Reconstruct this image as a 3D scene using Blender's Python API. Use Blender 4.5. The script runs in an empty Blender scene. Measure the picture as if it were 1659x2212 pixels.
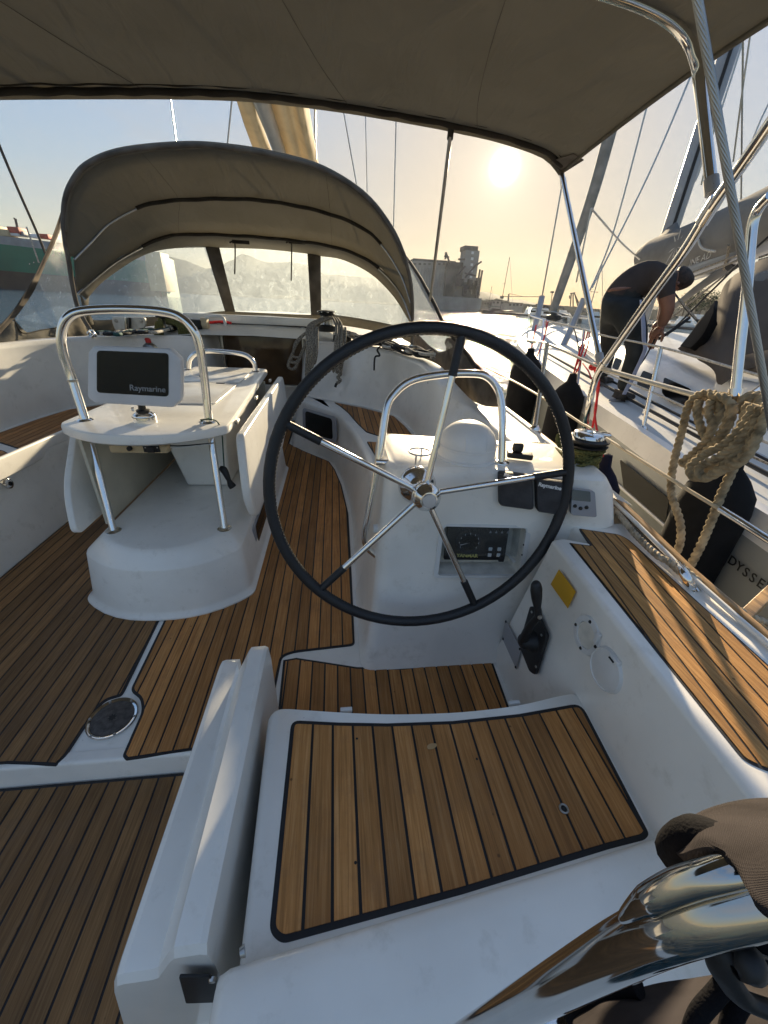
import bpy, bmesh, math, random
from mathutils import Vector, Matrix, Quaternion
random.seed(7)
R = math.radians
S = bpy.context.scene
COL = S.collection
# ------------------------------------------------------------------ camera
F0, CX, CY = 840.0, 829.5, 1106.0          # focal length and centre on a 1659 x 2212 plan of the view
HY, HS, VPX = 655.0, 0.055, 722.0
def _d(px, py): return Vector(((px-CX)/F0, -(py-CY)/F0, -1.0))
_a = _d(0, HY-HS*830); _b = _d(1659, HY+HS*829)
UP = _b.cross(_a).normalized()
if UP.y < 0: UP = -UP
FW = _d(VPX, HY+HS*(VPX-830)).normalized()
RT = FW.cross(UP)
RM = Matrix((RT, FW, UP))                   # camera space -> boat space (X starboard, Y forward, Z up)
def P(px, py, x=None, y=None, z=None, d=None):
    r = RM @ _d(px, py)
    if x is not None: return r*(x/r.x)
    if y is not None: return r*(y/r.y)
    if z is not None: return r*(z/r.z)
    return r*d
cam = bpy.data.cameras.new('camera'); camo = bpy.data.objects.new('camera', cam); COL.objects.link(camo)
cam.sensor_fit = 'VERTICAL'; cam.sensor_height = 36; cam.sensor_width = 27
cam.lens = F0/2212*36; cam.clip_start = .02; cam.clip_end = 9000
camo.matrix_world = RM.to_4x4(); S.camera = camo
# ------------------------------------------------------------------ sky, sun, exposure
SUN_EL, SUN_AZ = R(13.6), R(19.2)
SD = Vector((math.sin(SUN_AZ)*math.cos(SUN_EL), math.cos(SUN_AZ)*math.cos(SUN_EL), math.sin(SUN_EL)))
W = bpy.data.worlds.new('World'); S.world = W; W.use_nodes = True
nt = W.node_tree; nt.nodes.clear()
def N(t, **k):
    n = nt.nodes.new(t)
    for a, b in k.items(): setattr(n, a, b)
    return n
sky = N('ShaderNodeTexSky'); sky.sky_type = 'NISHITA'; sky.sun_disc = False
sky.sun_elevation = SUN_EL; sky.sun_rotation = SUN_AZ; sky.air_density = 1.0; sky.dust_density = .5; sky.ozone_density = 2.0
tc = N('ShaderNodeTexCoord')
dot = N('ShaderNodeVectorMath', operation='DOT_PRODUCT'); dot.inputs[1].default_value = SD
nt.links.new(tc.outputs['Generated'], dot.inputs[0])
cl = N('ShaderNodeMath', operation='MAXIMUM'); cl.inputs[1].default_value = 0.0
nt.links.new(dot.outputs['Value'], cl.inputs[0])
def glow(power, amp, col):
    pw = N('ShaderNodeMath', operation='POWER'); pw.inputs[1].default_value = power
    nt.links.new(cl.outputs[0], pw.inputs[0])
    em = N('ShaderNodeBackground'); em.inputs['Color'].default_value = (*col, 1)
    m = N('ShaderNodeMath', operation='MULTIPLY'); m.inputs[1].default_value = amp
    nt.links.new(pw.outputs[0], m.inputs[0]); nt.links.new(m.outputs[0], em.inputs['Strength'])
    return em
SKY_K = 1.7
bg = N('ShaderNodeBackground'); bg.inputs['Strength'].default_value = .275
# thin high cloud: soft variation of the sky
cn = N('ShaderNodeTexNoise'); cn.inputs['Scale'].default_value = 2.2; cn.inputs['Detail'].default_value = 5; cn.inputs['Distortion'].default_value = .6
cmap = N('ShaderNodeMapping'); cmap.inputs['Scale'].default_value = (1, 1, 3.5)
nt.links.new(tc.outputs['Generated'], cmap.inputs[0]); nt.links.new(cmap.outputs[0], cn.inputs['Vector'])
crp = N('ShaderNodeValToRGB'); crp.color_ramp.elements[0].position = .45; crp.color_ramp.elements[1].position = .8
crp.color_ramp.elements[0].color = (0, 0, 0, 1); crp.color_ramp.elements[1].color = (.28, .28, .28, 1)
nt.links.new(cn.outputs['Fac'], crp.inputs[0])
cm = N('ShaderNodeMix', data_type='RGBA'); cm.inputs['B'].default_value = (7.5, 6.8, 6.0, 1)
nt.links.new(crp.outputs['Color'], cm.inputs['Factor']); hsv = N('ShaderNodeHueSaturation'); hsv.inputs['Saturation'].default_value = 1.0; nt.links.new(sky.outputs[0], hsv.inputs['Color']); nt.links.new(hsv.outputs[0], cm.inputs['A'])
# warm dust band of a hazy evening, low all round the horizon
sx = N('ShaderNodeSeparateXYZ'); nt.links.new(tc.outputs['Generated'], sx.inputs[0])
ab = N('ShaderNodeMath', operation='ABSOLUTE'); nt.links.new(sx.outputs['Z'], ab.inputs[0])
mz = N('ShaderNodeMath', operation='MULTIPLY'); mz.inputs[1].default_value = -5.5; nt.links.new(ab.outputs[0], mz.inputs[0])
ex = N('ShaderNodeMath', operation='EXPONENT'); nt.links.new(mz.outputs[0], ex.inputs[0])
hz = N('ShaderNodeBackground'); hz.inputs['Color'].default_value = (1.0, .50, .22, 1)
hm = N('ShaderNodeMath', operation='MULTIPLY'); hm.inputs[1].default_value = .05; nt.links.new(ex.outputs[0], hm.inputs[0])
nt.links.new(hm.outputs[0], hz.inputs['Strength'])
# the haze evens the sky out: bright parts rolled off towards the dome's mean
lum = N('ShaderNodeRGBToBW'); nt.links.new(cm.outputs['Result'], lum.inputs[0])
lk = N('ShaderNodeMath', operation='MULTIPLY_ADD'); lk.inputs[1].default_value = SKY_K; lk.inputs[2].default_value = 1.0; nt.links.new(lum.outputs[0], lk.inputs[0])
inv = N('ShaderNodeMath', operation='DIVIDE'); inv.inputs[0].default_value = 1.0; nt.links.new(lk.outputs[0], inv.inputs[1])
vs_ = N('ShaderNodeVectorMath', operation='SCALE'); nt.links.new(cm.outputs['Result'], vs_.inputs[0]); nt.links.new(inv.outputs[0], vs_.inputs['Scale'])
nt.links.new(vs_.outputs[0], bg.inputs['Color'])
acc = bg
for e in (glow(5, .018, (1, .72, .42)), glow(45, .05, (1, .80, .55)), glow(350, .06, (1, .9, .7)), glow(2500, .15, (1, .93, .78)), glow(12000, 6, (1, .93, .78)), hz):
    ad = N('ShaderNodeAddShader'); nt.links.new(acc.outputs[0], ad.inputs[0]); nt.links.new(e.outputs[0], ad.inputs[1]); acc = ad
out = N('ShaderNodeOutputWorld'); nt.links.new(acc.outputs[0], out.inputs[0])
sl = bpy.data.lights.new('sun', 'SUN'); sl.energy = 4.2; sl.angle = R(.6); sl.color = (1, .80, .52)
so = bpy.data.objects.new('sun', sl); COL.objects.link(so); so.rotation_euler = SD.to_track_quat('Z', 'Y').to_euler()
S.view_settings.view_transform = 'Standard'; S.view_settings.look = 'None'; S.view_settings.gamma = 1
S.view_settings.exposure = 1.7; S.view_settings.use_curve_mapping = False
S.render.resolution_x = 768; S.render.resolution_y = 1024
S.cycles.max_bounces = 8; S.cycles.transparent_max_bounces = 12
S.cycles.sample_clamp_indirect = 4

# ------------------------------------------------------------------ materials
def new_mat(name):
    m = bpy.data.materials.new(name); m.use_nodes = True
    return m, m.node_tree, m.node_tree.nodes['Principled BSDF']
def mat(name, col, rough=.5, metal=0, var=.08, vscale=6, bump=0, bscale=60, coat=0, spec=None, stretch=None, trans=None, col2=None, emit=0, rvar=0):
    m, t, b = new_mat(name); L = t.links
    tcn = t.nodes.new('ShaderNodeTexCoord'); mp = t.nodes.new('ShaderNodeMapping')
    if stretch: mp.inputs['Scale'].default_value = stretch
    L.new(tcn.outputs['Object'], mp.inputs[0])
    b.inputs['Roughness'].default_value = rough; b.inputs['Metallic'].default_value = metal
    if coat: b.inputs['Coat Weight'].default_value = coat; b.inputs['Coat Roughness'].default_value = .06
    if spec is not None: b.inputs['Specular IOR Level'].default_value = spec
    nz = t.nodes.new('ShaderNodeTexNoise'); nz.inputs['Scale'].default_value = vscale; nz.inputs['Detail'].default_value = 6
    L.new(mp.outputs[0], nz.inputs['Vector'])
    mx = t.nodes.new('ShaderNodeMix'); mx.data_type = 'RGBA'
    c2 = col2 if col2 else tuple(c*(1-2.2*var) for c in col)
    mx.inputs['A'].default_value = (*c2, 1); mx.inputs['B'].default_value = (*[min(1, c*(1+.3*var)) for c in col], 1)
    cr = t.nodes.new('ShaderNodeMapRange'); cr.inputs[1].default_value = .32; cr.inputs[2].default_value = .6
    L.new(nz.outputs['Fac'], cr.inputs[0]); L.new(cr.outputs[0], mx.inputs['Factor']); L.new(mx.outputs['Result'], b.inputs['Base Color'])
    if rvar:
        rr = t.nodes.new('ShaderNodeMapRange'); rr.inputs[3].default_value = rough+rvar; rr.inputs[4].default_value = rough
        L.new(nz.outputs['Fac'], rr.inputs[0]); L.new(rr.outputs[0], b.inputs['Roughness'])
    if bump:
        n2 = t.nodes.new('ShaderNodeTexNoise'); n2.inputs['Scale'].default_value = bscale; n2.inputs['Detail'].default_value = 4
        L.new(mp.outputs[0], n2.inputs['Vector'])
        bp = t.nodes.new('ShaderNodeBump'); bp.inputs['Strength'].default_value = bump; bp.inputs['Distance'].default_value = .01
        L.new(n2.outputs['Fac'], bp.inputs['Height']); L.new(bp.outputs[0], b.inputs['Normal'])
    if emit: b.inputs['Emission Color'].default_value = (*col, 1); b.inputs['Emission Strength'].default_value = emit
    if trans:
        tr = t.nodes.new('ShaderNodeBsdfTranslucent'); tr.inputs['Color'].default_value = (*trans[1], 1)
        ms = t.nodes.new('ShaderNodeMixShader'); ms.inputs[0].default_value = trans[0]
        L.new(b.outputs[0], ms.inputs[1]); L.new(tr.outputs[0], ms.inputs[2])
        L.new(ms.outputs[0], t.nodes['Material Output'].inputs['Surface'])
    return m
GEL = mat('gelcoat', (.88, .85, .79), .30, var=.06, vscale=3, coat=.35, bump=.012, bscale=6, rvar=.12)
def grime(m):
    t = m.node_tree; b = t.nodes['Principled BSDF']; L = t.links; src = b.inputs['Base Color'].links[0].from_socket
    tcn = t.nodes.new('ShaderNodeTexCoord'); n = t.nodes.new('ShaderNodeTexNoise'); n.inputs['Scale'].default_value = 16; n.inputs['Detail'].default_value = 8; n.inputs['Roughness'].default_value = .7; L.new(tcn.outputs['Object'], n.inputs['Vector'])
    r = t.nodes.new('ShaderNodeMapRange'); r.inputs[1].default_value = .56; r.inputs[2].default_value = .74; r.inputs[3].default_value = 0; r.inputs[4].default_value = .38; L.new(n.outputs['Fac'], r.inputs[0])
    x = t.nodes.new('ShaderNodeMix'); x.data_type = 'RGBA'; x.inputs['B'].default_value = (.50, .46, .38, 1); L.new(r.outputs[0], x.inputs['Factor']); L.new(src, x.inputs['A'])
    v = t.nodes.new('ShaderNodeTexVoronoi'); v.inputs['Scale'].default_value = 34; L.new(tcn.outputs['Object'], v.inputs['Vector'])
    r2 = t.nodes.new('ShaderNodeMapRange'); r2.inputs[1].default_value = .035; r2.inputs[2].default_value = .075; r2.inputs[3].default_value = .55; r2.inputs[4].default_value = 0; L.new(v.outputs['Distance'], r2.inputs[0])
    n4 = t.nodes.new('ShaderNodeTexNoise'); n4.inputs['Scale'].default_value = 9; L.new(tcn.outputs['Object'], n4.inputs['Vector'])
    g = t.nodes.new('ShaderNodeMath'); g.operation = 'GREATER_THAN'; g.inputs[1].default_value = .62; L.new(n4.outputs['Fac'], g.inputs[0])
    mm = t.nodes.new('ShaderNodeMath'); mm.operation = 'MULTIPLY'; L.new(r2.outputs[0], mm.inputs[0]); L.new(g.outputs[0], mm.inputs[1])
    y = t.nodes.new('ShaderNodeMix'); y.data_type = 'RGBA'; y.inputs['B'].default_value = (.33, .30, .26, 1); L.new(mm.outputs[0], y.inputs['Factor']); L.new(x.outputs['Result'], y.inputs['A'])
    L.new(y.outputs['Result'], b.inputs['Base Color'])
grime(GEL)
GELN = mat('nonskid_gelcoat', (.66, .64, .58), .6, var=.05, vscale=4, bump=.25, bscale=420)
GELC = mat('cream_gelcoat', (.66, .60, .47), .4, var=.07, vscale=5)
PLW = mat('white_plastic', (.70, .70, .69), .38, var=.05, vscale=9)
PLG = mat('grey_plastic', (.33, .34, .37), .42, var=.06)
PLL = mat('light_grey_plastic', (.78, .78, .80), .4, var=.05)
BLK = mat('black_plastic', (.012, .012, .013), .55, var=.1, bump=.05, bscale=200)
BLR = mat('black_leather', (.016, .017, .02), .5, var=.15, bump=.22, bscale=260)
BLF = mat('black_fender_cloth', (.012, .012, .013), .9, var=.2, bump=.15, bscale=500, spec=.2)
NAVY = mat('navy_fender_cloth', (.008, .009, .028), .85, var=.2, bump=.15, bscale=500, spec=.25)
CAULK = mat('black_caulk', (.014, .014, .017), .6, var=.1)
STEEL = mat('polished_steel', (.80, .79, .77), .09, 1, var=.04, rvar=.05, vscale=14)
STEELD = mat('brushed_steel', (.45, .44, .42), .3, 1, var=.08, vscale=20)
CANV = mat('taupe_canvas', (.235, .22, .19), .9, var=.07, vscale=3, bump=.12, bscale=900, spec=.1, trans=(.40, (.31, .29, .24)))
def wrinkle(m, sc=4.5, d=.035, st=.5):
    t = m.node_tree; b = t.nodes['Principled BSDF']; L = t.links; tcn = t.nodes.new('ShaderNodeTexCoord')
    mp = t.nodes.new('ShaderNodeMapping'); mp.inputs['Scale'].default_value = (1.6, .55, 1.2); mp.inputs['Rotation'].default_value = (0, 0, .5); L.new(tcn.outputs['Object'], mp.inputs[0])
    n = t.nodes.new('ShaderNodeTexNoise'); n.inputs['Scale'].default_value = sc; n.inputs['Detail'].default_value = 3; n.inputs['Distortion'].default_value = 1.2; L.new(mp.outputs[0], n.inputs['Vector'])
    p = t.nodes.new('ShaderNodeBump'); p.inputs['Strength'].default_value = st; p.inputs['Distance'].default_value = d; L.new(n.outputs['Fac'], p.inputs['Height'])
    old = b.inputs['Normal'].links[0].from_node; L.new(p.outputs[0], old.inputs['Normal'])
    for nn in t.nodes:
        if nn.type == 'BSDF_TRANSLUCENT': L.new(p.outputs[0], nn.inputs['Normal'])
wrinkle(CANV)
CANVD = mat('dark_canvas_trim', (.045, .038, .03), .85, var=.15, vscale=8, bump=.15, bscale=500, spec=.15)
CANVB = mat('brown_canvas', (.15, .13, .11), .9, var=.2, vscale=7, bump=.2, bscale=700, spec=.1)
SAIL = mat('cream_sailcloth', (.62, .54, .38), .85, var=.12, vscale=3, trans=(.3, (.75, .6, .36)))
GREYC = mat('grey_boom_cover', (.20, .195, .185), .85, var=.12, vscale=3, bump=.1, bscale=500, spec=.1)
ALU = mat('grey_aluminium', (.33, .335, .35), .35, .6, var=.06)
ROPE = mat('tan_rope', (.42, .33, .205), .85, var=.25, vscale=40, bump=.3, bscale=400, spec=.15)
ROPEB = mat('grey_beige_rope', (.34, .30, .24), .85, var=.4, vscale=120, bump=.3, bscale=400, spec=.15)
ROPEG = mat('olive_rope', (.17, .16, .055), .85, col2=(.03, .035, .015), vscale=160, bump=.3, bscale=400, spec=.15)
ROPEW = mat('white_rope', (.55, .52, .46), .8, var=.2, vscale=90, bump=.2, bscale=300, spec=.15)
ROPEK = mat('black_cord', (.02, .02, .02), .8, var=.2)
RED = mat('red_cord', (.62, .015, .02), .6, var=.15, vscale=60)
GRN = mat('green_cord', (.01, .05, .03), .7, var=.15)
YEL = mat('yellow_print', (.62, .33, .01), .45, var=.03)
YELC = mat('yellow_can_paint', (.75, .50, .02), .4, var=.05)
REDP = mat('red_plastic', (.6, .02, .015), .4, var=.05)
SILV = mat('silver_panel', (.42, .42, .44), .4, .5, var=.06)
WHT = mat('white_print', (.75, .75, .74), .5, var=.02)
GOLD = mat('yellow_letters', (.55, .50, .16), .5, var=.03)
SCR = mat('dark_screen', (.007, .010, .011), .09, var=.1, spec=.5)
LCD = mat('grey_lcd', (.10, .13, .14), .15, var=.05)
DARKW = mat('smoked_window', (.008, .008, .008), .10, var=.1, spec=.22)
WOODR = mat('varnished_rail', (.44, .27, .12), .4, var=.25, vscale=12, stretch=(6, .6, 6), bump=.1, bscale=40)
DIRT = mat('grubby_white', (.68, .65, .58), .5, var=.10, vscale=25)
COMPW = mat('smoked_acrylic', (.115, .070, .038), .10, var=.3, vscale=3, spec=.5)
def teak_mat(name, ca, cb):
    m, t, b = new_mat(name); L = t.links
    tcn = t.nodes.new('ShaderNodeTexCoord'); oi = t.nodes.new('ShaderNodeObjectInfo')
    cmb = t.nodes.new('ShaderNodeVectorMath'); cmb.operation = 'SCALE'; cmb.inputs[0].default_value = (13, 7, 3)
    L.new(oi.outputs['Random'], cmb.inputs['Scale'])
    ad = t.nodes.new('ShaderNodeVectorMath'); L.new(tcn.outputs['Object'], ad.inputs[0]); L.new(cmb.outputs[0], ad.inputs[1])
    mp = t.nodes.new('ShaderNodeMapping'); mp.inputs['Scale'].default_value = (170, 5, 60); L.new(ad.outputs[0], mp.inputs[0])
    n = t.nodes.new('ShaderNodeTexNoise'); n.inputs['Scale'].default_value = 1; n.inputs['Detail'].default_value = 7; n.inputs['Roughness'].default_value = .62; n.inputs['Distortion'].default_value = .9
    L.new(mp.outputs[0], n.inputs['Vector'])
    cr = t.nodes.new('ShaderNodeValToRGB'); e = cr.color_ramp.elements
    e[0].position = .25; e[0].color = (*[c*.55 for c in ca], 1); e[1].position = .72; e[1].color = (*cb, 1)
    q = cr.color_ramp.elements.new(.5); q.color = (*ca, 1)
    L.new(n.outputs['Fac'], cr.inputs[0])
    # weathering in broad patches, plus a tone for each plank
    n2 = t.nodes.new('ShaderNodeTexNoise'); n2.inputs['Scale'].default_value = 3.5; n2.inputs['Detail'].default_value = 4; L.new(ad.outputs[0], n2.inputs['Vector'])
    mr = t.nodes.new('ShaderNodeMapRange'); mr.inputs[3].default_value = .50; mr.inputs[4].default_value = 1.40; L.new(n2.outputs['Fac'], mr.inputs[0])
    m2 = t.nodes.new('ShaderNodeMapRange'); m2.inputs[3].default_value = .68; m2.inputs[4].default_value = 1.25; L.new(oi.outputs['Random'], m2.inputs[0])
    ml = t.nodes.new('ShaderNodeMath'); ml.operation = 'MULTIPLY'; L.new(mr.outputs[0], ml.inputs[0]); L.new(m2.outputs[0], ml.inputs[1])
    vm = t.nodes.new('ShaderNodeVectorMath'); vm.operation = 'SCALE'; L.new(cr.outputs[0], vm.inputs[0]); L.new(ml.outputs[0], vm.inputs['Scale'])
    L.new(vm.outputs[0], b.inputs['Base Color'])
    # pores
    mp3 = t.nodes.new('ShaderNodeMapping'); mp3.inputs['Scale'].default_value = (500, 40, 60); L.new(ad.outputs[0], mp3.inputs[0])
    n3 = t.nodes.new('ShaderNodeTexNoise'); n3.inputs['Scale'].default_value = 1; n3.inputs['Detail'].default_value = 2; L.new(mp3.outputs[0], n3.inputs['Vector'])
    sm = t.nodes.new('ShaderNodeMath'); L.new(n.outputs['Fac'], sm.inputs[0]); L.new(n3.outputs['Fac'], sm.inputs[1])
    bp = t.nodes.new('ShaderNodeBump'); bp.inputs['Strength'].default_value = .35; bp.inputs['Distance'].default_value = .002
    L.new(sm.outputs[0], bp.inputs['Height']); L.new(bp.outputs[0], b.inputs['Normal'])
    v = t.nodes.new('ShaderNodeTexVoronoi'); v.inputs['Scale'].default_value = 26; L.new(ad.outputs[0], v.inputs['Vector'])
    r2 = t.nodes.new('ShaderNodeMapRange'); r2.inputs[1].default_value = .05; r2.inputs[2].default_value = .10; r2.inputs[3].default_value = .7; r2.inputs[4].default_value = 0; L.new(v.outputs['Distance'], r2.inputs[0])
    n4 = t.nodes.new('ShaderNodeTexNoise'); n4.inputs['Scale'].default_value = 6; L.new(ad.outputs[0], n4.inputs['Vector'])
    g = t.nodes.new('ShaderNodeMath'); g.operation = 'GREATER_THAN'; g.inputs[1].default_value = .60; L.new(n4.outputs['Fac'], g.inputs[0])
    mm = t.nodes.new('ShaderNodeMath'); mm.operation = 'MULTIPLY'; L.new(r2.outputs[0], mm.inputs[0]); L.new(g.outputs[0], mm.inputs[1])
    y = t.nodes.new('ShaderNodeMix'); y.data_type = 'RGBA'; y.inputs['B'].default_value = (.06, .03, .012, 1); L.new(mm.outputs[0], y.inputs['Factor']); L.new(vm.outputs[0], y.inputs['A'])
    n5 = t.nodes.new('ShaderNodeTexNoise'); n5.inputs['Scale'].default_value = 11; n5.inputs['Detail'].default_value = 7; n5.inputs['Roughness'].default_value = .75; L.new(tcn.outputs['Object'], n5.inputs['Vector'])
    r5 = t.nodes.new('ShaderNodeMapRange'); r5.inputs[1].default_value = .5; r5.inputs[2].default_value = .75; r5.inputs[3].default_value = 0; r5.inputs[4].default_value = .55; L.new(n5.outputs['Fac'], r5.inputs[0])
    z = t.nodes.new('ShaderNodeMix'); z.data_type = 'RGBA'; z.inputs['B'].default_value = (*[c*.5+.03 for c in ca], 1); L.new(r5.outputs[0], z.inputs['Factor']); L.new(y.outputs['Result'], z.inputs['A']); L.new(z.outputs['Result'], b.inputs['Base Color'])
    b.inputs['Roughness'].default_value = .62; b.inputs['Specular IOR Level'].default_value = .35
    return m
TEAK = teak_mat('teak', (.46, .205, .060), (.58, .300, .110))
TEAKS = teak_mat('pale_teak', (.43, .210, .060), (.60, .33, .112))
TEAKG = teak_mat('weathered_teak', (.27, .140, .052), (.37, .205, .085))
def vinyl(name, haze, col):
    m = bpy.data.materials.new(name); m.use_nodes = True; t = m.node_tree; t.nodes.clear(); L = t.links
    tcn = t.nodes.new('ShaderNodeTexCoord'); n = t.nodes.new('ShaderNodeTexNoise'); n.inputs['Scale'].default_value = 9; n.inputs['Detail'].default_value = 12; n.inputs['Distortion'].default_value = 2.2; n.inputs['Roughness'].default_value = .8
    L.new(tcn.outputs['Object'], n.inputs['Vector'])
    mr = t.nodes.new('ShaderNodeMapRange'); mr.inputs[1].default_value = .3; mr.inputs[2].default_value = .72; mr.inputs[3].default_value = haze[0]; mr.inputs[4].default_value = haze[1]
    L.new(n.outputs['Fac'], mr.inputs[0])
    tr = t.nodes.new('ShaderNodeBsdfTransparent'); tr.inputs[0].default_value = (.90, .93, .95, 1)
    tl = t.nodes.new('ShaderNodeBsdfTranslucent'); tl.inputs[0].default_value = (*col, 1)
    df = t.nodes.new('ShaderNodeBsdfDiffuse'); df.inputs[0].default_value = (*col, 1)
    a = t.nodes.new('ShaderNodeMixShader'); a.inputs[0].default_value = .2; L.new(tl.outputs[0], a.inputs[1]); L.new(df.outputs[0], a.inputs[2])
    b = t.nodes.new('ShaderNodeMixShader'); L.new(mr.outputs[0], b.inputs[0]); L.new(tr.outputs[0], b.inputs[1]); L.new(a.outputs[0], b.inputs[2])
    gl = t.nodes.new('ShaderNodeBsdfGlossy'); gl.inputs['Roughness'].default_value = .12
    bp = t.nodes.new('ShaderNodeBump'); bp.inputs['Strength'].default_value = .35; bp.inputs['Distance'].default_value = .02; L.new(n.outputs['Fac'], bp.inputs['Height']); L.new(bp.outputs[0], gl.inputs['Normal'])
    lw = t.nodes.new('ShaderNodeLayerWeight'); p5 = t.nodes.new('ShaderNodeMath'); p5.operation = 'POWER'; p5.inputs[1].default_value = 5; L.new(lw.outputs['Facing'], p5.inputs[0]); fr = t.nodes.new('ShaderNodeMath'); fr.operation = 'MULTIPLY_ADD'; fr.inputs[1].default_value = .85; fr.inputs[2].default_value = .035; L.new(p5.outputs[0], fr.inputs[0])
    c = t.nodes.new('ShaderNodeMixShader'); L.new(fr.outputs[0], c.inputs[0]); L.new(b.outputs[0], c.inputs[1]); L.new(gl.outputs[0], c.inputs[2])
    o = t.nodes.new('ShaderNodeOutputMaterial'); L.new(c.outputs[0], o.inputs[0]); return m
VINYL = vinyl('hazy_clear_vinyl', (.10, .34), (.78, .90, .98))
GLASS = vinyl('clear_acrylic', (.0, .03), (.8, .8, .8))

# ------------------------------------------------------------------ geometry helpers
def V(p): return Vector(p)
def link(name, me, m=None, parent=None):
    o = bpy.data.objects.new(name, me); COL.objects.link(o)
    if m is not None and me is not None and len(me.materials) == 0: me.materials.append(m)
    if parent: o.parent = parent
    return o
def mesh(name, vs, fs, m, parent=None, smooth=True, solid=0, bevel=0, seg=3, sub=0, off=0, ang=35, merge=0):
    me = bpy.data.meshes.new(name); bm = bmesh.new()
    bv = [bm.verts.new(v) for v in vs]
    for f in fs:
        try: bm.faces.new([bv[i] for i in f])
        except Exception: pass
    if merge: bmesh.ops.remove_doubles(bm, verts=bm.verts, dist=merge)
    bmesh.ops.recalc_face_normals(bm, faces=bm.faces)
    if bevel:
        es = [e for e in bm.edges if len(e.link_faces) == 2 and e.calc_face_angle(0) > R(25)]
        bmesh.ops.bevel(bm, geom=es, offset=bevel, segments=seg, profile=.5, affect='EDGES', clamp_overlap=True)
    for f in bm.faces: f.smooth = smooth
    bm.to_mesh(me); bm.free()
    if smooth: me.set_sharp_from_angle(angle=R(ang))
    o = link(name, me, m, parent)
    if solid:
        md = o.modifiers.new('solidify', 'SOLIDIFY'); md.thickness = solid; md.offset = off
    if sub:
        md = o.modifiers.new('subsurf', 'SUBSURF'); md.levels = md.render_levels = sub
    return o
def prism(name, poly, vec, m, parent=None, bevel=0, seg=3, smooth=True):
    n = len(poly); vec = V(vec); vs = [V(p) for p in poly]+[V(p)+vec for p in poly]
    fs = [list(range(n)), list(range(2*n-1, n-1, -1))]+[[i, (i+1) % n, n+(i+1) % n, n+i] for i in range(n)]
    return mesh(name, vs, fs, m, parent, smooth, bevel=bevel, seg=seg)
def loftp(name, a, b, m, parent=None, bevel=0, seg=3):
    n = len(a); vs = [V(p) for p in a]+[V(p) for p in b]
    fs = [list(range(n)), list(range(2*n-1, n-1, -1))]+[[i, (i+1) % n, n+(i+1) % n, n+i] for i in range(n)]
    return mesh(name, vs, fs, m, parent, bevel=bevel, seg=seg)
def box(name, c, s, m, parent=None, bevel=0, rot=None, seg=3):
    hx, hy, hz = s[0]/2, s[1]/2, s[2]/2; M = rot if rot else Matrix.Identity(3)
    vs = [V(c)+M@V((x, y, z)) for x, y, z in ((-hx,-hy,-hz),(hx,-hy,-hz),(hx,hy,-hz),(-hx,hy,-hz),(-hx,-hy,hz),(hx,-hy,hz),(hx,hy,hz),(-hx,hy,hz))]
    return mesh(name, vs, [(0,1,2,3),(4,5,6,7),(0,1,5,4),(1,2,6,5),(2,3,7,6),(3,0,4,7)], m, parent, bevel=bevel, seg=seg)
def cr(pts, n=8, closed=False):
    pts = [V(p) for p in pts]; L = len(pts)
    if L < 3 and not closed:
        return [pts[0].lerp(pts[-1], i/n) for i in range(n+1)]
    o = []
    for i in range(L if closed else L-1):
        if closed: a, b, c, d = (pts[(i+k-1) % L] for k in range(4))
        else: a, b, c, d = pts[max(i-1, 0)], pts[i], pts[i+1], pts[min(i+2, L-1)]
        for k in range(n):
            t = k/n; o.append(.5*((2*b)+(c-a)*t+(2*a-5*b+4*c-d)*t*t+(3*b-a-3*c+d)*t**3))
    if not closed: o.append(pts[-1])
    return o
def resample(pts, n):
    pts = [V(p) for p in pts]; d = [0]
    for i in range(1, len(pts)): d.append(d[-1]+(pts[i]-pts[i-1]).length)
    o = []; j = 0
    for k in range(n):
        t = d[-1]*k/(n-1)
        while j < len(pts)-2 and d[j+1] < t: j += 1
        u = (t-d[j])/max(d[j+1]-d[j], 1e-9); o.append(pts[j].lerp(pts[j+1], min(max(u, 0), 1)))
    return o
def sweep(pts, r, res=12, closed=False, lobes=0, twist=0, amp=.2, radii=None, flat=1):
    n = len(pts); vs = []; fs = []; nrm = None; s = 0
    for i, p in enumerate(pts):
        if closed: t = (pts[(i+1) % n]-pts[i-1])
        else: t = pts[min(i+1, n-1)]-pts[max(i-1, 0)]
        t = t.normalized() if t.length > 1e-9 else V((0, 0, 1))
        if nrm is None:
            nrm = t.cross(V((0, 0, 1)));  nrm = nrm.normalized() if nrm.length > 1e-3 else V((1, 0, 0))
        else:
            nrm = nrm-t*nrm.dot(t); nrm = nrm.normalized() if nrm.length > 1e-6 else V((1, 0, 0))
        b = t.cross(nrm)
        if i: s += (pts[i]-pts[i-1]).length
        rr = (radii[i] if radii else r)
        for k in range(res):
            a = 2*math.pi*k/res; q = rr*((1-amp*1.6+amp*2.2*abs(math.cos(lobes*(a-twist*s)/2))) if lobes else 1)
            vs.append(p+(nrm*math.cos(a)+b*math.sin(a)*flat)*q)
    m = n if closed else n-1
    for i in range(m):
        for k in range(res):
            j = (i+1) % n
            fs.append((i*res+k, i*res+(k+1) % res, j*res+(k+1) % res, j*res+k))
    if not closed: fs += [tuple(range(res)), tuple(range((n-1)*res+res-1, (n-1)*res-1, -1))]
    return vs, fs
def tube(name, pts, r, m, parent=None, n=6, res=12, closed=False, straight=False, radii=None, flat=1):
    p = [V(q) for q in pts] if straight else cr(pts, n, closed)
    if radii:
        k = len(radii); rr = []
        for i in range(len(p)):
            t = i/(len(p)-1)*(k-1); j = min(int(t), k-2); rr.append(radii[j]+(radii[j+1]-radii[j])*(t-j))
        radii = rr
    vs, fs = sweep(p, r, res, closed, radii=radii, flat=flat)
    return mesh(name, vs, fs, m, parent, ang=50)
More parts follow.
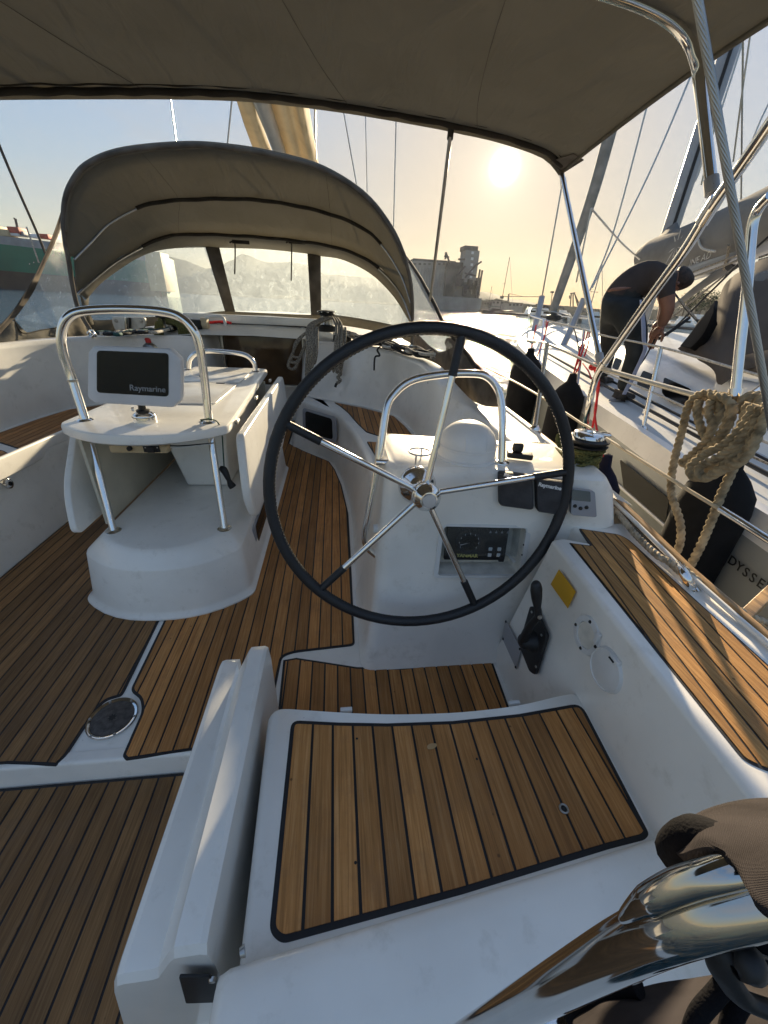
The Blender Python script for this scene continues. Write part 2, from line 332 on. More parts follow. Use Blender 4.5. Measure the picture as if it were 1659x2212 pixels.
def rope(name, pts, r, m, parent=None, step=None, lay=2.2, amp=.2, closed=False):
    p = cr(pts, 10, closed); L = sum((p[i]-p[i-1]).length for i in range(1, len(p)))
    k = max(8, int(L/(step*.8 if step else r*.27))); k = min(k, 1100)
    p = resample(p+([p[0]] if closed else []), k)
    if closed: p = p[:-1]
    vs, fs = sweep(p, r*1.04, 18, closed, lobes=3, twist=lay*.62/r, amp=amp)
    return mesh(name, vs, fs, m, parent, ang=80)
def lathe(name, prof, loc, m, parent=None, n=32, axis=(0, 0, 1)):
    q = V((0, 0, 1)).rotation_difference(V(axis).normalized()); vs = []; fs = []
    for r, z in prof:
        for k in range(n):
            a = 2*math.pi*k/n; vs.append(V(loc)+q@V((r*math.cos(a), r*math.sin(a), z)))
    for i in range(len(prof)-1):
        for k in range(n): fs.append((i*n+k, i*n+(k+1) % n, (i+1)*n+(k+1) % n, (i+1)*n+k))
    if prof[0][0] > 1e-5: fs.append(tuple(range(n)))
    if prof[-1][0] > 1e-5: fs.append(tuple(range((len(prof)-1)*n+n-1, (len(prof)-1)*n-1, -1)))
    return mesh(name, vs, fs, m, parent, merge=1e-6, ang=40)
def grid(name, rows, m, parent=None, solid=0, n=None, off=0, sub=0, ang=60, smooth=True):
    if n: rows = [resample(cr(r_, 6), n) for r_ in rows]
    rows = [[V(p) for p in r_] for r_ in rows]; w = len(rows[0]); vs = [p for r_ in rows for p in r_]
    fs = [(i*w+j, i*w+j+1, (i+1)*w+j+1, (i+1)*w+j) for i in range(len(rows)-1) for j in range(w-1)]
    return mesh(name, vs, fs, m, parent, solid=solid, off=off, sub=sub, ang=ang, smooth=smooth)
def fillet(poly, r=.02, n=5):
    o = []; L = len(poly)
    for i in range(L):
        p = V(poly[i]); a = V(poly[i-1]); b = V(poly[(i+1) % L]); rr = r[i] if isinstance(r, (list, tuple)) else r
        u = a-p; v = b-p; d = min(rr, u.length*.45, v.length*.45)
        if rr <= 0 or u.length < 1e-6 or v.length < 1e-6: o.append(p); continue
        s = p+u.normalized()*d; e = p+v.normalized()*d
        for k in range(n+1):
            t = k/n; o.append(s*(1-t)**2+p*2*t*(1-t)+e*t*t)
    return o
def inset(poly, d):
    n = len(poly); A = sum(poly[i].x*poly[(i+1) % n].y-poly[(i+1) % n].x*poly[i].y for i in range(n)); sg = 1 if A > 0 else -1; o = []
    for i in range(n):
        p, a, b = poly[i], poly[i-1], poly[(i+1) % n]
        u = (p-a); v = (b-p); u = V((u.x, u.y, 0)).normalized(); v = V((v.x, v.y, 0)).normalized()
        n1 = V((-u.y, u.x, 0))*sg; n2 = V((-v.y, v.x, 0))*sg; q = (n1+n2)
        q = q.normalized() if q.length > 1e-6 else n1
        o.append(p+q*(d/max(.5, q.dot(n1))))
    return o
def planks(parent, poly, z, pitch, m, gap=.006, ang=0, x0=0, th=.006, border=.009, prou=.0015, bow=None):
    poly = [V((p[0], p[1], 0)) for p in poly]
    sheet = prism('caulking', [V((p.x, p.y, z-.004)) for p in poly], (0, 0, .004), CAULK, parent, smooth=False)
    ip = inset(poly, border); ca, sa = math.cos(-ang), math.sin(-ang)
    loc = [(ca*p.x-sa*p.y, sa*p.x+ca*p.y) for p in ip]
    xs = [p[0] for p in loc]; k = math.floor((min(xs)-x0)/pitch)
    while x0+k*pitch < max(xs):
        a = x0+k*pitch+gap/2; b = x0+(k+1)*pitch-gap/2; k += 1
        bm = bmesh.new(); vs = [bm.verts.new((x, y, 0)) for x, y in loc]
        es = [bm.edges.new((vs[i], vs[(i+1) % len(vs)])) for i in range(len(vs))]
        bmesh.ops.triangle_fill(bm, edges=es, use_beauty=True)
        for co, no in (((a, 0, 0), (-1, 0, 0)), ((b, 0, 0), (1, 0, 0))):
            bmesh.ops.bisect_plane(bm, geom=bm.verts[:]+bm.edges[:]+bm.faces[:], plane_co=co, plane_no=no, clear_outer=True, dist=1e-6)
        if not bm.faces or sum(f.calc_area() for f in bm.faces) < 2e-5: bm.free(); continue
        bmesh.ops.dissolve_limit(bm, angle_limit=R(1), verts=bm.verts, edges=bm.edges)
        for f in bm.faces:
            if f.normal.z < 0: f.normal_flip()
        rr = bmesh.ops.extrude_face_region(bm, geom=bm.faces[:])
        for v in rr['geom']:
            if isinstance(v, bmesh.types.BMVert): v.co.z += th
        c2, s2 = math.cos(ang), math.sin(ang)
        for v in bm.verts: v.co = V((c2*v.co.x-s2*v.co.y, s2*v.co.x+c2*v.co.y, v.co.z+z+prou-th))
        bmesh.ops.recalc_face_normals(bm, faces=bm.faces)
        me = bpy.data.meshes.new('plank'); bm.to_mesh(me); bm.free(); link('plank', me, m, parent)
def text(name, s, loc, xa, ya, size, m, parent, bold=0, shear=0, space=1, align='CENTER', ext=.0006):
    c = bpy.data.curves.new(name, 'FONT'); c.body = s; c.size = size; c.offset = bold; c.shear = shear; c.align_x = align; c.align_y = 'CENTER'; c.space_character = space; c.extrude = ext; c.resolution_u = 3
    t = bpy.data.objects.new(name, c); COL.objects.link(t)
    me = bpy.data.meshes.new_from_object(t.evaluated_get(bpy.context.evaluated_depsgraph_get())); bpy.data.objects.remove(t)
    xa = V(xa).normalized(); ya = V(ya); ya = (ya-xa*ya.dot(xa)).normalized(); za = xa.cross(ya)
    M = Matrix.Translation(V(loc)) @ Matrix((xa, ya, za)).transposed().to_4x4()
    me.transform(M); me.name = name; me.materials.clear(); return link(name, me, m, parent)
def tag(o, label, cat, group=None, kind=None):
    o['label'] = label; o['category'] = cat
    if group: o['group'] = group
    if kind: o['kind'] = kind
    return o
def thing(name, loc, label, cat, group=None):
    o = bpy.data.objects.new(name, None); COL.objects.link(o); o.empty_display_size = .05; o.location = (0, 0, 0)
    return tag(o, label, cat, group)
def struct(name):
    o = bpy.data.objects.new(name, None); COL.objects.link(o); o['kind'] = 'structure'; return o
def st(o): o['kind'] = 'structure'; return o
def arc_between(a, b, sag, n=10, down=(0, 0, -1)):
    a, b, d = V(a), V(b), V(down); return [a.lerp(b, i/n)+d*sag*4*(i/n)*(1-i/n) for i in range(n+1)]
SOLE = -1.22; WATER = -1.75
def PP(px, py, p0, n):
    r = RM @ _d(px, py); n = V(n); return r*(V(p0).dot(n)/r.dot(n))
def xyz(pts, z): return [V((p[0], p[1], z)) for p in pts]
def mir(p): return V((-1.48-p[0], p[1], p[2]))
def PZ(pts, z): return [P(a, b, z=z) for a, b in pts]
def cut(o, cutter):
    md = o.modifiers.new('b', 'BOOLEAN'); md.object = cutter; md.operation = 'DIFFERENCE'; md.solver = 'EXACT'
    me = bpy.data.meshes.new_from_object(o.evaluated_get(bpy.context.evaluated_depsgraph_get()))
    o.modifiers.clear(); me.name = o.data.name; o.data = me; bpy.data.objects.remove(cutter)
    for f in me.polygons: f.use_smooth = True
    me.set_sharp_from_angle(angle=R(35))
# ================================================================== SETTING
# ---- water
wm, wt, wb = new_mat('sea_water'); wL = wt.links
wb.inputs['Base Color'].default_value = (.018, .060, .080, 1); wb.inputs['Roughness'].default_value = .05; wb.inputs['IOR'].default_value = 1.33
wtc = wt.nodes.new('ShaderNodeTexCoord'); prev = None
for sc, dist, ax in ((.5, .42, 1.6), (2.1, .21, 1.3), (8, .075, 1.0)):
    mp = wt.nodes.new('ShaderNodeMapping'); mp.inputs['Scale'].default_value = (1, ax, 1); mp.inputs['Rotation'].default_value = (0, 0, .5); wL.new(wtc.outputs['Object'], mp.inputs[0])
    nz = wt.nodes.new('ShaderNodeTexNoise'); nz.inputs['Scale'].default_value = sc; nz.inputs['Detail'].default_value = 3; nz.inputs['Distortion'].default_value = .4; wL.new(mp.outputs[0], nz.inputs['Vector'])
    bp = wt.nodes.new('ShaderNodeBump'); bp.inputs['Strength'].default_value = 1; bp.inputs['Distance'].default_value = dist; wL.new(nz.outputs['Fac'], bp.inputs['Height'])
    if prev: wL.new(prev.outputs[0], bp.inputs['Normal'])
    prev = bp
wL.new(prev.outputs[0], wb.inputs['Normal'])
st(mesh('water', [(-3500, -200, WATER), (3500, -200, WATER), (3500, 4200, WATER), (-3500, 4200, WATER)], [(0, 1, 2, 3)], wm, smooth=False))

# ---- the cockpit moulding of the yacht under the camera
floor = struct('cockpit_floor')
prism('floor_moulding', xyz([(-1.75, .742), (.75, .742), (.75, 4.7), (-1.75, 4.7)], SOLE-.06), (0, 0, .056), GEL, floor, bevel=.004)
leftp = PZ([(341, 1345), (269, 1492), (262, 1503)], SOLE)+PZ([(225, 1513), (190, 1560), (142, 1634), (120, 1654)], SOLE)+[V((-.95, .754, 0)), V((-1.57, .754, 0)), V((-1.57, 4.45, 0)), V((-.747, 4.45, 0))]
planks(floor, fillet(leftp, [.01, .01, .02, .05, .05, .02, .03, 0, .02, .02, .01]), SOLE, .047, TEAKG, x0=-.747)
rightp = [V((-.733, 4.45, 0))]+PZ([(352, 1346), (281, 1492), (303, 1509), (307, 1536), (264, 1634), (272, 1642)], SOLE)+[V((-.23, .765, 0)), V((-.215, 1.09, 0)), V((-.17, 1.108, 0)), V((.068, 1.128, 0))]+[V(p) for p in ((.075, 1.77, 0), (.077, 2.24, 0), (.04, 2.69, 0), (-.01, 3.0, 0), (-.06, 3.18, 0), (-.30, 3.45, 0), (-.44, 3.64, 0), (-.44, 4.45, 0))]
planks(floor, fillet(rightp, .02), SOLE, .047, TEAK, x0=-.733+.0)
foot = PZ([(601, 1532), (612, 1426), (640, 1421), (700, 1430), (770, 1441), (870, 1443), (970, 1430), (1058, 1413)], SOLE)+[V((.59, .80, 0)), V((.56, .45, 0)), V((-.2, .45, 0))]
planks(floor, foot, SOLE, .047, TEAK, x0=-.19)
box('floor_panel', ((.2, .3, SOLE-.03)), (.95, .9, .05), GEL, floor)
# curb and the lower aft deck on the left
aft = struct('aft_deck')
grid('curb', [[(-2.2, y, z), (-.05, y, z)] for y, z in ((.775, -1.2222), (.752, -1.2205), (.745, -1.2205), (.741, -1.224), (.739, -1.232), (.738, -1.37))], GEL, aft)
prism('lower_deck_moulding', xyz([(-2.2, .735), (-.1, .735), (-.1, -1.2), (-2.2, -1.2)], -1.36), (0, 0, .051), GEL, aft)
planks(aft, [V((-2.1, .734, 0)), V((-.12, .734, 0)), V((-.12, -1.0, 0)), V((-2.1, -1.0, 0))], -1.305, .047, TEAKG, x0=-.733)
# drain lid in the floor
dl = thing('deck_hatch', None, 'round dark deck plate in a chrome ring set in the white keyhole between teak panels', 'deck plate')
dc = P(243, 1551, z=SOLE)
lathe('ring', [(.062, .0), (.066, .003), (.072, .003), (.073, .0)], dc, STEEL, dl, 40)
lathe('lid', [(.0, .0025), (.05, .0025), (.052, .0015), (.056, .0015), (.061, .001)], dc, mat('dark_plate', (.09, .08, .075), .55, .2, var=.25, vscale=60, bump=.3, bscale=500), dl, 40)
for k in range(6):
    a = k*math.pi/3; lathe('screw', [(0, .0045), (.004, .004), (.0045, .002)], dc+V((.0665*math.cos(a), .0665*math.sin(a), 0)), STEELD, dl, 10)
sp = [dc+V(((.014 if k % 2 else .008)*math.cos(k*math.pi/8), (.014 if k % 2 else .008)*math.sin(k*math.pi/8), .0028)) for k in range(16)]
prism('key_socket', sp, (0, 0, .0008), BLK, dl)

def side(flip):
    f = (lambda p: mir(p)) if flip else (lambda p: V(p))
    nm = struct('cockpit_side')
    fb = [(.088, 1.12), (.095, 1.77), (.097, 2.24), (.06, 2.69), (.01, 3.0), (-.045, 3.2), (-.29, 3.48), (-.42, 3.67), (-.42, 4.6)]
    ft = [(.19, 1.12), (.20, 1.8), (.19, 2.1), (.15, 2.52), (.10, 2.86), (.03, 3.14), (-.05, 3.32), (-.22, 3.54), (-.33, 3.75), (-.35, 4.6)]
    if flip: fb = [(.12, .72)]+fb[1:3]+[(.11, 2.69), (.10, 3.0), (.05, 3.25)]+fb[6:]; ft = [(.12, .72), (.13, 1.8), (.13, 2.1), (.14, 2.52), (.12, 2.86), (.06, 3.14)]+ft[6:]
    fbs = resample(cr(xyz(fb, SOLE), 6), 60); fts = resample(cr(xyz(ft, -.80), 6), 60)
    rows = [fbs, [a.lerp(b, .04)+V((0, 0, .0)) for a, b in zip(fbs, fts)]]+[[V(a.lerp(b, t)) for a, b in zip(fbs, fts)] for t in (.3, .6, .8)]
    lip = [b+V((-.012, -.012, -.055)) for b in fts]; lip2 = [b+V((-.012, -.012, -.02)) for b in fts]; lip3 = [b+V((-.002, -.004, -.002)) for b in fts]; lip4 = [b+V((.02, .02, 0)) for b in fts]
    grid('seat_front', [[f(p) for p in r_] for r_ in rows+[lip, lip2, lip3, lip4]], GEL, nm)
    bb = [(.66, 1.1), (.62, 1.6), (.60, 2.0), (.565, 2.46), (.535, 2.85), (.47, 3.15), (.25, 3.42), (-.01, 3.60), (-.24, 3.78), (-.33, 3.95), (-.34, 4.6)]
    bt = [(.765, 1.2, -.5), (.755, 1.64, -.5), (.757, 2.12, -.5), (.70, 2.24, -.48), (.625, 2.36, -.41), (.575, 2.6, -.34), (.50, 3.0, -.33), (.33, 3.45, -.33), (.03, 3.75, -.335), (-.22, 3.93, -.34), (-.29, 4.03, -.345), (-.30, 4.6, -.35)]
    bbs = resample(cr(xyz(bb, -.80), 6), 70); bts = resample(cr([V(p) for p in bt], 6), 70)
    cen = [(-.02*(1 if not flip else 1)) for _ in bts]
    def outw(p, d):      # outboard direction
        q = V((p.x-(-.74), (p.y-3.9)*-.25 if p.y > 3.2 else 0, 0)); q = V((1, .0, 0)) if p.y < 3.1 else V((.6, .8, 0)) if p.y < 3.9 else V((1, .3, 0))
        return p+q*d
    rows = [[a+V((-.03, -.02, 0)) for a in bbs], bbs, [a.lerp(b, .08) for a, b in zip(bbs, bts)], [a.lerp(b, .5) for a, b in zip(bbs, bts)], [a.lerp(b, .93) for a, b in zip(bbs, bts)], [outw(b, .006)+V((0, 0, -.006)) for b in bts], [outw(b, .022) for b in bts], [outw(b, .10) for b in bts]]
    grid('coaming', [[f(p) for p in r_] for r_ in rows], GEL, nm)
    # coaming top out to the deck, deck, hull side
    top = [outw(b, .10) for b in bts if b.y < 3.3]
    edge = resample(cr([V((1.0, 1.07, -.565)), V((1.03, 1.4, -.565)), V((1.07, 1.915, -.565)), V((1.10, 2.447, -.56)), V((1.13, 3.4, -.55))], 8), len(top))
    mid = [V((max(a.x+.02, min(a.x+.04, b.x-.02)), a.y, -.553)) for a, b in zip(top, edge)]
    grid('side_deck', [[f(p) for p in r_] for r_ in (top, mid, edge)], GELN, nm)
    e2 = [V((1.13, 3.4, -.55)), V((1.18, 4.6, -.53)), V((1.10, 6.5, -.48)), V((.6, 8.6, -.42)), V((-.74, 10.6, -.35))]
    inn = [V((.42, 3.4, -.54)), V((.35, 4.6, -.53)), V((.3, 6.5, -.48)), V((-.1, 8.2, -.42)), V((-.74, 10.5, -.35))]
    grid('fore_deck', [[f(p) for p in resample(cr(q, 8), 30)] for q in (inn, e2)], GELN, nm)
    al = [V((.92, -.6, -.62)), V((.94, .3, -.62)), V((.965, .73, -.615)), V((.985, .93, -.60))]+cr([V((1.03, 1.4, -.575)), V((1.07, 1.915, -.57)), V((1.10, 2.447, -.565))]+e2[0:], 6)
    al = resample(al, 60)
    hullr = [[p+V((.0, 0, -.002)) for p in al], [p+V((.02, 0, -.06)) for p in al], [p+V((.01, 0, -.4)) for p in al], [V((p.x*.93-.05, p.y, WATER-.1)) for p in al]]
    grid('topsides', [[f(p) for p in r_] for r_ in hullr], GEL, nm)
    tube('rubbing_rail', [f(p+V((.012, 0, -.012))) for p in al], .017, WOODR, nm, straight=True, res=8)
    tube('toe_rail_edge', [f(p+V((-.02, 0, .004))) for p in al], .007, GEL, nm, straight=True, res=8)
    # seat slab and teak
    poly = ft[1:]+[(x, y) for x, y in reversed(bb)]
    prism('seat_moulding', [f(V((x+(.015 if i < len(ft)-1 else 0), y, -.83))) for i, (x, y) in enumerate(poly)], (0, 0, .026), GEL, nm)
    t1 = [(-.011, 3.545), (.225, 3.365), (.467, 3.11), (.511, 2.849), (.545, 2.47), (.329, 2.535), (.215, 2.66), (.165, 2.861), (.10, 3.20), (.04, 3.42)]
    t2 = [(.20, 2.45), (.30, 2.43), (.53, 2.37), (.57, 1.9), (.60, 1.3), (.26, 1.3), (.25, 1.8), (.23, 2.2)]
    if flip: t1 = [(-.05, 3.52), (.225, 3.365), (.467, 3.11), (.511, 2.849), (.545, 2.40), (.42, 2.36), (.16, 2.20), (.165, 2.7), (.12, 3.10), (.04, 3.34)]; t2 = [(.16, 2.10), (.30, 2.22), (.55, 2.33), (.59, 1.9), (.61, 1.1), (.16, 1.1), (.16, 1.8)]
    for t_ in (t1, t2): planks(nm, fillet([f(V((x, y, 0))) for x, y in t_], .02), -.80, .042, TEAK, x0=.1, border=.006)
    for (a, b, c) in ((.60, 2.45, -.42), (.56, 2.95, -.45), (.70, 1.9, -.55), (.71, 1.5, -.56)):
        lathe('speaker_screw', [(0, .003), (.006, .002), (.007, 0)], f(V((a-.03, b, c))), STEELD, nm, 10, axis=((1 if flip else -1), 0, 0))
    return nm
stb = side(False); prt = side(True)
# locker window in the starboard seat front
def locker(panel_pts, p0, n, off, label, d1=.010):
    t = thing('locker_window', None, label, 'window')
    n = V(n).normalized(); q = [PP(a, b, V(p0)+n*off, n) for a, b in panel_pts]
    fr = fillet(q, .035, 6); prism('frame', fr, n*d1, PLG, t, bevel=.003)
    c = sum((p for p in q), V((0, 0, 0)))/len(q)
    prism('pane', fillet([c+(p-c)*.80+n*(d1+.001) for p in q], .03, 6), n*.002, DARKW, t)
    return t
locker([(655, 880), (727, 901), (729, 957), (656, 937)], (-.20, 3.36, -1), (-.74, -.67, .12), .03, 'small smoked window in a grey rounded frame on the white seat front beyond the wheel')
# fairing with catch under the port seat edge
pl = thing('seat_light', None, 'small round chrome fitting under the lip of the left-hand seat', 'light')
q = P(17, 1045, x=-1.585)
lathe('rim', [(.0, .010), (.016, .012), (.024, .008), (.026, 0)], q, STEEL, pl, 24, axis=(1, 0, .1)); lathe('lens', [(0, .014), (.010, .013), (.012, .010)], q+V((.001, 0, 0)), DARKW, pl, 20, axis=(1, 0, .1))
fa = [P(a, b, x=-1.60) for a, b in ((-160, 1052), (0, 985), (140, 925), (141, 950), (95, 968), (85, 990), (60, 1005), (0, 1035), (-160, 1110))]
st(prism('seat_fairing', fa, (.022, 0, 0), GEL, bevel=.008))

# ---- bulkhead, companionway, coachroof
cab = struct('cabin_bulkhead')
prism('bulkhead', [V((-1.2, 4.55, SOLE)), V((-.28, 4.55, SOLE)), V((-.28, 4.55, -.865)), V((-1.2, 4.55, -.865))], (0, .06, 0), GEL, cab)
box('sill', (-.74, 4.53, -.858), (.95, .06, .022), GEL, cab, bevel=.005)
for sx_ in (-1.155, -.325): box('companionway_post', (sx_, 4.52, -.56), (.035, .05, .60), STEELD, cab, bevel=.004)
box('garage_beam', (-.74, 4.56, -.215), (1.5, .10, .075), GEL, cab, bevel=.012)
box('garage_slot', (-.74, 4.545, -.262), (1.0, .05, .02), BLK, cab)
grid('coachroof_top', [[(-2.25, y, z-.10), (-1.9, y, z-.02), (-1.2, y, z+.03), (-.74, y, z+.04), (-.28, y, z+.03), (.42, y, z-.02), (.77, y, z-.10)] for y, z in ((4.0, -.36), (4.5, -.30), (4.9, -.22), (6.5, -.22), (8, -.3))], GELN, cab)
cd = thing('companionway_board', None, 'smoked brown acrylic washboard closing the companionway below the sprayhood', 'hatch board')
box('board', (-.74, 4.545, -.56), (.81, .012, .58), COMPW, cd, bevel=.003)
box('top_edge', (-.74, 4.53, -.283), (.86, .03, .02), mat('brown_wood_edge', (.10, .05, .02), .5, var=.2), cd, bevel=.004)

# ---- starboard coaming block beside the helm seat with its teak top
blk = struct('helm_coaming')
topz = -.622
tp = [P(1192, 1164, z=topz), P(1215, 1161, z=topz), P(1282, 1173, z=topz), V((.79, .965, topz)), V((.775, 1.045, topz)), V((.985, 1.06, topz)), V((.975, .75, topz)), V((.945, .3, topz)), V((.92, -.6, topz)), V((.60, -.6, topz)), V((.612, .25, topz))]
bt_ = [V((.612, 1.045, -1.24)), V((.64, 1.045, -1.24)), V((.80, 1.0, -1.24)), V((.80, 1.02, -1.24)), V((.785, 1.06, -1.24)), V((.90, 1.06, -1.24)), V((.90, .75, -1.24)), V((.88, .3, -1.24)), V((.86, -.6, -1.24)), V((.60, -.6, -1.24)), V((.61, .25, -1.24))]
loftp('coaming_block', bt_, tp, GEL, blk, bevel=.022, seg=5)
tk = PZ([(1229, 1173), (1275, 1179), (1250, 1142), (1338, 1155), (1358, 1166)], topz)+[P(1659, 1437, z=topz), P(1800, 1570, z=topz), P(1760, 1700, z=topz), P(1645, 1662, z=topz), P(1605, 1643, z=topz)]
planks(blk, fillet(tk, [.004, .006, .006, .02, .02, 0, 0, .03, .03, .03]), topz+.001, .034, TEAKS, gap=.0048, ang=-.17, x0=.1, border=.006)

# ================================================================== PEDESTAL
def ring(z, pts): return [V((x, y, z)) for x, y in pts]
lv = [(-1.22, [(.085, 1.0), (.45, 1.0), (.72, 1.0), (.74, 1.5), (.085, 1.5)]),
      (-1.12, [(.115, 1.045), (.45, 1.045), (.74, 1.04), (.76, 1.5), (.115, 1.5)]),
      (-1.0, [(.125, 1.065), (.46, 1.063), (.745, 1.05), (.78, 1.5), (.125, 1.5)]),
      (-.70, [(.145, 1.105), (.50, 1.09), (.80, 1.035), (.85, 1.5), (.145, 1.5)]),
      (-.615, [(.150, 1.116), (.51, 1.085), (.93, 1.005), (.99, 1.45), (.150, 1.5)]),
      (-.50, [(.156, 1.130), (.505, 1.098), (.895, 1.02), (.95, 1.40), (.156, 1.5)]),
      (-.462, [(.160, 1.138), (.50, 1.105), (.865, 1.03), (.93, 1.38), (.160, 1.5)]),
      (-.452, [(.172, 1.152), (.50, 1.118), (.85, 1.05), (.91, 1.36), (.175, 1.49)])]
ped = thing('helm_pedestal', None, 'white moulded helm pedestal carrying wheel, compass dome and instruments', 'steering pedestal')
rings = []
for z, p in lv:
    q = fillet(ring(z, p), [.05, .10, .07, .06, .04], 6); rings.append(q)
vs = [v for r_ in rings for v in r_]; w = len(rings[0])
fs = [(i*w+j, i*w+(j+1) % w, (i+1)*w+(j+1) % w, (i+1)*w+j) for i in range(len(rings)-1) for j in range(w)]+[tuple(range((len(rings)-1)*w, len(rings)*w)), tuple(range(w))]
body = mesh('body', vs, fs, GEL, ped, ang=50)
# recess for the engine panel
pf0, pfn = V((.36, 1.116, -.66)), None
fa_ = P(950, 1128, y=1.110); fb_ = P(1146, 1133, y=1.075); fc_ = P(1128, 1245, y=1.055); fd_ = P(935, 1245, y=1.085)
nrm_ = ((fb_-fa_).cross(fd_-fa_)).normalized()
if nrm_.y > 0: nrm_ = -nrm_
cc = (fa_+fb_+fc_+fd_)/4
inn = [cc+(p-cc)*.93 for p in (fa_, fb_, fc_, fd_)]
cutter = prism('c', fillet([p+nrm_*.05 for p in inn], .012, 3), -nrm_*.14, GEL)
cut(body, cutter)
def framed(name, outer, inner, th, m, parent, n, bevel=.003):
    a = fillet(outer, .016, 4); b = fillet(inner, .012, 4); k = len(a); vs = a+b+[p+n*th for p in a]+[p+n*th for p in b]; fs = []
    for i in range(k):
        j = (i+1) % k; fs += [(i, j, k+j, k+i), (2*k+i, 2*k+j, 3*k+j, 3*k+i), (i, j, 2*k+j, 2*k+i), (k+i, k+j, 3*k+j, 3*k+i)]
    return mesh(name, vs, fs, m, parent, ang=50)
ep = thing('engine_panel', None, 'recessed black engine gauge panel behind a clear cover in the pedestal front', 'instrument panel')
framed('frame', [fa_, fb_, fc_, fd_], [cc+(p-cc)*.905 for p in (fa_, fb_, fc_, fd_)], .012, PLW, ep, nrm_)
lin = [p-nrm_*.004 for p in inn]; lb = [cc+(p-cc)*.82-nrm_*.075 for p in (fa_, fb_, fc_, fd_)]
lin2 = fillet(lin, .012, 4); lb2 = fillet(lb, .012, 4); k = len(lin2)
mesh('recess_liner', lin2+lb2, [(i, (i+1) % k, k+(i+1) % k, k+i) for i in range(k)]+[tuple(range(k, 2*k))], DIRT, ep, ang=50)
def epq(u, v, d): # u right 0..1, v down 0..1 in the frame
    return fa_.lerp(fb_, u).lerp(fd_.lerp(fc_, u), v)+nrm_*d
gp = [epq(.11, .06, -.035), epq(.80, .06, -.035), epq(.80, .74, -.035), epq(.11, .74, -.035)]
prism('gauge_panel', fillet(gp, .006, 3), nrm_*.012, BLK, ep, bevel=.0015)
ux = (fb_-fa_).normalized(); uy = (fa_-fd_).normalized()
g0 = epq(.37, .40, -.0225)
lathe('gauge_bezel', [(.030, 0), (.044, .004), (.048, .001), (.049, 0)], g0, PLG if False else BLK, ep, 32, axis=nrm_)
lathe('gauge_dial', [(0, .001), (.040, .001)], g0, SCR, ep, 32, axis=nrm_)
mesh('gauge_needle', [g0+nrm_*.003+ux*.004, g0+nrm_*.003-ux*.03-uy*.012, g0+nrm_*.003-ux*.03-uy*.009], [(0, 1, 2)], WHT, ep)
for k in range(9):
    a = -.6+k*.54; c_ = g0+nrm_*.0025+(ux*math.cos(a)+uy*math.sin(a))*.034
    box('dial_mark', c_, (.0015, .006, .0006), WHT, ep, rot=Matrix((ux, uy, nrm_)).transposed())
text('brand_letters', 'YANMAR', epq(.37, .655, -.0215), ux, uy, .0185, GOLD, ep, bold=.0004)
for a, b in ((.62, .52), (.72, .52), (.62, .635), (.72, .635)):
    box('button', epq(a, b, -.021), (.013, .013, .005), PLW, ep, bevel=.002, rot=Matrix((ux, uy, nrm_)).transposed())
for k, a in enumerate((.58, .645, .71, .775)):
    prism('warning_symbol', [epq(a, .22, -.0222), epq(a+.03, .22, -.0222), epq(a+.015, .17, -.0222)], nrm_*.0006, PLG, ep)
box('key_switch', epq(.755, .70, -.018), (.020, .020, .012), BLK, ep, bevel=.003, rot=Matrix((ux, uy, nrm_)).transposed())
prism('clear_cover', [epq(.045, .06, -.001), epq(.90, .06, -.001), epq(.90, .60, -.001), epq(.045, .60, -.001)], nrm_*.002, GLASS, ep)
for a, b in ((.04, .10), (.96, .12), (.95, .36), (.04, .5), (.95, .55)): lathe('screw', [(0, .003), (.003, .002), (.0035, 0)], epq(a, b, .008), BLK, ep, 10, axis=nrm_)
# compass under its white cover
cp = thing('compass', None, 'white domed compass cover on top of the helm pedestal', 'compass')
dc = P(1010, 985, z=-.445)
lathe('base', [(.106, 0), (.106, .006), (.099, .010), (.098, .034), (.096, .037)], dc+V((0, .02, -.008)), PLW, cp, 48)
lathe('cover', [(.0985, 0), (.0985, .008), (.096, .010)]+[(.096*math.cos(t), .010+.078*math.sin(t)) for t in [i*math.pi/2/14 for i in range(15)]], dc+V((0, .02, .028)), PLW, cp, 48)
for s in (-1, 1):
    tube('rib', [dc+V((s*.035+.0*t, .02-.089*math.cos(t), .039+.0735*math.sin(t)*(1-.07))) for t in [i*math.pi/10 for i in range(11)]], .0022, PLW, cp, straight=False, n=3, res=6)
    lathe('pivot_knob', [(0, .010), (.008, .008), (.009, 0)], dc+V((s*.099, .02, .03)), STEEL, cp, 16, axis=(s, 0, 0))
# cup ring
cu = thing('cup_holder', None, 'small chrome ring cup holder on the pedestal top left of the dome', 'cup holder')
q = P(907, 976, z=-.415)
tube('ring', [q+V((.036*math.cos(a), .036*math.sin(a), 0)) for a in [i*math.pi/6 for i in range(12)]], .003, STEEL, cu, closed=True, res=8)
for a in (1.2, 4.2): tube('post', [q+V((.036*math.cos(a), .036*math.sin(a), 0)), q+V((.036*math.cos(a), .036*math.sin(a), -.038))], .0028, STEEL, cu, straight=True, res=8)
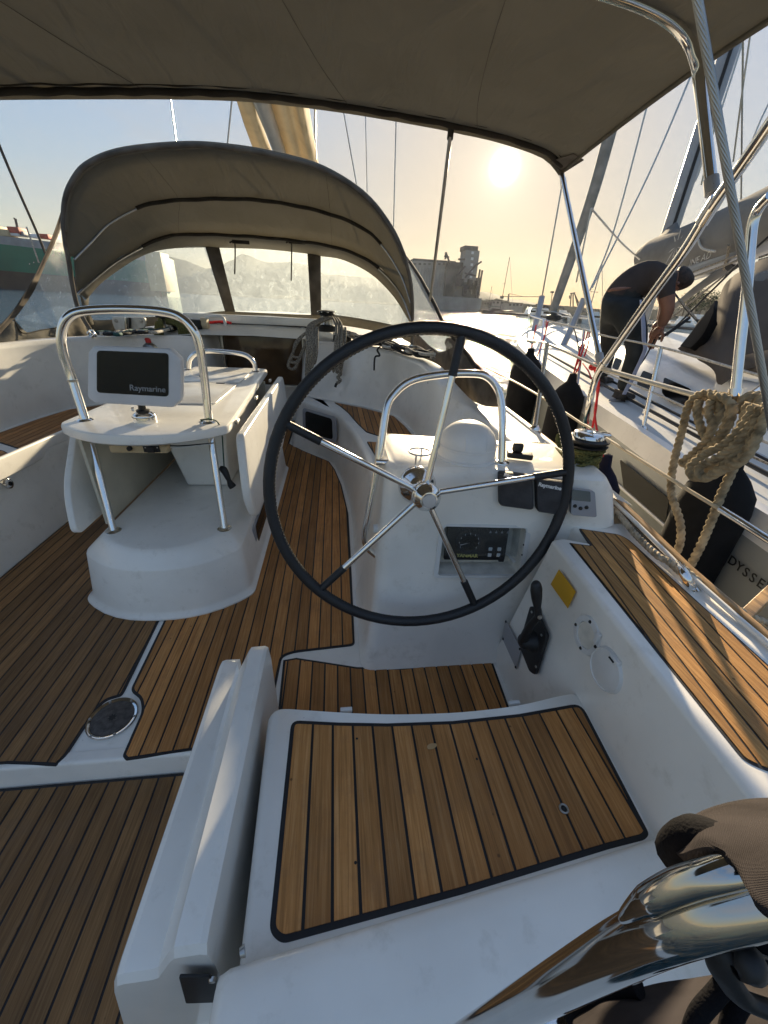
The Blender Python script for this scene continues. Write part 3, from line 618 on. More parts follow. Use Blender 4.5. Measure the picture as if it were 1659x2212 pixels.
# steering wheel
wh = thing('steering_wheel', None, 'large five-spoked yacht wheel with black leather rim and chrome hub', 'steering wheel')
wc = V((.261, 1.023, -.495)); tilt = R(8.0)
wn = V((0, -math.cos(tilt), math.sin(tilt))); wu = V((1, 0, 0)); wv = wu.cross(wn); wv = -wv if wv.z < 0 else wv
def wp(r, deg, off=0): a = R(deg); return wc+(wu*math.cos(a)+wv*math.sin(a))*r+wn*off
tube('rim', [wp(.45, k*5) for k in range(72)], .0165, BLR, wh, closed=True, straight=True, res=16)
vs = []; fs = []
for i in range(240):          # raised cross stitching round the inside of the rim
    for s in (-1, 1):
        a = i*1.5; p0 = wp(.4338, a, .004*s); p1 = wp(.4338, a+.9, -.002*s); b0 = len(vs); d = (wp(0, a)-p0).normalized()*.0016
        side_ = wn*.0008; vs += [p0-side_, p0+side_, p1+side_+d*.2, p1-side_+d*.2, p0-side_+d, p0+side_+d, p1+side_+d, p1-side_+d]
        fs += [(b0, b0+1, b0+2, b0+3), (b0+4, b0+5, b0+6, b0+7), (b0, b0+1, b0+5, b0+4), (b0+1, b0+2, b0+6, b0+5), (b0+2, b0+3, b0+7, b0+6), (b0+3, b0, b0+4, b0+7)]
o = mesh('stitching', vs, fs, ROPEK, wh, smooth=False)
for k in range(5):
    a = 81+72*k
    tube('spoke', [wp(.028, a, .0), wp(.30, a), wp(.345, a)], .0095, STEEL, wh, straight=True, res=16)
    tube('spoke_grip', [wp(.338, a), wp(.343, a), wp(.42, a), wp(.442, a)], .012, BLR, wh, straight=True, res=14)
lathe('hub', [(0, .062), (.010, .062), (.024, .060), (.026, .055), (.037, .045), (.043, .030), (.043, .012), (.036, .002), (.030, -.008), (.024, -.03)], wc, STEEL, wh, 48, axis=wn)
lathe('hub_cap', [(0, .0655), (.019, .065), (.021, .062)], wc, mat('satin_cap', (.55, .56, .60), .4, .8, var=.05), wh, 40, axis=wn)
lathe('flange', [(.022, -.03), (.024, -.055), (.036, -.07), (.052, -.078), (.060, -.088), (.061, -.105)], wc+V((-.004, 0, 0)), STEEL, wh, 48, axis=wn)
for k in range(5):
    a = 60+72*k; lathe('flange_screw', [(0, -.074), (.0045, -.076), (.006, -.084)], wp(.047, a), STEELD, wh, 10, axis=wn)
# pedestal guard
gd = thing('pedestal_guard_rail', None, 'chrome arched guard rail standing round the pedestal behind the wheel', 'grab rail')
tube('rail', [P(1083, 997, z=-.448), P(1085, 930, y=1.20), P(1083, 870, y=1.23), P(1072, 836, y=1.25), P(1048, 812, y=1.26), P(1010, 807, y=1.27), P(950, 810, y=1.28), P(890, 822, y=1.28), P(853, 850, y=1.27), P(835, 885, y=1.25), P(820, 985, y=1.21), P(799, 1095, y=1.19), P(789, 1155, y=1.18), P(794, 1182, y=1.18), P(820, 1205, y=1.17)], .0125, STEEL, gd, res=16)
lathe('foot', [(.0, .006), (.018, .006), (.026, .003), (.027, 0)], P(1083, 999, z=-.452), STEEL, gd, 24)
tube('bracket', [P(812, 998, y=1.20), P(846, 1000, y=1.20)], .011, STEEL, gd, straight=True)
lathe('bracket_cap', [(0, .022), (.016, .022), (.016, 0)], P(806, 1142, y=1.18), PLW, gd, 16, axis=(1, 0, 0))
# instruments on the pod
A_, B_, C_ = P(1073, 1016, z=-.452), P(1283, 1057, z=-.48), P(1076, 1092, y=1.082)
pn = (B_-A_).cross(C_-A_).normalized()
if pn.y > 0: pn = -pn
pu = (B_-A_).normalized(); pv = pn.cross(pu); pv = -pv if pv.z < 0 else pv
RMp = Matrix((pu, pv, pn)).transposed()
def pod(a, b, off=0): return PP(a, b, A_+pn*(.012+off), pn)
def cover(pts, label):
    t = thing('instrument_cover', None, label, 'instrument cover', 'instrument covers on the helm pod')
    q = fillet([pod(a, b, -.014) for a, b in pts], .014, 4); c = sum(q, V((0, 0, 0)))/len(q)
    q1 = [p+pn*.020 for p in q]; q2 = [c+(p-c)*.93+pn*.028 for p in q]; q3 = [c+(p-c)*.5+pn*.030 for p in q]; w = len(q)
    vs = q+q1+q2+q3; fs = [(i*w+j, i*w+(j+1) % w, (i+1)*w+(j+1) % w, (i+1)*w+j) for i in range(3) for j in range(w)]+[tuple(range(3*w, 4*w)), tuple(range(w))]
    mesh('shell', vs, fs, PLK, t, ang=50)
    return t
PLK = mat('soft_black_cover', (.035, .034, .038), .62, var=.2, vscale=30, bump=.15, bscale=120)
c1 = cover([(1074, 1015), (1147, 1024), (1150, 1098), (1076, 1088)], 'black instrument cover on the pod, next to the chrome guard foot')
text('brand_letters', 'Raymarine', pod(1113, 1030, .0165), pu, pv, .0165, WHT, c1, bold=.0006)
c2 = cover([(1153, 1029), (1219, 1037), (1221, 1110), (1156, 1101)], 'black instrument cover in the middle, Raymarine lettering beside the wheel rim')
text('brand_letters', 'Raymarine', pod(1188, 1051, .0165), pu, pv, .0165, WHT, c2, bold=.0006)
apt = thing('autopilot_display', None, 'grey autopilot display with three buttons at the outer end of the pod', 'display')
q = fillet([pod(a, b, -.012) for a, b in ((1231, 1052), (1280, 1058), (1284, 1113), (1229, 1108))], .008, 4)
prism('case', q, pn*.022, PLG, apt, bevel=.004)
prism('lcd', fillet([pod(a, b, .0105) for a, b in ((1236, 1057), (1275, 1062), (1276, 1084), (1235, 1080))], .003, 2), pn*.001, LCD, apt)
for a, b in ((1242, 1093), (1254, 1098), (1267, 1096)): lathe('button', [(0, .005), (.005, .004), (.006, 0)], pod(a, b, .010), BLK, apt, 16, axis=pn)
# rope clutch block behind the covers
jc = thing('jamming_cleat', None, 'small black rope clutch block on the pod behind the covers', 'clutch')
q = P(1122, 985, z=-.44)
box('base', q+V((0, .0, .004)), (.085, .045, .018), BLK, jc, bevel=.005, rot=Matrix.Rotation(-.35, 3, 'Z')); box('lever', q+V((-.008, .008, .028)), (.036, .03, .032), BLK, jc, bevel=.010, rot=Matrix.Rotation(-.5, 3, 'Z'))
# ================================================================== HELM SEAT, AFT MOULDINGS
st_ = thing('helm_seat', None, 'white helm seat with teak slatted top in front of the camera', 'seat')
sz = -.90
so_ = [(-.176, .652), (-.05, .632), (.11, .610), (.30, .600), (.47, .607), (.60, .628), (.648, .632), (.640, .40), (.618, .12), (-.155, .12)]
so_ = fillet([V((x, y, sz-.004)) for x, y in so_], [.04, .05, .1, .1, .1, .03, .04, .04, .04, .04], 6)
c = sum(so_, V((0, 0, 0)))/len(so_)
lev = [(1.0, -.36), (1.0, -.03), (.995, -.012), (.985, -.003), (.965, 0)]
rr = [[V((c.x+(p.x-c.x)*s, c.y+(p.y-c.y)*(s if s > .99 else s-.0), p.z+dz)) for p in so_] for s, dz in lev]
w = len(so_); vs = [v for r_ in rr for v in r_]
mesh('seat_box', vs, [(i*w+j, i*w+(j+1) % w, (i+1)*w+(j+1) % w, (i+1)*w+j) for i in range(4) for j in range(w)]+[tuple(range(4*w, 5*w))], GEL, st_, ang=50)
sk = [P(629, 1554, z=sz), P(730, 1559, z=sz), P(836, 1561, z=sz), P(978, 1556, z=sz), P(1120, 1541, z=sz), P(1256, 1517, z=sz), P(1404, 1800, z=sz), P(1395, 1812, z=sz), P(1318, 1832, z=sz), P(1000, 1930, z=sz), P(607, 2038, z=sz), P(581, 2012, z=sz)]
planks(st_, fillet(sk, [.022, 0, 0, 0, 0, .03, .012, .012, 0, 0, .02, .02], 5), sz-.003, .0475, TEAK, gap=.0058, x0=-.121+.012, border=.0095, prou=.002)
tube('drain_plug', [P(1218, 1747, z=sz)+V((.008*math.cos(a), .008*math.sin(a), .0005)) for a in [i*math.pi/6 for i in range(12)]], .0022, STEELD, st_, closed=True, res=8)
lathe('plug_core', [(0, .0015), (.0055, .001)], P(1218, 1747, z=sz), BLK, st_, 14)
prism('wood_dowel_patch', fillet([P(a, b, z=sz+.0002) for a, b in ((922, 1611), (930, 1606), (943, 1606), (944, 1612), (936, 1618), (924, 1619))], .003, 2), (0, 0, .0006), mat('pale_wood', (.52, .33, .15), .6), st_)
for a, b in ((768, 1864), (771, 1556+40), (1030, 1640)): lathe('screw_hole', [(0, .0012), (.0028, .001)], P(a, b, z=sz), BLK, st_, 10)
for a, b in ((748, 1532), (1112, 1517)):
    q = P(a, b, z=sz-.012); box('hinge', q+V((0, .002, -.006)), (.030, .010, .012), PLW, st_, bevel=.002)
# folding bench mouldings to the left of the seat
bn = thing('gate_moulding', None, 'tall narrow white stepped moulding standing between the lower deck and the helm seat', 'moulding')
sec = [(-.350, -1.36), (-.342, -.96), (-.332, -.935), (-.322, -.93), (-.283, -.93), (-.272, -.925), (-.243, -.862), (-.236, -.852), (-.200, -.850), (-.192, -.856), (-.188, -.90), (-.184, -1.36)]
ys = [(.80, .0), (.79, .004), (.775, .008), (.5, .0), (.25, .0), (.232, -.004), (.224, -.02), (.222, -.45)]
rows = []
for i, (y, dz) in enumerate(ys):
    sl_ = 0
    rows.append([(x*(1.0+(.045+(.17 if j == 0 else 0))*((.8-y)/.6)), y+(.03 if (j < 5 and y > .7) else 0), z+(dz if z > -1.2 else 0) if i else z-.0) for j, (x, z) in enumerate(sec)])
fr0 = [(p[0], p[1]+.006, -1.30) for p in rows[0]]
grid('body', [fr0]+rows, GEL, bn, ang=24)
q = [P(388, 2103, y=.214), P(455, 2103, y=.214), P(468, 2112, y=.214), P(466, 2158, y=.214), P(403, 2160, y=.214)]
prism('latch_plate', fillet(q, .004, 3), (0, -.004, 0), BLK, bn, bevel=.001)
lathe('latch_bolt', [(0, .006), (.005, .005), (.007, 0)], P(460, 2112, y=.212), STEELD, bn, 14, axis=(0, -1, 0))
lathe('pivot_bolt', [(0, .008), (.006, .007), (.008, 0)], P(529, 2053, y=.22), STEELD, bn, 14, axis=(-1, -.3, 0))
# rounded white transom coaming behind the seat
tr_ = struct('transom_coaming')
la = [P(466, 2150, z=-.93), P(468, 2120, z=-.885), P(480, 2098, z=-.870), P(520, 2082, z=-.862), P(600, 2058, z=-.860), P(1000, 1938, z=-.862), P(1300, 1846, z=-.862), P(1440, 1802, z=-.860), P(1478, 1793, z=-.862), P(1500, 1830, z=-.875)]
la = resample(cr(la, 5), 50)
def sh(dy, dz, s=1): return [p+V((0, dy, dz)) for p in la]
grid('coaming', [sh(.004, -.34), sh(.004, -.02), sh(0, -.006), sh(-.008, 0), sh(-.03, .0015), sh(-.08, .000), sh(-.105, -.004), sh(-.125, -.018), sh(-.24, -.060), sh(-.6, -.16)], GEL, tr_, ang=80)

# ================================================================== FITTINGS ON THE COAMING WALL
wn0 = V((1, 0, -.06)).normalized(); wn0 = -wn0; wp0 = V((.612, 0, -1.22))
def PW(a, b, off=0): return PP(a, b, wp0+wn0*off, wn0)
stk = prism('reflective_sticker', [PW(1208, 1230, .001), PW(1244, 1278, .001), PW(1227, 1314, .001), PW(1190, 1262, .001)], wn0*.0012, YEL)
tag(stk, 'yellow rectangular sticker on the white coaming wall above the throttle', 'sticker')
sp_ = thing('cover_plate', None, 'grey metal plate with four corner screws left of the throttle', 'plate')
q = [PW(1093, 1339, .001), PW(1126, 1402, .001), PW(1116, 1446, .001), PW(1086, 1380, .001)]
prism('plate', q, wn0*.0015, SILV, sp_)
for a, b in ((1093, 1343), (1123, 1402), (1114, 1441), (1087, 1380)): lathe('screw', [(0, .003), (.0045, .002), (.005, 0)], PW(a, b, .0025), BLK, sp_, 10, axis=wn0)
th = thing('throttle_lever', None, 'black engine throttle lever with red button on a black plate', 'throttle')
pq = [PW(1152, 1308, .001), PW(1163, 1317, .001), PW(1188, 1373, .001), PW(1162, 1458, .001), PW(1150, 1450, .001), PW(1130, 1400, .001), PW(1131, 1380, .001)]
prism('mount_plate', fillet(pq, .010, 3), wn0*.012, BLK, th, bevel=.003)
hb = PW(1152, 1385, .012)
lathe('hub', [(.034, 0), (.032, .012), (.026, .020), (.022, .040), (.018, .044), (0, .045)], hb, BLK, th, 28, axis=wn0)
h0 = hb+wn0*.035
tp1 = PW(1158, 1265, .085); tp2 = PW(1162, 1330, .060)
tube('arm', [h0, h0.lerp(tp2, .5)+wn0*.006, tp2, tp2.lerp(tp1, .3)], .010, BLK, th, radii=[.016, .012, .009, .010], res=14)
tube('grip', [tp2.lerp(tp1, -.05), tp2.lerp(tp1, .35), tp1.lerp(tp2, .25), tp1, tp1+(tp1-tp2).normalized()*.012], .015, BLK, th, radii=[.010, .012, .018, .020, .017, .010], res=18, flat=.8)
lathe('trim_button', [(0, .003), (.006, .003), (.007, 0)], tp2.lerp(tp1, .05)-V((0, .012, 0)), STEELD, th, 14, axis=(0, -1, .2))
lathe('red_button', [(0, .014), (.006, .013), (.0075, .010), (.0075, 0)], PW(1138, 1381, .030), REDP, th, 16, axis=(-.75, -.6, 0))
for a, b in ((1170, 1372), (1158, 1440), (1149, 1322)): lathe('plate_screw', [(0, .003), (.004, .002), (.005, 0)], PW(a, b, .0125), STEELD, th, 10, axis=wn0)
# shower socket, open, and its round lid hinged below
sw = thing('shower_socket', None, 'round white shower socket with open recess and four screws on the coaming wall', 'shower socket')
q = PW(1270, 1372)
def wl(name, prof, p, m, parent, n=40): return lathe(name, prof, p, m, parent, n, axis=wn0)
qc = q-wn0*.002
pcut = lathe('c', [(.0, -.10), (.034, -.10), (.034, .03), (.0, .03)], q, GEL, None, 32, axis=wn0)
cut(bpy.data.objects['coaming_block'], pcut)
wl('flange', [(.034, .000), (.035, .008), (.049, .007), (.052, .001)], q, PLW, sw)
wl('well', [(.034, .004), (.031, -.05), (.018, -.056), (0, -.057)], q, DIRT, sw)
wl('shower_head', [(0, -.022), (.016, -.024), (.020, -.032), (.015, -.056)], q+V((0, .0, -.006)), PLW, sw, 24)
box('hinge_lug', q+wn0*.008+V((0, -.038, .030)), (.010, .012, .03), PLW, sw, bevel=.002)
e1 = V((0, 1, 0)); e2 = wn0.cross(e1)
for k in range(4):
    a = math.pi/2*k+.1; wl('screw', [(0, .010), (.0035, .010), (.005, .007)], q+e1*.042*math.cos(a)+e2*.042*math.sin(a), BLK, sw, 10)
ld = thing('round_lid', None, 'round white plastic lid hanging open below the shower socket', 'lid')
q = PW(1319, 1446)
wl('disc', [(0, .016), (.045, .016), (.050, .013), (.053, .009), (.054, .002)], q, PLW, ld, 48)
wl('raised_ring', [(.046, .0158), (.0475, .0185), (.0495, .0175), (.051, .013)], q, PLW, ld, 48)
box('hinge', q+wn0*.014+V((0, -.012, .047)), (.012, .030, .012), PLW, ld, bevel=.002); box('hinge_pin', q+wn0*.021+V((0, -.010, .045)), (.004, .016, .003), BLK, ld)

# ================================================================== COCKPIT TABLE
tb = thing('cockpit_table', None, 'white cockpit table with folded leaves on a moulded plinth', 'table')
fz = -.925
xl, xr = -1.085, -.400
def plan(z, g, yb=3.05, bulge=1.0, y0=1.33):
    cx_ = (xl+xr)/2-.0; pts = []
    for k in range(13):
        t = -1+k/6; x = cx_+t*((xr-xl)/2-g); pts.append(V((x, y0+g*.9+.15*abs(t)**2.4*bulge, z)))
    pts.append(V((xr-g+.0, yb, z))); pts.append(V((xl+g, yb, z))); return fillet(pts, [.05]+[0]*11+[.05, .05, .05], 5)
lvls = [(SOLE+.001, -.018), (SOLE+.008, -.018), (SOLE+.018, -.004), (SOLE+.035, .002), (-.995, .022), (-.985, .026), (fz-.012, .075), (fz-.002, .086), (fz, .098)]
rr = [plan(z, g) for z, g in lvls]; w = len(rr[0]); vs = [v for r_ in rr for v in r_]
mesh('plinth', vs, [(i*w+j, i*w+(j+1) % w, (i+1)*w+(j+1) % w, (i+1)*w+j) for i in range(len(rr)-1) for j in range(w)]+[tuple(range((len(rr)-1)*w, len(rr)*w))], GEL, tb, ang=45)
# window in the plinth side
q = [V((xr-.018, y, z)) for y, z in ((1.72, -1.02), (2.35, -1.02), (2.30, -1.15), (1.75, -1.16))]
prism('side_locker_frame', fillet(q, .03, 5), (.008, 0, .002), PLG, tb, bevel=.002)
c = sum(q, V((0, 0, 0)))/4
prism('side_locker_pane', fillet([c+(p-c)*.86+V((.009, 0, 0)) for p in q], .03, 5), (.002, 0, 0), DARKW, tb)
ttz = -.49
def topplan(z, g=0):
    pts = []
    for k in range(13):
        t = -1+k/6; x = -.787+t*(.330-g); pts.append(V((x, 1.535+g+.16*abs(t)**2.2, z)))
    pts += [V((-.52-g, 3.27-g, z)), V((-1.06+g, 3.27-g, z))]; return fillet(pts, [.05]+[0]*11+[.05, .05, .05], 5)
rr = [topplan(ttz-.045, .012), topplan(ttz-.036, .0), topplan(ttz-.012, 0), topplan(ttz-.003, .004), topplan(ttz, .014)]
w = len(rr[0]); vs = [v for r_ in rr for v in r_]
mesh('tabletop', vs, [(i*w+j, i*w+(j+1) % w, (i+1)*w+(j+1) % w, (i+1)*w+j) for i in range(len(rr)-1) for j in range(w)]+[tuple(range((len(rr)-1)*w, len(rr)*w)), tuple(range(w))], GEL, tb, ang=45)
hq = [V((-.99, 2.05, ttz+.001)), V((-.60, 2.05, ttz+.001)), V((-.60, 2.95, ttz+.001)), V((-.99, 2.95, ttz+.001))]
for k, (y0_, y1_) in enumerate(((2.05, 2.60), (2.615, 3.0))):
    qq = fillet([V((-1.0, y0_, ttz+.0005)), V((-.60, y0_, ttz+.0005)), V((-.60, y1_, ttz+.0005)), V((-1.0, y1_, ttz+.0005))], .05, 5)
    prism('locker_lid', qq, (0, 0, .006), GEL, tb, bevel=.003)
box('lid_pull', (-.70, 2.58, ttz+.008), (.05, .010, .003), BLK, tb)
# centre box between the leaves, ice locker
q0 = [V((-.88, 1.98, -.55)), V((-.545, 1.98, -.55)), V((-.545, 2.9, -.55)), V((-.88, 2.9, -.55))]
q1 = [V((-.80, 2.02, fz-.0)), V((-.575, 2.02, fz-.0)), V((-.575, 2.9, fz-.0)), V((-.80, 2.9, fz-.0))]
loftp('ice_box', [p+V((0, 0, .003)) for p in q1], [p+V((0, 0, .03)) for p in q0], GEL, tb, bevel=.02, seg=4)
box('inner_panel', (-1.03, 2.35, -.74), (.012, 1.4, .40), GELC, tb); box('back_panel', (-.78, 3.0, -.74), (.55, .02, .40), GELC, tb)
# folded leaves
def leaf(x, outl, thick, xtop):
    a = [V((xtop+(x-xtop)*((ttz-.01-z)/.4), y, z)) for y, z in outl]; return fillet(a, [.03, .09, .12, .03, .03][:len(a)], 5), V((thick, 0, 0))
rl = [(1.70, -.535), (3.20, -.530), (3.24, -.80), (2.7, -.925), (1.66, -.925), (1.60, -.80)]
ra = fillet([V((-.435+.03*((-.53-z)/.4), y, z)) for y, z in rl], [.04, .05, .05, .1, .05, .1], 5)
prism('right_leaf', ra, (.038, 0, 0), GEL, tb, bevel=.010)
la_ = fillet([V((-1.165+.06*((-.53-z)/.4), y, z)) for y, z in ((1.85, -.535), (3.20, -.53), (3.20, -.80), (2.7, -.925), (1.52, -.925), (1.60, -.75))], [.1, .05, .05, .1, .05, .15], 5)
prism('left_leaf', la_, (.028, 0, 0), GEL, tb, bevel=.008)
for y in (1.85, 2.35, 2.9): box('hinge', (-.452, y, -.515), (.014, .05, .016), STEELD, tb, bevel=.002)
# handrails
lf = P(245, 1146, z=fz); rf = P(485, 1141, z=fz); lt = P(184, 907, z=ttz); rt = P(451, 912, z=ttz)
for a, b in ((lf, lt), (rf, rt)):
    tube('support_post', [a, b-V((0, 0, .02))], .0140, STEEL, tb, straight=True, res=18)
    lathe('post_foot', [(.014, .006), (.024, .005), (.030, .001), (.031, 0)], a, STEEL, tb, 24)
    lathe('top_collar', [(.0155, .006), (.024, .005), (.029, .001), (.030, 0)], b, STEEL, tb, 24)
ap = [lt, P(156, 820, y=1.78), P(136, 760, y=1.78), P(133, 720, y=1.78), P(146, 687, y=1.78), P(180, 672, y=1.79), P(260, 668, y=1.79), P(340, 672, y=1.78), P(385, 683, y=1.78), P(414, 708, y=1.77), P(431, 748, y=1.77), P(443, 830, y=1.76), rt]
tube('handrail', ap, .0165, STEEL, tb, res=20)
for a, b in ((156, 822), (440, 812)): 
    q = P(a, b, y=1.772); tube('rail_joint', [q-V((0, 0, .004)), q+V((0, 0, .004))], .0178, STEELD, tb, straight=True)
tube('forward_handle', [P(407, 796, y=3.1), P(409, 778, y=3.1), P(423, 764, y=3.1), P(450, 758, y=3.1), P(500, 761, y=3.1), P(532, 768, y=3.1), P(548, 783, y=3.1), P(552, 801, y=3.1)], .017, STEEL, tb, res=14)
for a, b in ((407, 797), (553, 802)): lathe('handle_foot', [(0, .006), (.022, .006), (.034, .001)], P(a, b, z=ttz), STEEL, tb, 20)
# socket box under the top
sb = thing('socket_box', None, 'cream socket box with black switch and black outlet under the tabletop edge', 'socket box')
q = P(305, 967, y=1.66)
box('case', q, (.225, .05, .034), mat('cream_plastic', (.62, .47, .27), .5, var=.08), sb, bevel=.008)
lathe('switch', [(.0, .012), (.009, .012), (.010, 0)], P(281, 968, y=1.634), BLK, sb, 16, axis=(0, -1, 0))
box('outlet', P(327, 968, y=1.630), (.062, .008, .034), BLK, sb, bevel=.002); box('outlet_cap', P(326, 971, y=1.622), (.030, .014, .026), BLK, sb, bevel=.004)
for a in (314, 340): lathe('screw', [(0, .003), (.003, .002)], P(a, 967, y=1.625), STEELD, sb, 8, axis=(0, -1, 0))
for k in range(2): tube('cable', [P(350, 962+k*4, y=1.66), P(390, 963+k*3, y=1.68), P(430, 960+k*2, y=1.69), P(462, 957, y=1.70)], .003, PLW if k else BLK, sb, res=8)
# chartplotter on its swivel mount
mt = thing('chartplotter', None, 'white cased chartplotter with dark screen on a chrome swivel mount', 'chartplotter')
yb_ = 1.60
cs = [P(206, 746, y=yb_), P(372, 752, y=yb_), P(396, 775, y=yb_), P(396, 862, y=yb_), P(378, 879, y=yb_), P(210, 869, y=yb_), P(193, 857, y=yb_), P(195, 758, y=yb_)]
cs = fillet(cs, .010, 4); w = len(cs); c = sum(cs, V((0, 0, 0)))/w
f0 = [p+V((0, -.004, 0)) for p in cs]; f1 = [c+(p-c)*.975+V((0, -.018, 0)) for p in cs]; f2 = [c+(p-c)*.90+V((0, -.024, 0)) for p in cs]; b1 = [c+(p-c)*.96+V((0, .03, 0)) for p in cs]; b2 = [c+(p-c)*.85+V((0, .045, 0)) for p in cs]
rr = [b2, b1, cs, f0, f1, f2]; vs = [v for r_ in rr for v in r_]
mesh('case', vs, [(i*w+j, i*w+(j+1) % w, (i+1)*w+(j+1) % w, (i+1)*w+j) for i in range(5) for j in range(w)]+[tuple(range(w)), tuple(range(5*w, 6*w))], PLL, mt, ang=40)
ys_ = yb_-.026
prism('screen', fillet([P(209, 757, y=ys_), P(364, 763, y=ys_), P(364, 857, y=ys_), P(209, 848, y=ys_)], .014, 5), (0, .004, 0), SCR, mt)
text('brand_letters', 'Raymarine', P(318, 840, y=ys_-.001), (1, 0, -.035), (0, 0, 1), .0295, mat('grey_print', (.30, .31, .33), .5), mt, bold=.0004, shear=.15)
mz_ = P(315, 912, z=ttz)
lathe('mount_base', [(.044, 0), (.044, .028), (.042, .034), (.030, .042), (.018, .046)], mz_, STEEL, mt, 40)
tube('mount_band', [mz_+V((.0445*math.cos(a), .0445*math.sin(a), .026)) for a in [i*math.pi/12 for i in range(24)]], .0015, BLK, mt, closed=True, res=6, straight=True)
lathe('swivel', [(.020, .040), (.026, .046), (.026, .052), (.016, .056), (.014, .068), (.020, .085)], mz_, BLK, mt, 28)
lathe('knob', [(0, .012), (.008, .010), (.009, 0)], mz_+V((-.028, -.01, .056)), STEEL, mt, 14, axis=(-1, -.3, 0))
# winch handle pocket and green cord on the right post
wkh = thing('hanging_handle', None, 'black rubber handle on a thin green cord by the right table post', 'handle')
tube('cord', [P(433, 907, y=1.73), P(455, 906, y=1.71), P(470, 912, y=1.70), P(479, 935, y=1.70), P(482, 975, y=1.70), P(484, 1008, y=1.70)], .0028, GRN, wkh, res=8)
tube('cord_loop', [P(447, 912, y=1.76)+V((.020*math.cos(a), .020*math.sin(a), .008)) for a in [i*math.pi/6 for i in range(12)]], .0035, GRN, wkh, closed=True, res=8)
tube('grip', [P(474, 1010, y=1.70), P(484, 1016, y=1.70), P(492, 1032, y=1.69), P(498, 1045, y=1.69), P(503, 1052, y=1.69)], .016, BLK, wkh, radii=[.008, .017, .014, .010, .016, .017], res=14)
# ================================================================== WINCH, ROPES ON THE POD
wi = thing('winch', None, 'chrome self-tailing winch wound with olive rope at the outer end of the helm pod', 'winch')
wz = P(1262, 1020, z=-.50); wz = V((.858, 1.205, -.50))
lathe('base', [(.060, 0), (.060, .012), (.052, .018), (.042, .03)], wz, BLK, wi, 32)
lathe('drum', [(.042, .03), (.036, .06), (.038, .085), (.050, .098)], wz, STEELD, wi, 32)
lathe('self_tailer', [(.050, .098), (.068, .104), (.070, .109), (.055, .113), (.055, .118), (.070, .122), (.071, .127), (.052, .132)], wz, BLK, wi, 40)
lathe('cap', [(.052, .132), (.050, .142), (.044, .148), (.022, .150), (.020, .143), (0, .142)], wz, STEEL, wi, 40)
box('cap_arm', wz+V((.036, -.016, .146)), (.055, .030, .010), STEEL, wi, bevel=.004, rot=Matrix.Rotation(-.4, 3, 'Z'))
rp = thing('winch_rope', None, 'olive green sheet coiled in turns around the winch with a loop and loose tail', 'rope')
pts = []
for i in range(0, 7*12+1):
    a = i*math.pi/6; k = i/12; r = .050+.006*math.sin(k*2.1)+.004*math.sin(i*1.7); pts.append(wz+V((r*math.cos(a), r*math.sin(a), .022+.0105*k)))
rope('turns', pts, .0068, ROPEG, rp, step=.006, lay=1.6, amp=.10)
rope('slanted_coil', [wz+V((math.cos(a)*.070-.018, math.sin(a)*.066, .045+.035*math.cos(a+.4)+.004*math.sin(3*a))) for a in [i*math.pi/9 for i in range(0, 37)]], .0068, ROPEG, rp, step=.006, amp=.10)
rope('upper_loop', [P(a, b, y=1.13) for a, b in ((1224, 968), (1208, 962), (1205, 945), (1213, 936), (1222, 940), (1226, 952))], .0065, ROPEG, rp, amp=.1)
rope('long_loop', [P(1240, 1000, z=-.44), P(1196, 968, z=-.46), P(1168, 960, z=-.48), P(1146, 960, z=-.49), P(1137, 965, z=-.49), P(1150, 976, z=-.49), P(1172, 995, z=-.485), P(1198, 1010, z=-.48), P(1235, 1014, z=-.47)], .0068, ROPEG, rp, amp=.1)
rope('tail', [wz+V((.03, -.045, .035)), P(1280, 1030, z=-.475), P(1298, 1038, z=-.49), P(1311, 1052, z=-.53), P(1314, 1063, z=-.56), P(1305, 1066, z=-.57)], .0068, ROPEG, rp, amp=.1)
cht = thing('small_cleat', None, 'small chrome cleat plate at the foot of the winch', 'cleat')
box('plate', P(1203, 1008, z=-.488), (.05, .022, .010), STEEL, cht, bevel=.004)

# ================================================================== SPRAYHOOD
hd = thing('sprayhood', None, 'taupe canvas sprayhood with three clear front windows over the companionway', 'sprayhood')
def ysf(px):
    k = [(100, 3.5), (165, 3.56), (200, 3.75), (300, 4.25), (440, 4.8), (575, 4.92), (700, 4.8), (800, 4.3), (890, 3.66), (1000, 3.5)]
    for (a, b), (c, d) in zip(k, k[1:]):
        if px <= c: return b+(d-b)*max(0, (px-a)/(c-a))
    return k[-1][1]
def H(pts, off=0): return [P(a, b, y=ysf(a)+off) for a, b in pts]
hA = [P(a, b, y=3.5) for a, b in ((198, 718), (166, 658), (148, 562), (138, 500), (140, 440), (156, 395), (190, 356), (265, 327), (400, 314), (500, 320), (600, 337), (700, 367), (790, 425), (848, 500), (878, 570), (890, 640), (890, 748))]
s1 = [P(a, b, y=c_) for a, b, c_ in ((160, 556, 3.58), (195, 520, 3.7), (240, 476, 3.85), (325, 437, 4.0), (450, 427, 4.05), (575, 431, 4.05), (700, 456, 4.0), (780, 488, 3.95), (825, 526, 3.85), (866, 590, 3.7), (887, 650, 3.6))]
s2 = [P(a, b, y=c_) for a, b, c_ in ((168, 631, 3.58), (205, 598, 3.75), (260, 556, 4.0), (345, 513, 4.35), (400, 504, 4.5), (500, 506, 4.6), (625, 516, 4.55), (725, 532, 4.4), (800, 563, 4.15), (860, 622, 3.8), (889, 690, 3.62))]
hA2 = hA[2:-1]
def wig(row, a, ph):
    return [p+V((0, 0, a*math.sin(i*.9+ph)+a*.6*math.sin(i*2.3+ph))) for i, p in enumerate(row)]
r0 = resample(cr(hA2, 6), 60); r1 = resample(cr(s1, 6), 60); r2 = resample(cr(s2, 6), 60)
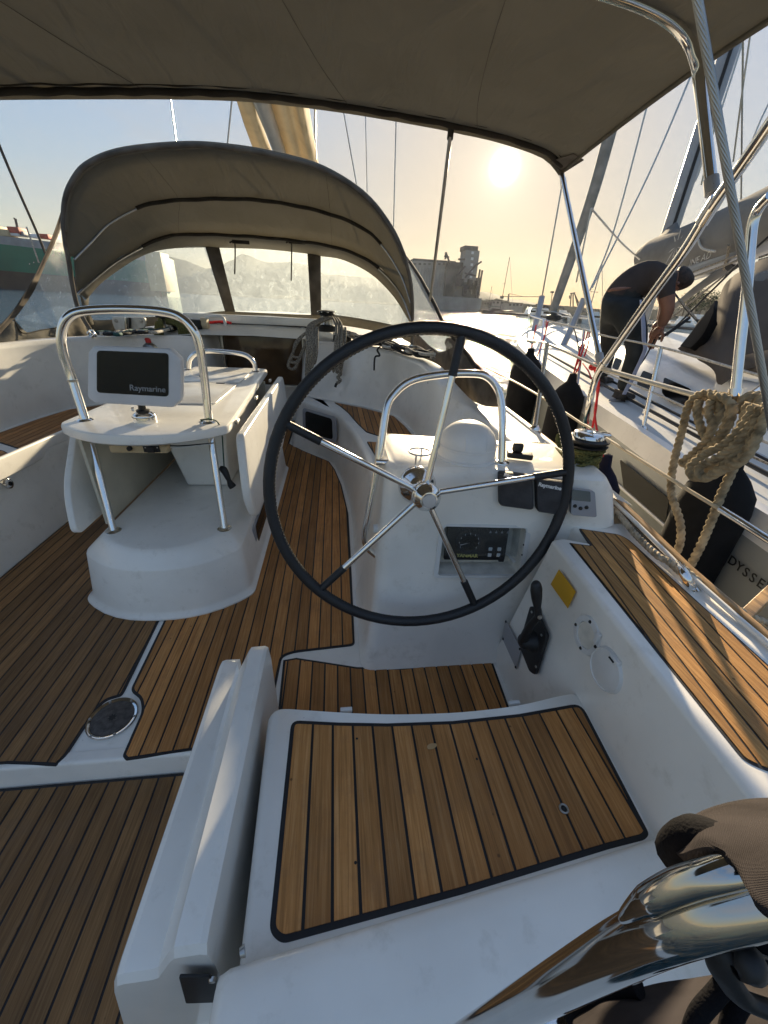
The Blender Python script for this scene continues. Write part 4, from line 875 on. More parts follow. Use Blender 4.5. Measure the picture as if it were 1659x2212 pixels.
def mid(a, b, t, bulge): return [p.lerp(q, t)+V((0, 0, bulge)) for p, q in zip(a, b)]
grid('canopy', [r0, mid(r0, r1, .33, .012), mid(r0, r1, .66, .012), wig(r1, .003, 0), mid(r1, r2, .33, .012), mid(r1, r2, .66, .012), wig(r2, .003, 1)], CANV, hd, solid=.004, off=1)
for xs in (18, 40): tube('roof_seam', [r_[xs]-V((0, .002, .0035)) for r_ in (r0, mid(r0, r1, .5, .014), r1, mid(r1, r2, .5, .014), r2)], .0010, CANVB, hd, n=4, res=6)
tube('aft_hoop', hA, .0145, CANVB, hd, n=8, res=12)
tube('hem', [p+V((0, .01, .004)) for p in hA[3:-2]], .021, CANV, hd, n=8, res=12)
for nm_, r_ in (('middle_hoop', r1), ('front_hoop', r2)):
    tube(nm_+'_sleeve', [p+V((0, -.006, -.010+.002*math.sin(i*1.3))) for i, p in enumerate(r_[12:50])], .0135, CANVD, hd, n=2, res=8)
    tube(nm_, [p+V((0, -.004, -.014)) for p in r_[:13]], .0075, STEELD, hd, n=2, res=10); tube(nm_, [p+V((0, -.004, -.014)) for p in r_[49:]], .0075, STEELD, hd, n=2, res=10)
wt_ = [(186, 646), (192, 641), (225, 606), (300, 556), (360, 538), (440, 534), (472, 535), (570, 538), (665, 548), (692, 553), (740, 561), (800, 591), (850, 640), (884, 694), (890, 700)]
n_ = 80
topw = resample(cr(H(wt_), 5), n_)
s2e = resample(cr(s2, 6), n_)
s2e[0] = H([(172, 634)])[0]
grid('front_border', [s2e, mid(s2e, topw, .5, .0), topw], CANV, hd, solid=.003)
wb_ = [(186, 665), (200, 691), (300, 686), (400, 680), (484, 672), (507, 673), (590, 677), (670, 680), (693, 677), (760, 685), (850, 702), (886, 714), (891, 722)]
bo_ = [(196, 712), (206, 724), (300, 708), (400, 696), (484, 690), (507, 691), (590, 694), (670, 698), (693, 698), (760, 706), (850, 724), (888, 742), (892, 748)]
botw = resample(cr(H(wb_, .02), 5), n_); boo = resample(cr(H(bo_, .04), 5), n_)
grid('lower_border', [botw, mid(botw, boo, .5, .004), boo], CANV, hd, solid=.003)
grid('rib', [H([(443, 533), (460, 532), (474, 535)]), H([(486, 673), (497, 673), (508, 673)], .02)], CANVB, hd, solid=.006)
grid('rib', [H([(664, 547), (679, 548), (693, 552)]), H([(672, 681), (683, 681), (694, 680)], .02)], CANVB, hd, solid=.006)
grid('corner_panel', [H([(172, 634), (184, 650), (192, 642)]), H([(180, 672), (190, 668), (188, 666)]), H([(196, 714), (204, 704), (200, 691)])], CANV, hd, solid=.003)
def pane(pts, off=.005, n=2):
    q = H(pts, off); c = sum(q, V((0, 0, 0)))/len(q); c = P(sum(a for a, b in pts)/len(pts), sum(b for a, b in pts)/len(pts), y=ysf(sum(a for a, b in pts)/len(pts))+off)
    return q
def band(name, top, bot, n, off=.004):
    a = resample(cr(H(top, off), 5), n); b = resample(cr(H(bot, off+.02), 5), n)
    grid(name, [mid(a, b, t, .004*math.sin(6*t)) for t in (0, .25, .5, .75, 1)], VINYL, hd)
band('window', [(184, 652), (190, 641), (225, 604), (300, 554), (360, 536), (446, 531)], [(186, 670), (200, 693), (300, 688), (400, 682), (450, 677), (488, 676)], 26)
band('window', [(470, 533), (570, 536), (668, 546)], [(503, 676), (590, 680), (674, 683)], 14)
band('window', [(690, 551), (740, 559), (800, 589), (850, 638), (888, 696)], [(692, 682), (740, 686), (790, 693), (850, 706), (890, 716)], 20)
for a in (506, 628):
    tube('window_strap', [P(a-10, 524, y=4.62), P(a, 522, y=4.62), P(a+2, 540, y=4.7), P(a+1, 592 if a < 550 else 606, y=4.78)], .007, CANVD, hd, res=8)
    box('strap_tab', P(a+14, 523, y=4.60), (.16, .01, .03), CANVD, hd, bevel=.004)
# side screens
XL = -1.99
def SL(pts): return [P(a, b, x=XL-.06*max(0, (b-560)/150)) for a, b in pts]
ol = SL([(137, 440), (128, 470), (112, 515), (88, 570), (66, 612), (46, 645), (20, 682), (-20, 722), (-60, 760)]); il = SL([(138, 458), (131, 492), (120, 522), (100, 566), (84, 604), (70, 634), (38, 680), (0, 722), (-30, 760)])
ol = resample(cr(ol, 5), 30); il = resample(cr(il, 5), 30)
grid('screen_edge', [ol, [p.lerp(q, .5)+V((-.012, 0, 0)) for p, q in zip(ol, il)], il], CANVB, hd, solid=.004)
a = resample(cr(SL([(137, 462), (131, 492), (120, 522), (100, 566), (84, 604), (70, 634), (32, 688)]), 5), 16); b = resample(cr(SL([(139, 500), (142, 560), (148, 592), (156, 622), (164, 658), (150, 700), (128, 706)]), 5), 16)
grid('side_window', [a, mid(a, b, .5, 0), b]+[], VINYL, hd)
mesh('side_window_foot', SL([(32, 688), (56, 718), (128, 706), (164, 668), (128, 660)]), [(0, 1, 2, 3, 4)], VINYL, hd)
a = resample(SL([(-60, 770), (0, 722), (30, 690), (56, 719), (128, 707), (166, 664), (198, 716)]), 40); b = resample(SL([(-60, 800), (0, 779), (34, 762), (70, 746), (126, 736), (160, 729), (204, 722)]), 40)
grid('skirt', [a, [p.lerp(q, .5)+V((.015*math.sin(i*.8), 0, 0)) for i, (p, q) in enumerate(zip(a, b))], b], CANV, hd, solid=.004)
tube('skirt_piping', SL([(30, 689), (40, 712), (56, 720), (90, 713), (128, 707)]), .004, CANVD, hd, res=6)
XR = .70
def SR(pts): return [P(a, b, x=XR+.10*max(0, (b-560)/250)) for a, b in pts]
a = resample(SR([(866, 545), (884, 574), (905, 606), (930, 653), (950, 694), (970, 722), (985, 748)]), 20); b = resample(SR([(872, 560), (886, 600), (892, 640), (893, 700), (900, 722), (925, 742), (950, 762)]), 20)
grid('side_window', [[p.lerp(q, .06) for p, q in zip(a, b)], mid(a, b, .5, 0), b], VINYL, hd)
a2 = resample(SR([(860, 532), (888, 570), (910, 604), (936, 652), (956, 694), (980, 730), (1004, 756), (1030, 800)]), 20)
tube('screen_edge', a2, .013, CANVD, hd, n=2, res=8)
a = resample(SR([(890, 712), (905, 724), (925, 744), (948, 762), (966, 757), (960, 738), (968, 726), (990, 742), (1010, 764)]), 40); b = resample(SR([(889, 752), (905, 770), (925, 792), (950, 820), (975, 842), (1010, 862), (1050, 878), (1078, 880), (1092, 872)]), 40)
c_ = [p.lerp(q, .5)+V((.02*math.sin(i*.7), 0, 0)) for i, (p, q) in enumerate(zip(a, b))]
grid('skirt', [a, c_, b], CANVB, hd, solid=.004)
mesh('window_lobe', SR([(905, 724), (968, 726), (972, 745), (960, 757), (945, 760), (925, 744)]), [(0, 1, 2, 3, 4, 5)], VINYL, hd)
for q in (P(199, 718, y=3.48), P(888, 750, y=3.48)): lathe('hoop_foot', [(.028, 0), (.030, .012), (.018, .03), (.016, .05)], q-V((0, 0, .03)), STEEL, hd, 16)
# cords on the coaming faces
for pts, lab in ((((24, 742), (38, 772), (60, 808), (82, 828), (97, 832)), 'black cord trailing down the left coaming from the sprayhood skirt'),
                 (((822, 748), (815, 756), (820, 768), (810, 772), (808, 800)), 'short knotted black cord hanging on the coaming behind the wheel rim')):
    x_ = -2.04 if pts[0][0] < 500 else None
    q = [P(a, b, x=x_) if x_ else P(a, b, y=3.25) for a, b in pts]
    tag(tube('cord', q, .007, ROPEK, res=8), lab, 'cord')

# ---- gear on the cabin top
def coil_winch(px, py, y, mrope, label, rlabel, legs, side_):
    t = thing('winch', None, label, 'winch'); q = P(px, py, y=y)
    lathe('base', [(.085, 0), (.085, .05), (.07, .06)], q, BLK, t, 24); lathe('drum', [(.06, .06), (.052, .10), (.06, .135)], q, STEELD, t, 24)
    lathe('self_tailer', [(.06, .135), (.082, .142), (.083, .150), (.066, .156), (.066, .162), (.083, .168), (.08, .176), (.05, .182), (0, .185)], q, BLK, t, 28)
    for k in range(9): a = k*.7; box('jaw_tooth', q+V((.082*math.cos(a), .082*math.sin(a), .166)), (.016, .012, .010), STEEL, t, bevel=.002, rot=Matrix.Rotation(a, 3, 'Z'))
    return t, q
w1, q1 = coil_winch(364, 722, 4.25, ROPEG, 'black winch on the cabin edge behind the table rail, hung with green line', '', 0, 0)
w2, q2 = coil_winch(706, 716, 4.15, ROPEB, 'black winch on the starboard cabin edge under the sprayhood window rib', '', 0, 0)
hg = thing('hanging_line', None, 'olive green line hung in long loops from the left cabin winch', 'rope')
for k in range(5):
    x = 338+k*3; rope('loop', [q1+V((-.03, -.07, .10+.008*k)), P(x, 700, y=4.10), P(x-2+k, 735, y=4.02), P(x+4+k*2, 775, y=4.02), P(x+8, 740+k*2, y=4.03)], .012, ROPEG, hg, amp=.1)
for k in range(6):
    x = 388+k*5; rope('loop', [q1+V((.03, -.07, .10+.006*k)), P(x-3, 706, y=4.10), P(x, 750, y=4.02), P(x+2, 812-k*9, y=4.02), P(x+6, 760, y=4.03), P(x+8, 725, y=4.05)], .012, ROPEG, hg, amp=.1)
hb_ = thing('hanging_line', None, 'beige flecked line hung in long loops over the companionway and starboard winch', 'rope')
for k in range(6):
    dx = k*4.6; bot = 795-k*4+5*math.sin(k*2)
    rope('loop', [q2+V((-.02, -.08, .10+.004*k)), P(682-dx*.4, 704+k, y=3.98), P(652-dx*.55, 728+k*2, y=3.95), P(632-dx*.35+k*2, 762, y=3.93), P(622+dx*.4, bot-4, y=3.93), P(636+dx*.3, bot, y=3.93), P(650+dx*.1, 765, y=3.94), P(668, 726, y=3.95), P(690, 700, y=3.98)], .0105, ROPEB, hb_, step=.010, amp=.12)
for k in range(7):
    x0_ = 664+k*4 if k < 4 else 700+k*6; x1_ = 661+k*6 if k < 4 else 692+k*7; b_ = 812-k*9 if k < 4 else 790+k*3
    rope('loop', [q2+V((-.02+.02*k, -.08, .12)), P(x0_+2, 705, y=3.80), P(x0_, 750, y=3.62), P(x1_, b_, y=3.60), P(x1_+5, b_-20, y=3.60), P(x0_+9, 740, y=3.66), P(x0_+10, 708, y=3.80)], .0105, ROPEB, hb_, step=.010, amp=.12)
rope('knotted_tail', [P(731, 740, y=3.66), P(733, 780, y=3.58), P(727, 796, y=3.55), P(736, 806, y=3.55), P(730, 815, y=3.56), P(735, 822, y=3.55), P(727, 828, y=3.55)], .014, ROPEB, hb_, amp=.15)
tube('whipped_end', [P(727, 828, y=3.55), P(724, 836, y=3.55)], .011, BLK, hb_, straight=True, res=8)
# block plate, spray can, clutches, frames
bp_ = thing('deck_organizer', None, 'white round-ended pulley plate with two bolts standing on the left cabin edge', 'pulley block')
q = [P(a, b, y=3.95) for a, b in ((241, 684), (313, 686), (314, 702), (302, 722), (284, 729), (263, 726), (248, 712), (242, 696))]
prism('plate', fillet(q, .02, 4), (0, .03, 0), DIRT, bp_, bevel=.004)
for a in (251, 305): lathe('bolt', [(0, .010), (.013, .008), (.016, 0)], P(a, 693, y=3.95), STEELD, bp_, 14, axis=(0, -1, 0))
tube('cheek', [P(272, 686, y=3.93), P(274, 728, y=3.93)], .012, STEEL, bp_, straight=True); tube('cheek_slot', [P(280, 686, y=3.93), P(281, 728, y=3.93)], .010, BLK, bp_, straight=True)
can = thing('spray_can', None, 'yellow spray can with red cap standing behind the chartplotter', 'can')
q = P(324, 759, y=3.72)
lathe('body', [(.062, -.10), (.064, -.09), (.064, .03), (.060, .036)], q, YELC, can, 28); lathe('shoulder', [(.060, .036), (.055, .05), (.028, .068), (.024, .07)], q, STEELD, can, 24); lathe('cap', [(.026, .068), (.024, .095), (.014, .104), (0, .105)], q, REDP, can, 20)
for k in range(5): 
    d = (k-2)*.35; box('hand_mark', q+V((.012*(k-2)+.004, -.0655+abs(k-2)*.001, -.006+(.010-abs(k-2)*.004))), (.007, .002, .034), BLK, can, rot=Matrix.Rotation(d, 3, 'Y'))
cl_ = thing('rope_clutch', None, 'black and grey rope clutch beside the beige line on the starboard cabin edge', 'clutch')
for k in range(3): box('lever', P(726+k*13, 729+k*1.5, y=4.1), (.055, .16, .05), BLK, cl_, bevel=.012); box('cam', P(724+k*14, 722+k*2, y=4.08), (.04, .04, .03), STEELD, cl_, bevel=.008)
cl2 = thing('rope_clutch', None, 'black rope clutch with round cream end behind the left winch line', 'clutch')
q = P(408, 700, y=4.3); box('body', q, (.26, .12, .085), BLK, cl2, bevel=.015); lathe('roller', [(0, .03), (.05, .028), (.052, -.03), (0, -.03)], q+V((.15, 0, .01)), mat('cream_roller', (.6, .5, .33), .5), cl2, 20, axis=(1, 0, 0))
hf = thing('folded_frame', None, 'small white metal frame lying on the left cabin edge beside the companionway', 'frame')
tube('frame', [P(436, 706, y=4.3), P(446, 687, y=4.3), P(478, 684, y=4.3), P(486, 697, y=4.3), P(486, 703, y=4.3)], .014, WHT, hf, n=3, res=8); tube('red_cord', [P(430, 702, y=4.35), P(450, 697, y=4.35), P(480, 695, y=4.35), P(500, 698, y=4.35)], .012, RED, hf, res=8)
# tangle of sheets on the starboard coaming by the hood skirt
tg = thing('rope_tangle', None, 'dark and pale lines lying tangled along the coaming top beside the sprayhood skirt', 'rope')
random.seed(3)
for k in range(9):
    pts = []
    for i in range(9):
        t = i/8; a = 742+t*190+random.uniform(-7, 7); b = 724+t*50+random.uniform(-6, 6); pts.append(P(a, b, z=-.305)+V((0, 0, random.uniform(0, .035))))
    rope('line', pts, .010, (ROPEK, ROPEW, ROPEB, ROPEK)[k % 4], tg, step=.012, amp=.12)
tg2 = thing('rope_tangle', None, 'teal and dark lines lying along the left cabin edge behind the chartplotter', 'rope')
for k in range(4): rope('line', [P(215+i*22+random.uniform(-5, 5), 722-i*1.5+random.uniform(-4, 4), z=-.30) for i in range(8)], .012, (mat('teal_line', (.02, .09, .09), .8), ROPEK, ROPEW, ROPEK)[k], tg2, step=.014, amp=.12)
blt = thing('shackle', None, 'bright chrome shackle at the left foot of the sprayhood hoop', 'shackle')
tube('bow', [P(196+6*math.cos(a), 722+6*math.sin(a), y=3.44) for a in [i*math.pi/5 for i in range(8)]], .010, STEEL, blt, res=8)

# ================================================================== BIMINI
bm_ = thing('bimini', None, 'large taupe canvas bimini stretched overhead on chrome tubes', 'bimini')
fe = [P(-340, 215, z=.66), P(-150, 208, z=.72), P(0, 205, z=.76), P(200, 204, z=.81), P(400, 205, z=.845), P(560, 212, z=.86), P(760, 237, z=.85), P(960, 272, z=.815), P(978, 277, z=.81), P(1060, 294, z=.785), P(1150, 322, z=.745), P(1188, 343, z=.72), P(1212, 374, z=.695)]
fe = resample(cr(fe, 5), 48)
xs_ = [p.x for p in fe]
rows = [fe]
for yy, f_ in ((2.2, .01), (1.6, .015), (1.1, .012), (.75, .0), (.5, -.02)):
    row = []
    for i, p in enumerate(fe):
        x = -2.72+(i/47)*(1.165+2.72); z = .86-.165*abs((x+.74)/1.92)**2.4+f_
        row.append(V((x, yy, z)))
    t = (2.2-yy)/1.2
    if yy == 2.2: row = [a.lerp(b, .5)+V((0, -.0, .0)) for a, b in zip(row, [V((p.x, 2.3, p.z+.005)) for p in fe])]
    rows.append(row)
grid('canopy', rows, CANV, bm_, solid=.003, off=1, sub=1)
for xs in (8, 17, 30, 39): tube('panel_seam', [r_[xs]-V((0, 0, .0035)) for r_ in rows], .0010, CANVB, bm_, n=6, res=6)
tube('front_hem', [p+V((0, -.004, -.004)) for p in fe], .014, CANV, bm_, n=1, res=10)
tube('hem_stitch_band', [p+V((0, -.085, .004+.003*math.sin(i*1.9))) for i, p in enumerate(fe)], .0035, CANVD, bm_, n=3, res=6)
tube('front_bow_sleeve', [p+V((0, -.045, -.004+.003*math.sin(i*2.4))) for i, p in enumerate(fe[1:-1])], .015, CANVD, bm_, n=3, res=8)
corner = [P(1212, 374, z=.70), P(1190, 345, z=.712), P(1240, 328, z=.712), P(1262, 342, z=.702)]
prism('corner_patch', [p-V((0, 0, .008)) for p in corner], (0, 0, .003), CANVB, bm_)
sidee = [r_[-1] for r_ in rows]
tube('side_hem', [p+V((-.006, 0, -.004)) for p in sidee], .008, CANV, bm_, n=6, res=8)
bk = thing('awning_bow', None, 'thick chrome bow curving down from the bimini to a hinged end fitting', 'awning frame')
tube('bow', [P(1180, -55, y=1.54), P(1300, -18, y=1.54), P(1390, 14, y=1.54), P(1450, 48, y=1.54), P(1486, 88, y=1.54), P(1502, 128, y=1.53), P(1510, 170, y=1.52), P(1522, 265, y=1.46), P(1538, 405, y=1.36)], .0155, STEEL, bk, res=18)
tube('end_cap', [P(1536, 385, y=1.375), P(1539, 418, y=1.355)], .019, PLG, bk, straight=True)
tube('eye', [P(1539, 418, y=1.355), P(1541, 432, y=1.33)], .008, STEEL, bk, straight=True)
pk = thing('awning_pole', None, 'straight chrome pole holding up the front right corner of the bimini', 'awning pole')
tube('pole', [P(1213, 374, z=.69), P(1299, 790, x=1.235)], .0135, STEEL, pk, straight=True, res=16)
tube('joint', [P(1216, 388, y=2.70), P(1218, 402, y=2.68)], .017, STEELD, pk, straight=True)
tube('lower_fitting', [P(1294, 765, x=1.236), P(1299, 795, x=1.235)], .018, PLG, pk, straight=True)
ps = thing('awning_strap', None, 'thin dark pole running from the bimini front edge down past the sprayhood', 'awning pole')
tube('pole', [P(975, 275, y=2.62), P(929, 650, y=3.3)], .0105, STEELD, ps, straight=True); tube('pole_sleeve', [P(975, 275, y=2.62), P(972, 300, y=2.66)], .016, CANVD, ps, straight=True)
pt = thing('pushpit_rail', None, 'chrome stern rail post rising from the deck and bending aft to the upper right', 'rail')
tube('post', [P(1262, 935, z=-.56)+V((-.0, 0, 0)), P(1271, 885, x=1.22), P(1279, 845, x=1.205), P(1287, 818, x=1.20), P(1300, 793, x=1.19), P(1325, 757, x=1.18), P(1400, 650, x=1.14), P(1480, 540, x=1.10), P(1535, 452, x=1.07), P(1600, 360, x=1.04), P(1680, 245, x=1.0)], .0150, STEEL, pt, res=18)
tube('joint_sleeve', [P(1517, 480, x=1.08), P(1550, 427, x=1.065)], .0185, STEEL, pt, straight=True, res=18)
tube('joint_sleeve', [P(1296, 800, x=1.193), P(1306, 783, x=1.187)], .0175, STEEL, pt, straight=True, res=18)
tube('top_rail', [P(1300, 796, x=1.19), P(1390, 822, x=1.18), P(1482, 848, x=1.165), P(1611, 884, x=1.15), P(1760, 922, x=1.13)], .0095, mat('weathered_steel', (.62, .58, .50), .35, .7, var=.1), pt, res=12)
tube('aft_post', [P(1588, 856, x=1.15), P(1600, 740, x=1.14), P(1613, 630, x=1.13), P(1621, 530, x=1.12), P(1627, 480, x=1.115), P(1640, 450, x=1.11), P(1665, 422, x=1.10)], .0125, STEEL, pt, res=14)
tube('aft_post_foot', [P(1586, 857, x=1.15), P(1589, 840, x=1.15)], .0165, STEEL, pt, straight=True)
tube('brace', [P(1592, 874, x=1.16), P(1651, 833, x=1.4)], .010, STEEL, pt, straight=True)
bs = thing('backstay_wire', None, 'thick twisted steel backstay wire crossing close in front at the right', 'wire')
q0_ = P(1500, -40, y=.62); q1_ = P(1668, 930, y=.50)
p = resample([q0_, q1_], 820); vs, fs = sweep(p, .0046, 48, lobes=12, twist=-58, amp=.10)
mesh('strand', vs, fs, STEELD, bs, ang=80)
# stanchion and lifelines
sn = thing('stanchion', None, 'chrome stanchion on the starboard toe rail with two lifelines threaded through', 'stanchion')
tube('post', [P(1155, 928, z=-.57), P(1182, 742, x=1.245)], .0125, mat('pale_steel', (.70, .62, .48), .25, .9), sn, straight=True); lathe('foot', [(.03, 0), (.03, .01), (.016, .03)], P(1155, 930, z=-.57), STEEL, sn, 16)
ll = thing('lifeline', None, 'upper wire lifeline with white sleeve running forward from the stern post', 'lifeline', 'lifelines of the near yacht')
tube('wire', [P(1299, 795, x=1.19), P(1182, 742, x=1.245), P(1141, 736, x=1.38), P(1070, 727, x=1.42), P(975, 712, x=1.36)], .0045, STEELD, ll, n=3, res=8)
tube('sleeve', [P(1299, 795, x=1.19), P(1240, 768, x=1.215), P(1184, 743, x=1.244)], .0062, ROPEW, ll, straight=True, res=8); tube('turnbuckle', [P(1155, 739, x=1.33), P(1140, 736, x=1.38)], .011, STEEL, ll, straight=True, res=8)
l2 = thing('lifeline', None, 'lower wire lifeline passing outside the winch down to the lower right', 'lifeline', 'lifelines of the near yacht')
tube('wire', [P(1659+60, 1200, x=1.08), P(1552, 1098, x=1.09), P(1443, 1031, x=1.10), P(1272, 923, x=1.15), P(1255, 914, x=1.155), P(1160, 852, x=1.20), P(1079, 808, x=1.24), P(1000, 772, x=1.22)], .0060, mat('cream_sleeve', (.62, .52, .36), .5, var=.1), l2, n=5, res=8)
tube('turnbuckle', [P(1556, 1100, x=1.09), P(1600, 1127, x=1.086), P(1680, 1178, x=1.08)], .010, STEEL, l2, straight=True, res=10)
# hanging tan rope over the rail
cz = thing('mooring_rope', None, 'thick tan three-strand mooring rope hung in loops over the stern rail', 'rope')
def L4(x, y): return (1271.9+.2375*x, 801.9+.2375*y)
def RX(pts, x): return [P(*L4(a, b), x=x) for a, b in pts]
rope('long_end', RX([(620, 1690), (700, 1700), (770, 1680), (815, 1610), (838, 1500), (830, 1370), (800, 1270), (755, 1130), (748, 1000), (770, 850), (810, 680), (860, 500), (885, 380), (920, 290), (980, 225), (1060, 200), (1150, 212), (1230, 250)], 1.12), .0108, ROPE, cz, lay=1.9)
loops = [((1010, 260), (985, 350), (1010, 480), (1060, 590), (1100, 560), (1160, 450), (1200, 360), (1190, 260), (1100, 215)),
         ((1120, 260), (1090, 360), (1120, 470), (1090, 600), (960, 740), (880, 800), (850, 830), (890, 845), (1000, 780), (1150, 640), (1250, 470), (1290, 320), (1240, 245), (1160, 230)),
         ((1310, 300), (1300, 400), (1240, 540), (1120, 680), (990, 780), (920, 850), (920, 920), (980, 950), (1080, 900), (1200, 780), (1330, 600), (1400, 460), (1440, 330), (1460, 290)),
         ((1500, 310), (1470, 400), (1430, 560), (1330, 740), (1200, 880), (1060, 960), (950, 960), (920, 900), (960, 830), (1080, 740), (1240, 660), (1380, 520), (1480, 380), (1530, 310)),
         ((1570, 320), (1530, 450), (1480, 640), (1400, 780), (1280, 860), (1120, 950), (1040, 975), (1000, 940), (1020, 860), (1150, 800), (1300, 700), (1420, 560), (1540, 400), (1620, 310)),
         ((1640, 330), (1590, 450), (1520, 620), (1460, 740), (1370, 830), (1300, 860))]
for k, lp in enumerate(loops): rope('loop', RX(lp, 1.105-.012*k if k < 3 else 1.06-.008*k), .0108, ROPE, cz, lay=1.9)
for k, xx in enumerate((1080, 1200, 1290, 1470, 1540, 1620)):
    c0 = P(*L4(xx, 290), x=1.155); rope('turn_on_rail', [c0+V((.026*math.cos(a), -.012*a/6+.01, .026*math.sin(a)-.006)) for a in [i*math.pi/6-1.2 for i in range(0, 11)]], .0105, ROPE, cz, lay=1.9)
rope('cleat_end', RX([(1330, 840), (1270, 980), (1200, 1130), (1150, 1270), (1090, 1420), (1030, 1560), (960, 1700), (905, 1800)], 1.10), .0108, ROPE, cz, lay=1.9)
mo = thing('mooring_rope', None, 'pale mooring rope lying along the rubbing rail and running aft from the cleat', 'rope')
rope('forward_part', [P(1312, 1082, z=-.60), P(1336, 1110, z=-.60), P(1367, 1148, z=-.60), P(1395, 1177, z=-.60), P(1424, 1203, z=-.60), P(1443, 1212, z=-.60), P(1470, 1236, z=-.60)], .0090, ROPEW if False else mat('dull_rope', (.46, .38, .27), .85, var=.3, vscale=50), mo, lay=1.9)
rope('aft_part', [P(1470, 1222, z=-.60), P(1497, 1247, z=-.61), P(1533, 1277, z=-.64), P(1569, 1303, z=-.68), P(1620, 1330, z=-.72), P(1700, 1365, z=-.78)], .0095, bpy.data.materials['dull_rope'], mo, lay=1.9)
ck = thing('cleat', None, 'polished horn cleat on the rubbing rail with the mooring rope under it', 'cleat')
tube('horn', [P(1463, 1212, z=-.575), P(1470, 1222, z=-.568), P(1478, 1238, z=-.57), P(1488, 1256, z=-.585), P(1497, 1268, z=-.61)], .012, STEEL, ck, radii=[.005, .010, .013, .012, .010], res=12, flat=.75)
tube('base', [P(1483, 1258, z=-.62), P(1505, 1284, z=-.63)], .015, STEEL, ck, straight=True, res=10)
wk = thing('boarding_plank', None, 'weathered wooden plank reaching outboard from the rail at the right edge', 'plank')
a, b, c, d = P(1566, 1349, z=-.70), P(1660, 1262, z=-.70), P(1690, 1270, z=-.70), P(1592, 1365, z=-.70)
prism('board', [a, b+(b-a)*.6, c+(c-d)*.6, d], (0, 0, -.025), WOODR, wk, bevel=.002)
rr_ = thing('red_cord', None, 'doubled red cord tied to the stern post and holding the navy fender', 'cord')
tube('cord', [P(1284, 795, x=1.25), P(1290, 830, x=1.3), P(1288, 880, x=1.33), P(1279, 930, x=1.35), P(1284, 960, x=1.36), P(1292, 990, x=1.37)], .0055, RED, rr_, res=8)
tube('cord', [P(1292, 795, x=1.25), P(1293, 840, x=1.3), P(1285, 890, x=1.33), P(1290, 935, x=1.35), P(1296, 990, x=1.37)], .0055, RED, rr_, res=8)
tube('knot', [P(1278+6*math.cos(a*1.1)+3, 792+5*math.sin(a), x=1.24) for a in [i*.9 for i in range(9)]], .008, RED, rr_, res=8)
tube('lower_knot', [P(1295+7*math.cos(a*1.3), 978+8*math.sin(a*1.7), x=1.34) for a in [i*.8 for i in range(10)]], .006, RED, rr_, res=8)
# ================================================================== OWN RIG ABOVE THE SPRAYHOOD
rg = thing('mainsail_on_boom', None, 'cream mainsail stacked on a silver boom seen from below above the sprayhood', 'sail')
def rows_between(spec, n=26):
    out = []
    for y, pts in spec: out.append(resample(cr([P(a, b, y=y+dy) for a, b, dy in pts], 5), n))
    return out
grid('sail_fold', rows_between([(4.6, [(455, 60, .1), (480, 50, -.1), (512, 60, .05), (528, 70, .2)]), (5.6, [(506, 200, .2), (520, 196, -.05), (535, 200, .1), (546, 206, .4)]), (6.6, [(528, 270, .2), (545, 262, -.05), (560, 270, .1), (570, 280, .4)]), (7.8, [(556, 345, .2), (570, 345, -.05), (584, 350, .1), (596, 352, .4)])]), SAIL, rg, solid=.01)
grid('sail_fold', rows_between([(4.6, [(560, 60, .4), (590, 50, 0), (620, 60, .25), (645, 66, -.05), (662, 70, .3)]), (5.6, [(572, 206, .4), (600, 200, 0), (625, 210, .3), (645, 212, -.05), (664, 214, .4)]), (6.6, [(598, 280, .4), (620, 275, 0), (640, 282, .3), (660, 285, -.05), (676, 290, .4)]), (7.8, [(620, 352, .4), (642, 352, 0), (660, 358, .3), (676, 362, -.05), (690, 368, .4)])]), SAIL, rg, solid=.01)
tube('boom', [P(538, 120, y=4.8), P(563, 210, y=5.7), P(610, 345, y=7.6)], .085, ALU, rg, straight=True, flat=1.0, res=16)
tube('boom_vang', [P(548, 205, y=5.8), P(598, 330, y=7.7)], .04, ALU, rg, straight=True)
for k, (a, b, c, d, y, r_) in enumerate(((366, 195, 382, 318, 6.5, .008), (503, 195, 490, 322, 5.2, .008), (683, 215, 683, 345, 6, .006), (680, 222, 680, 300, 6, .010), (739, 225, 770, 398, 6.5, .008), (789, 230, 793, 415, 6.5, .006), (856, 240, 850, 490, 5.5, .007))):
    tube('rigging_wire', [P(a, b, y=y), P(c, d, y=y)], r_, STEELD, rg, straight=True, res=6)
ls_ = thing('shroud_line', None, 'dark line slanting down at the far left past the green ship', 'line')
tube('line', [P(-20, 265, x=-2.1), P(0, 318, x=-2.1), P(40, 412, x=-2.1), P(78, 498, x=-2.1), P(98, 548, x=-2.1)], .0085, CANVB, ls_, res=8)
tube('thin_line', [P(57, 490, x=-2.3), P(84, 568, x=-2.3)], .006, ROPEW, ls_, straight=True, res=6)

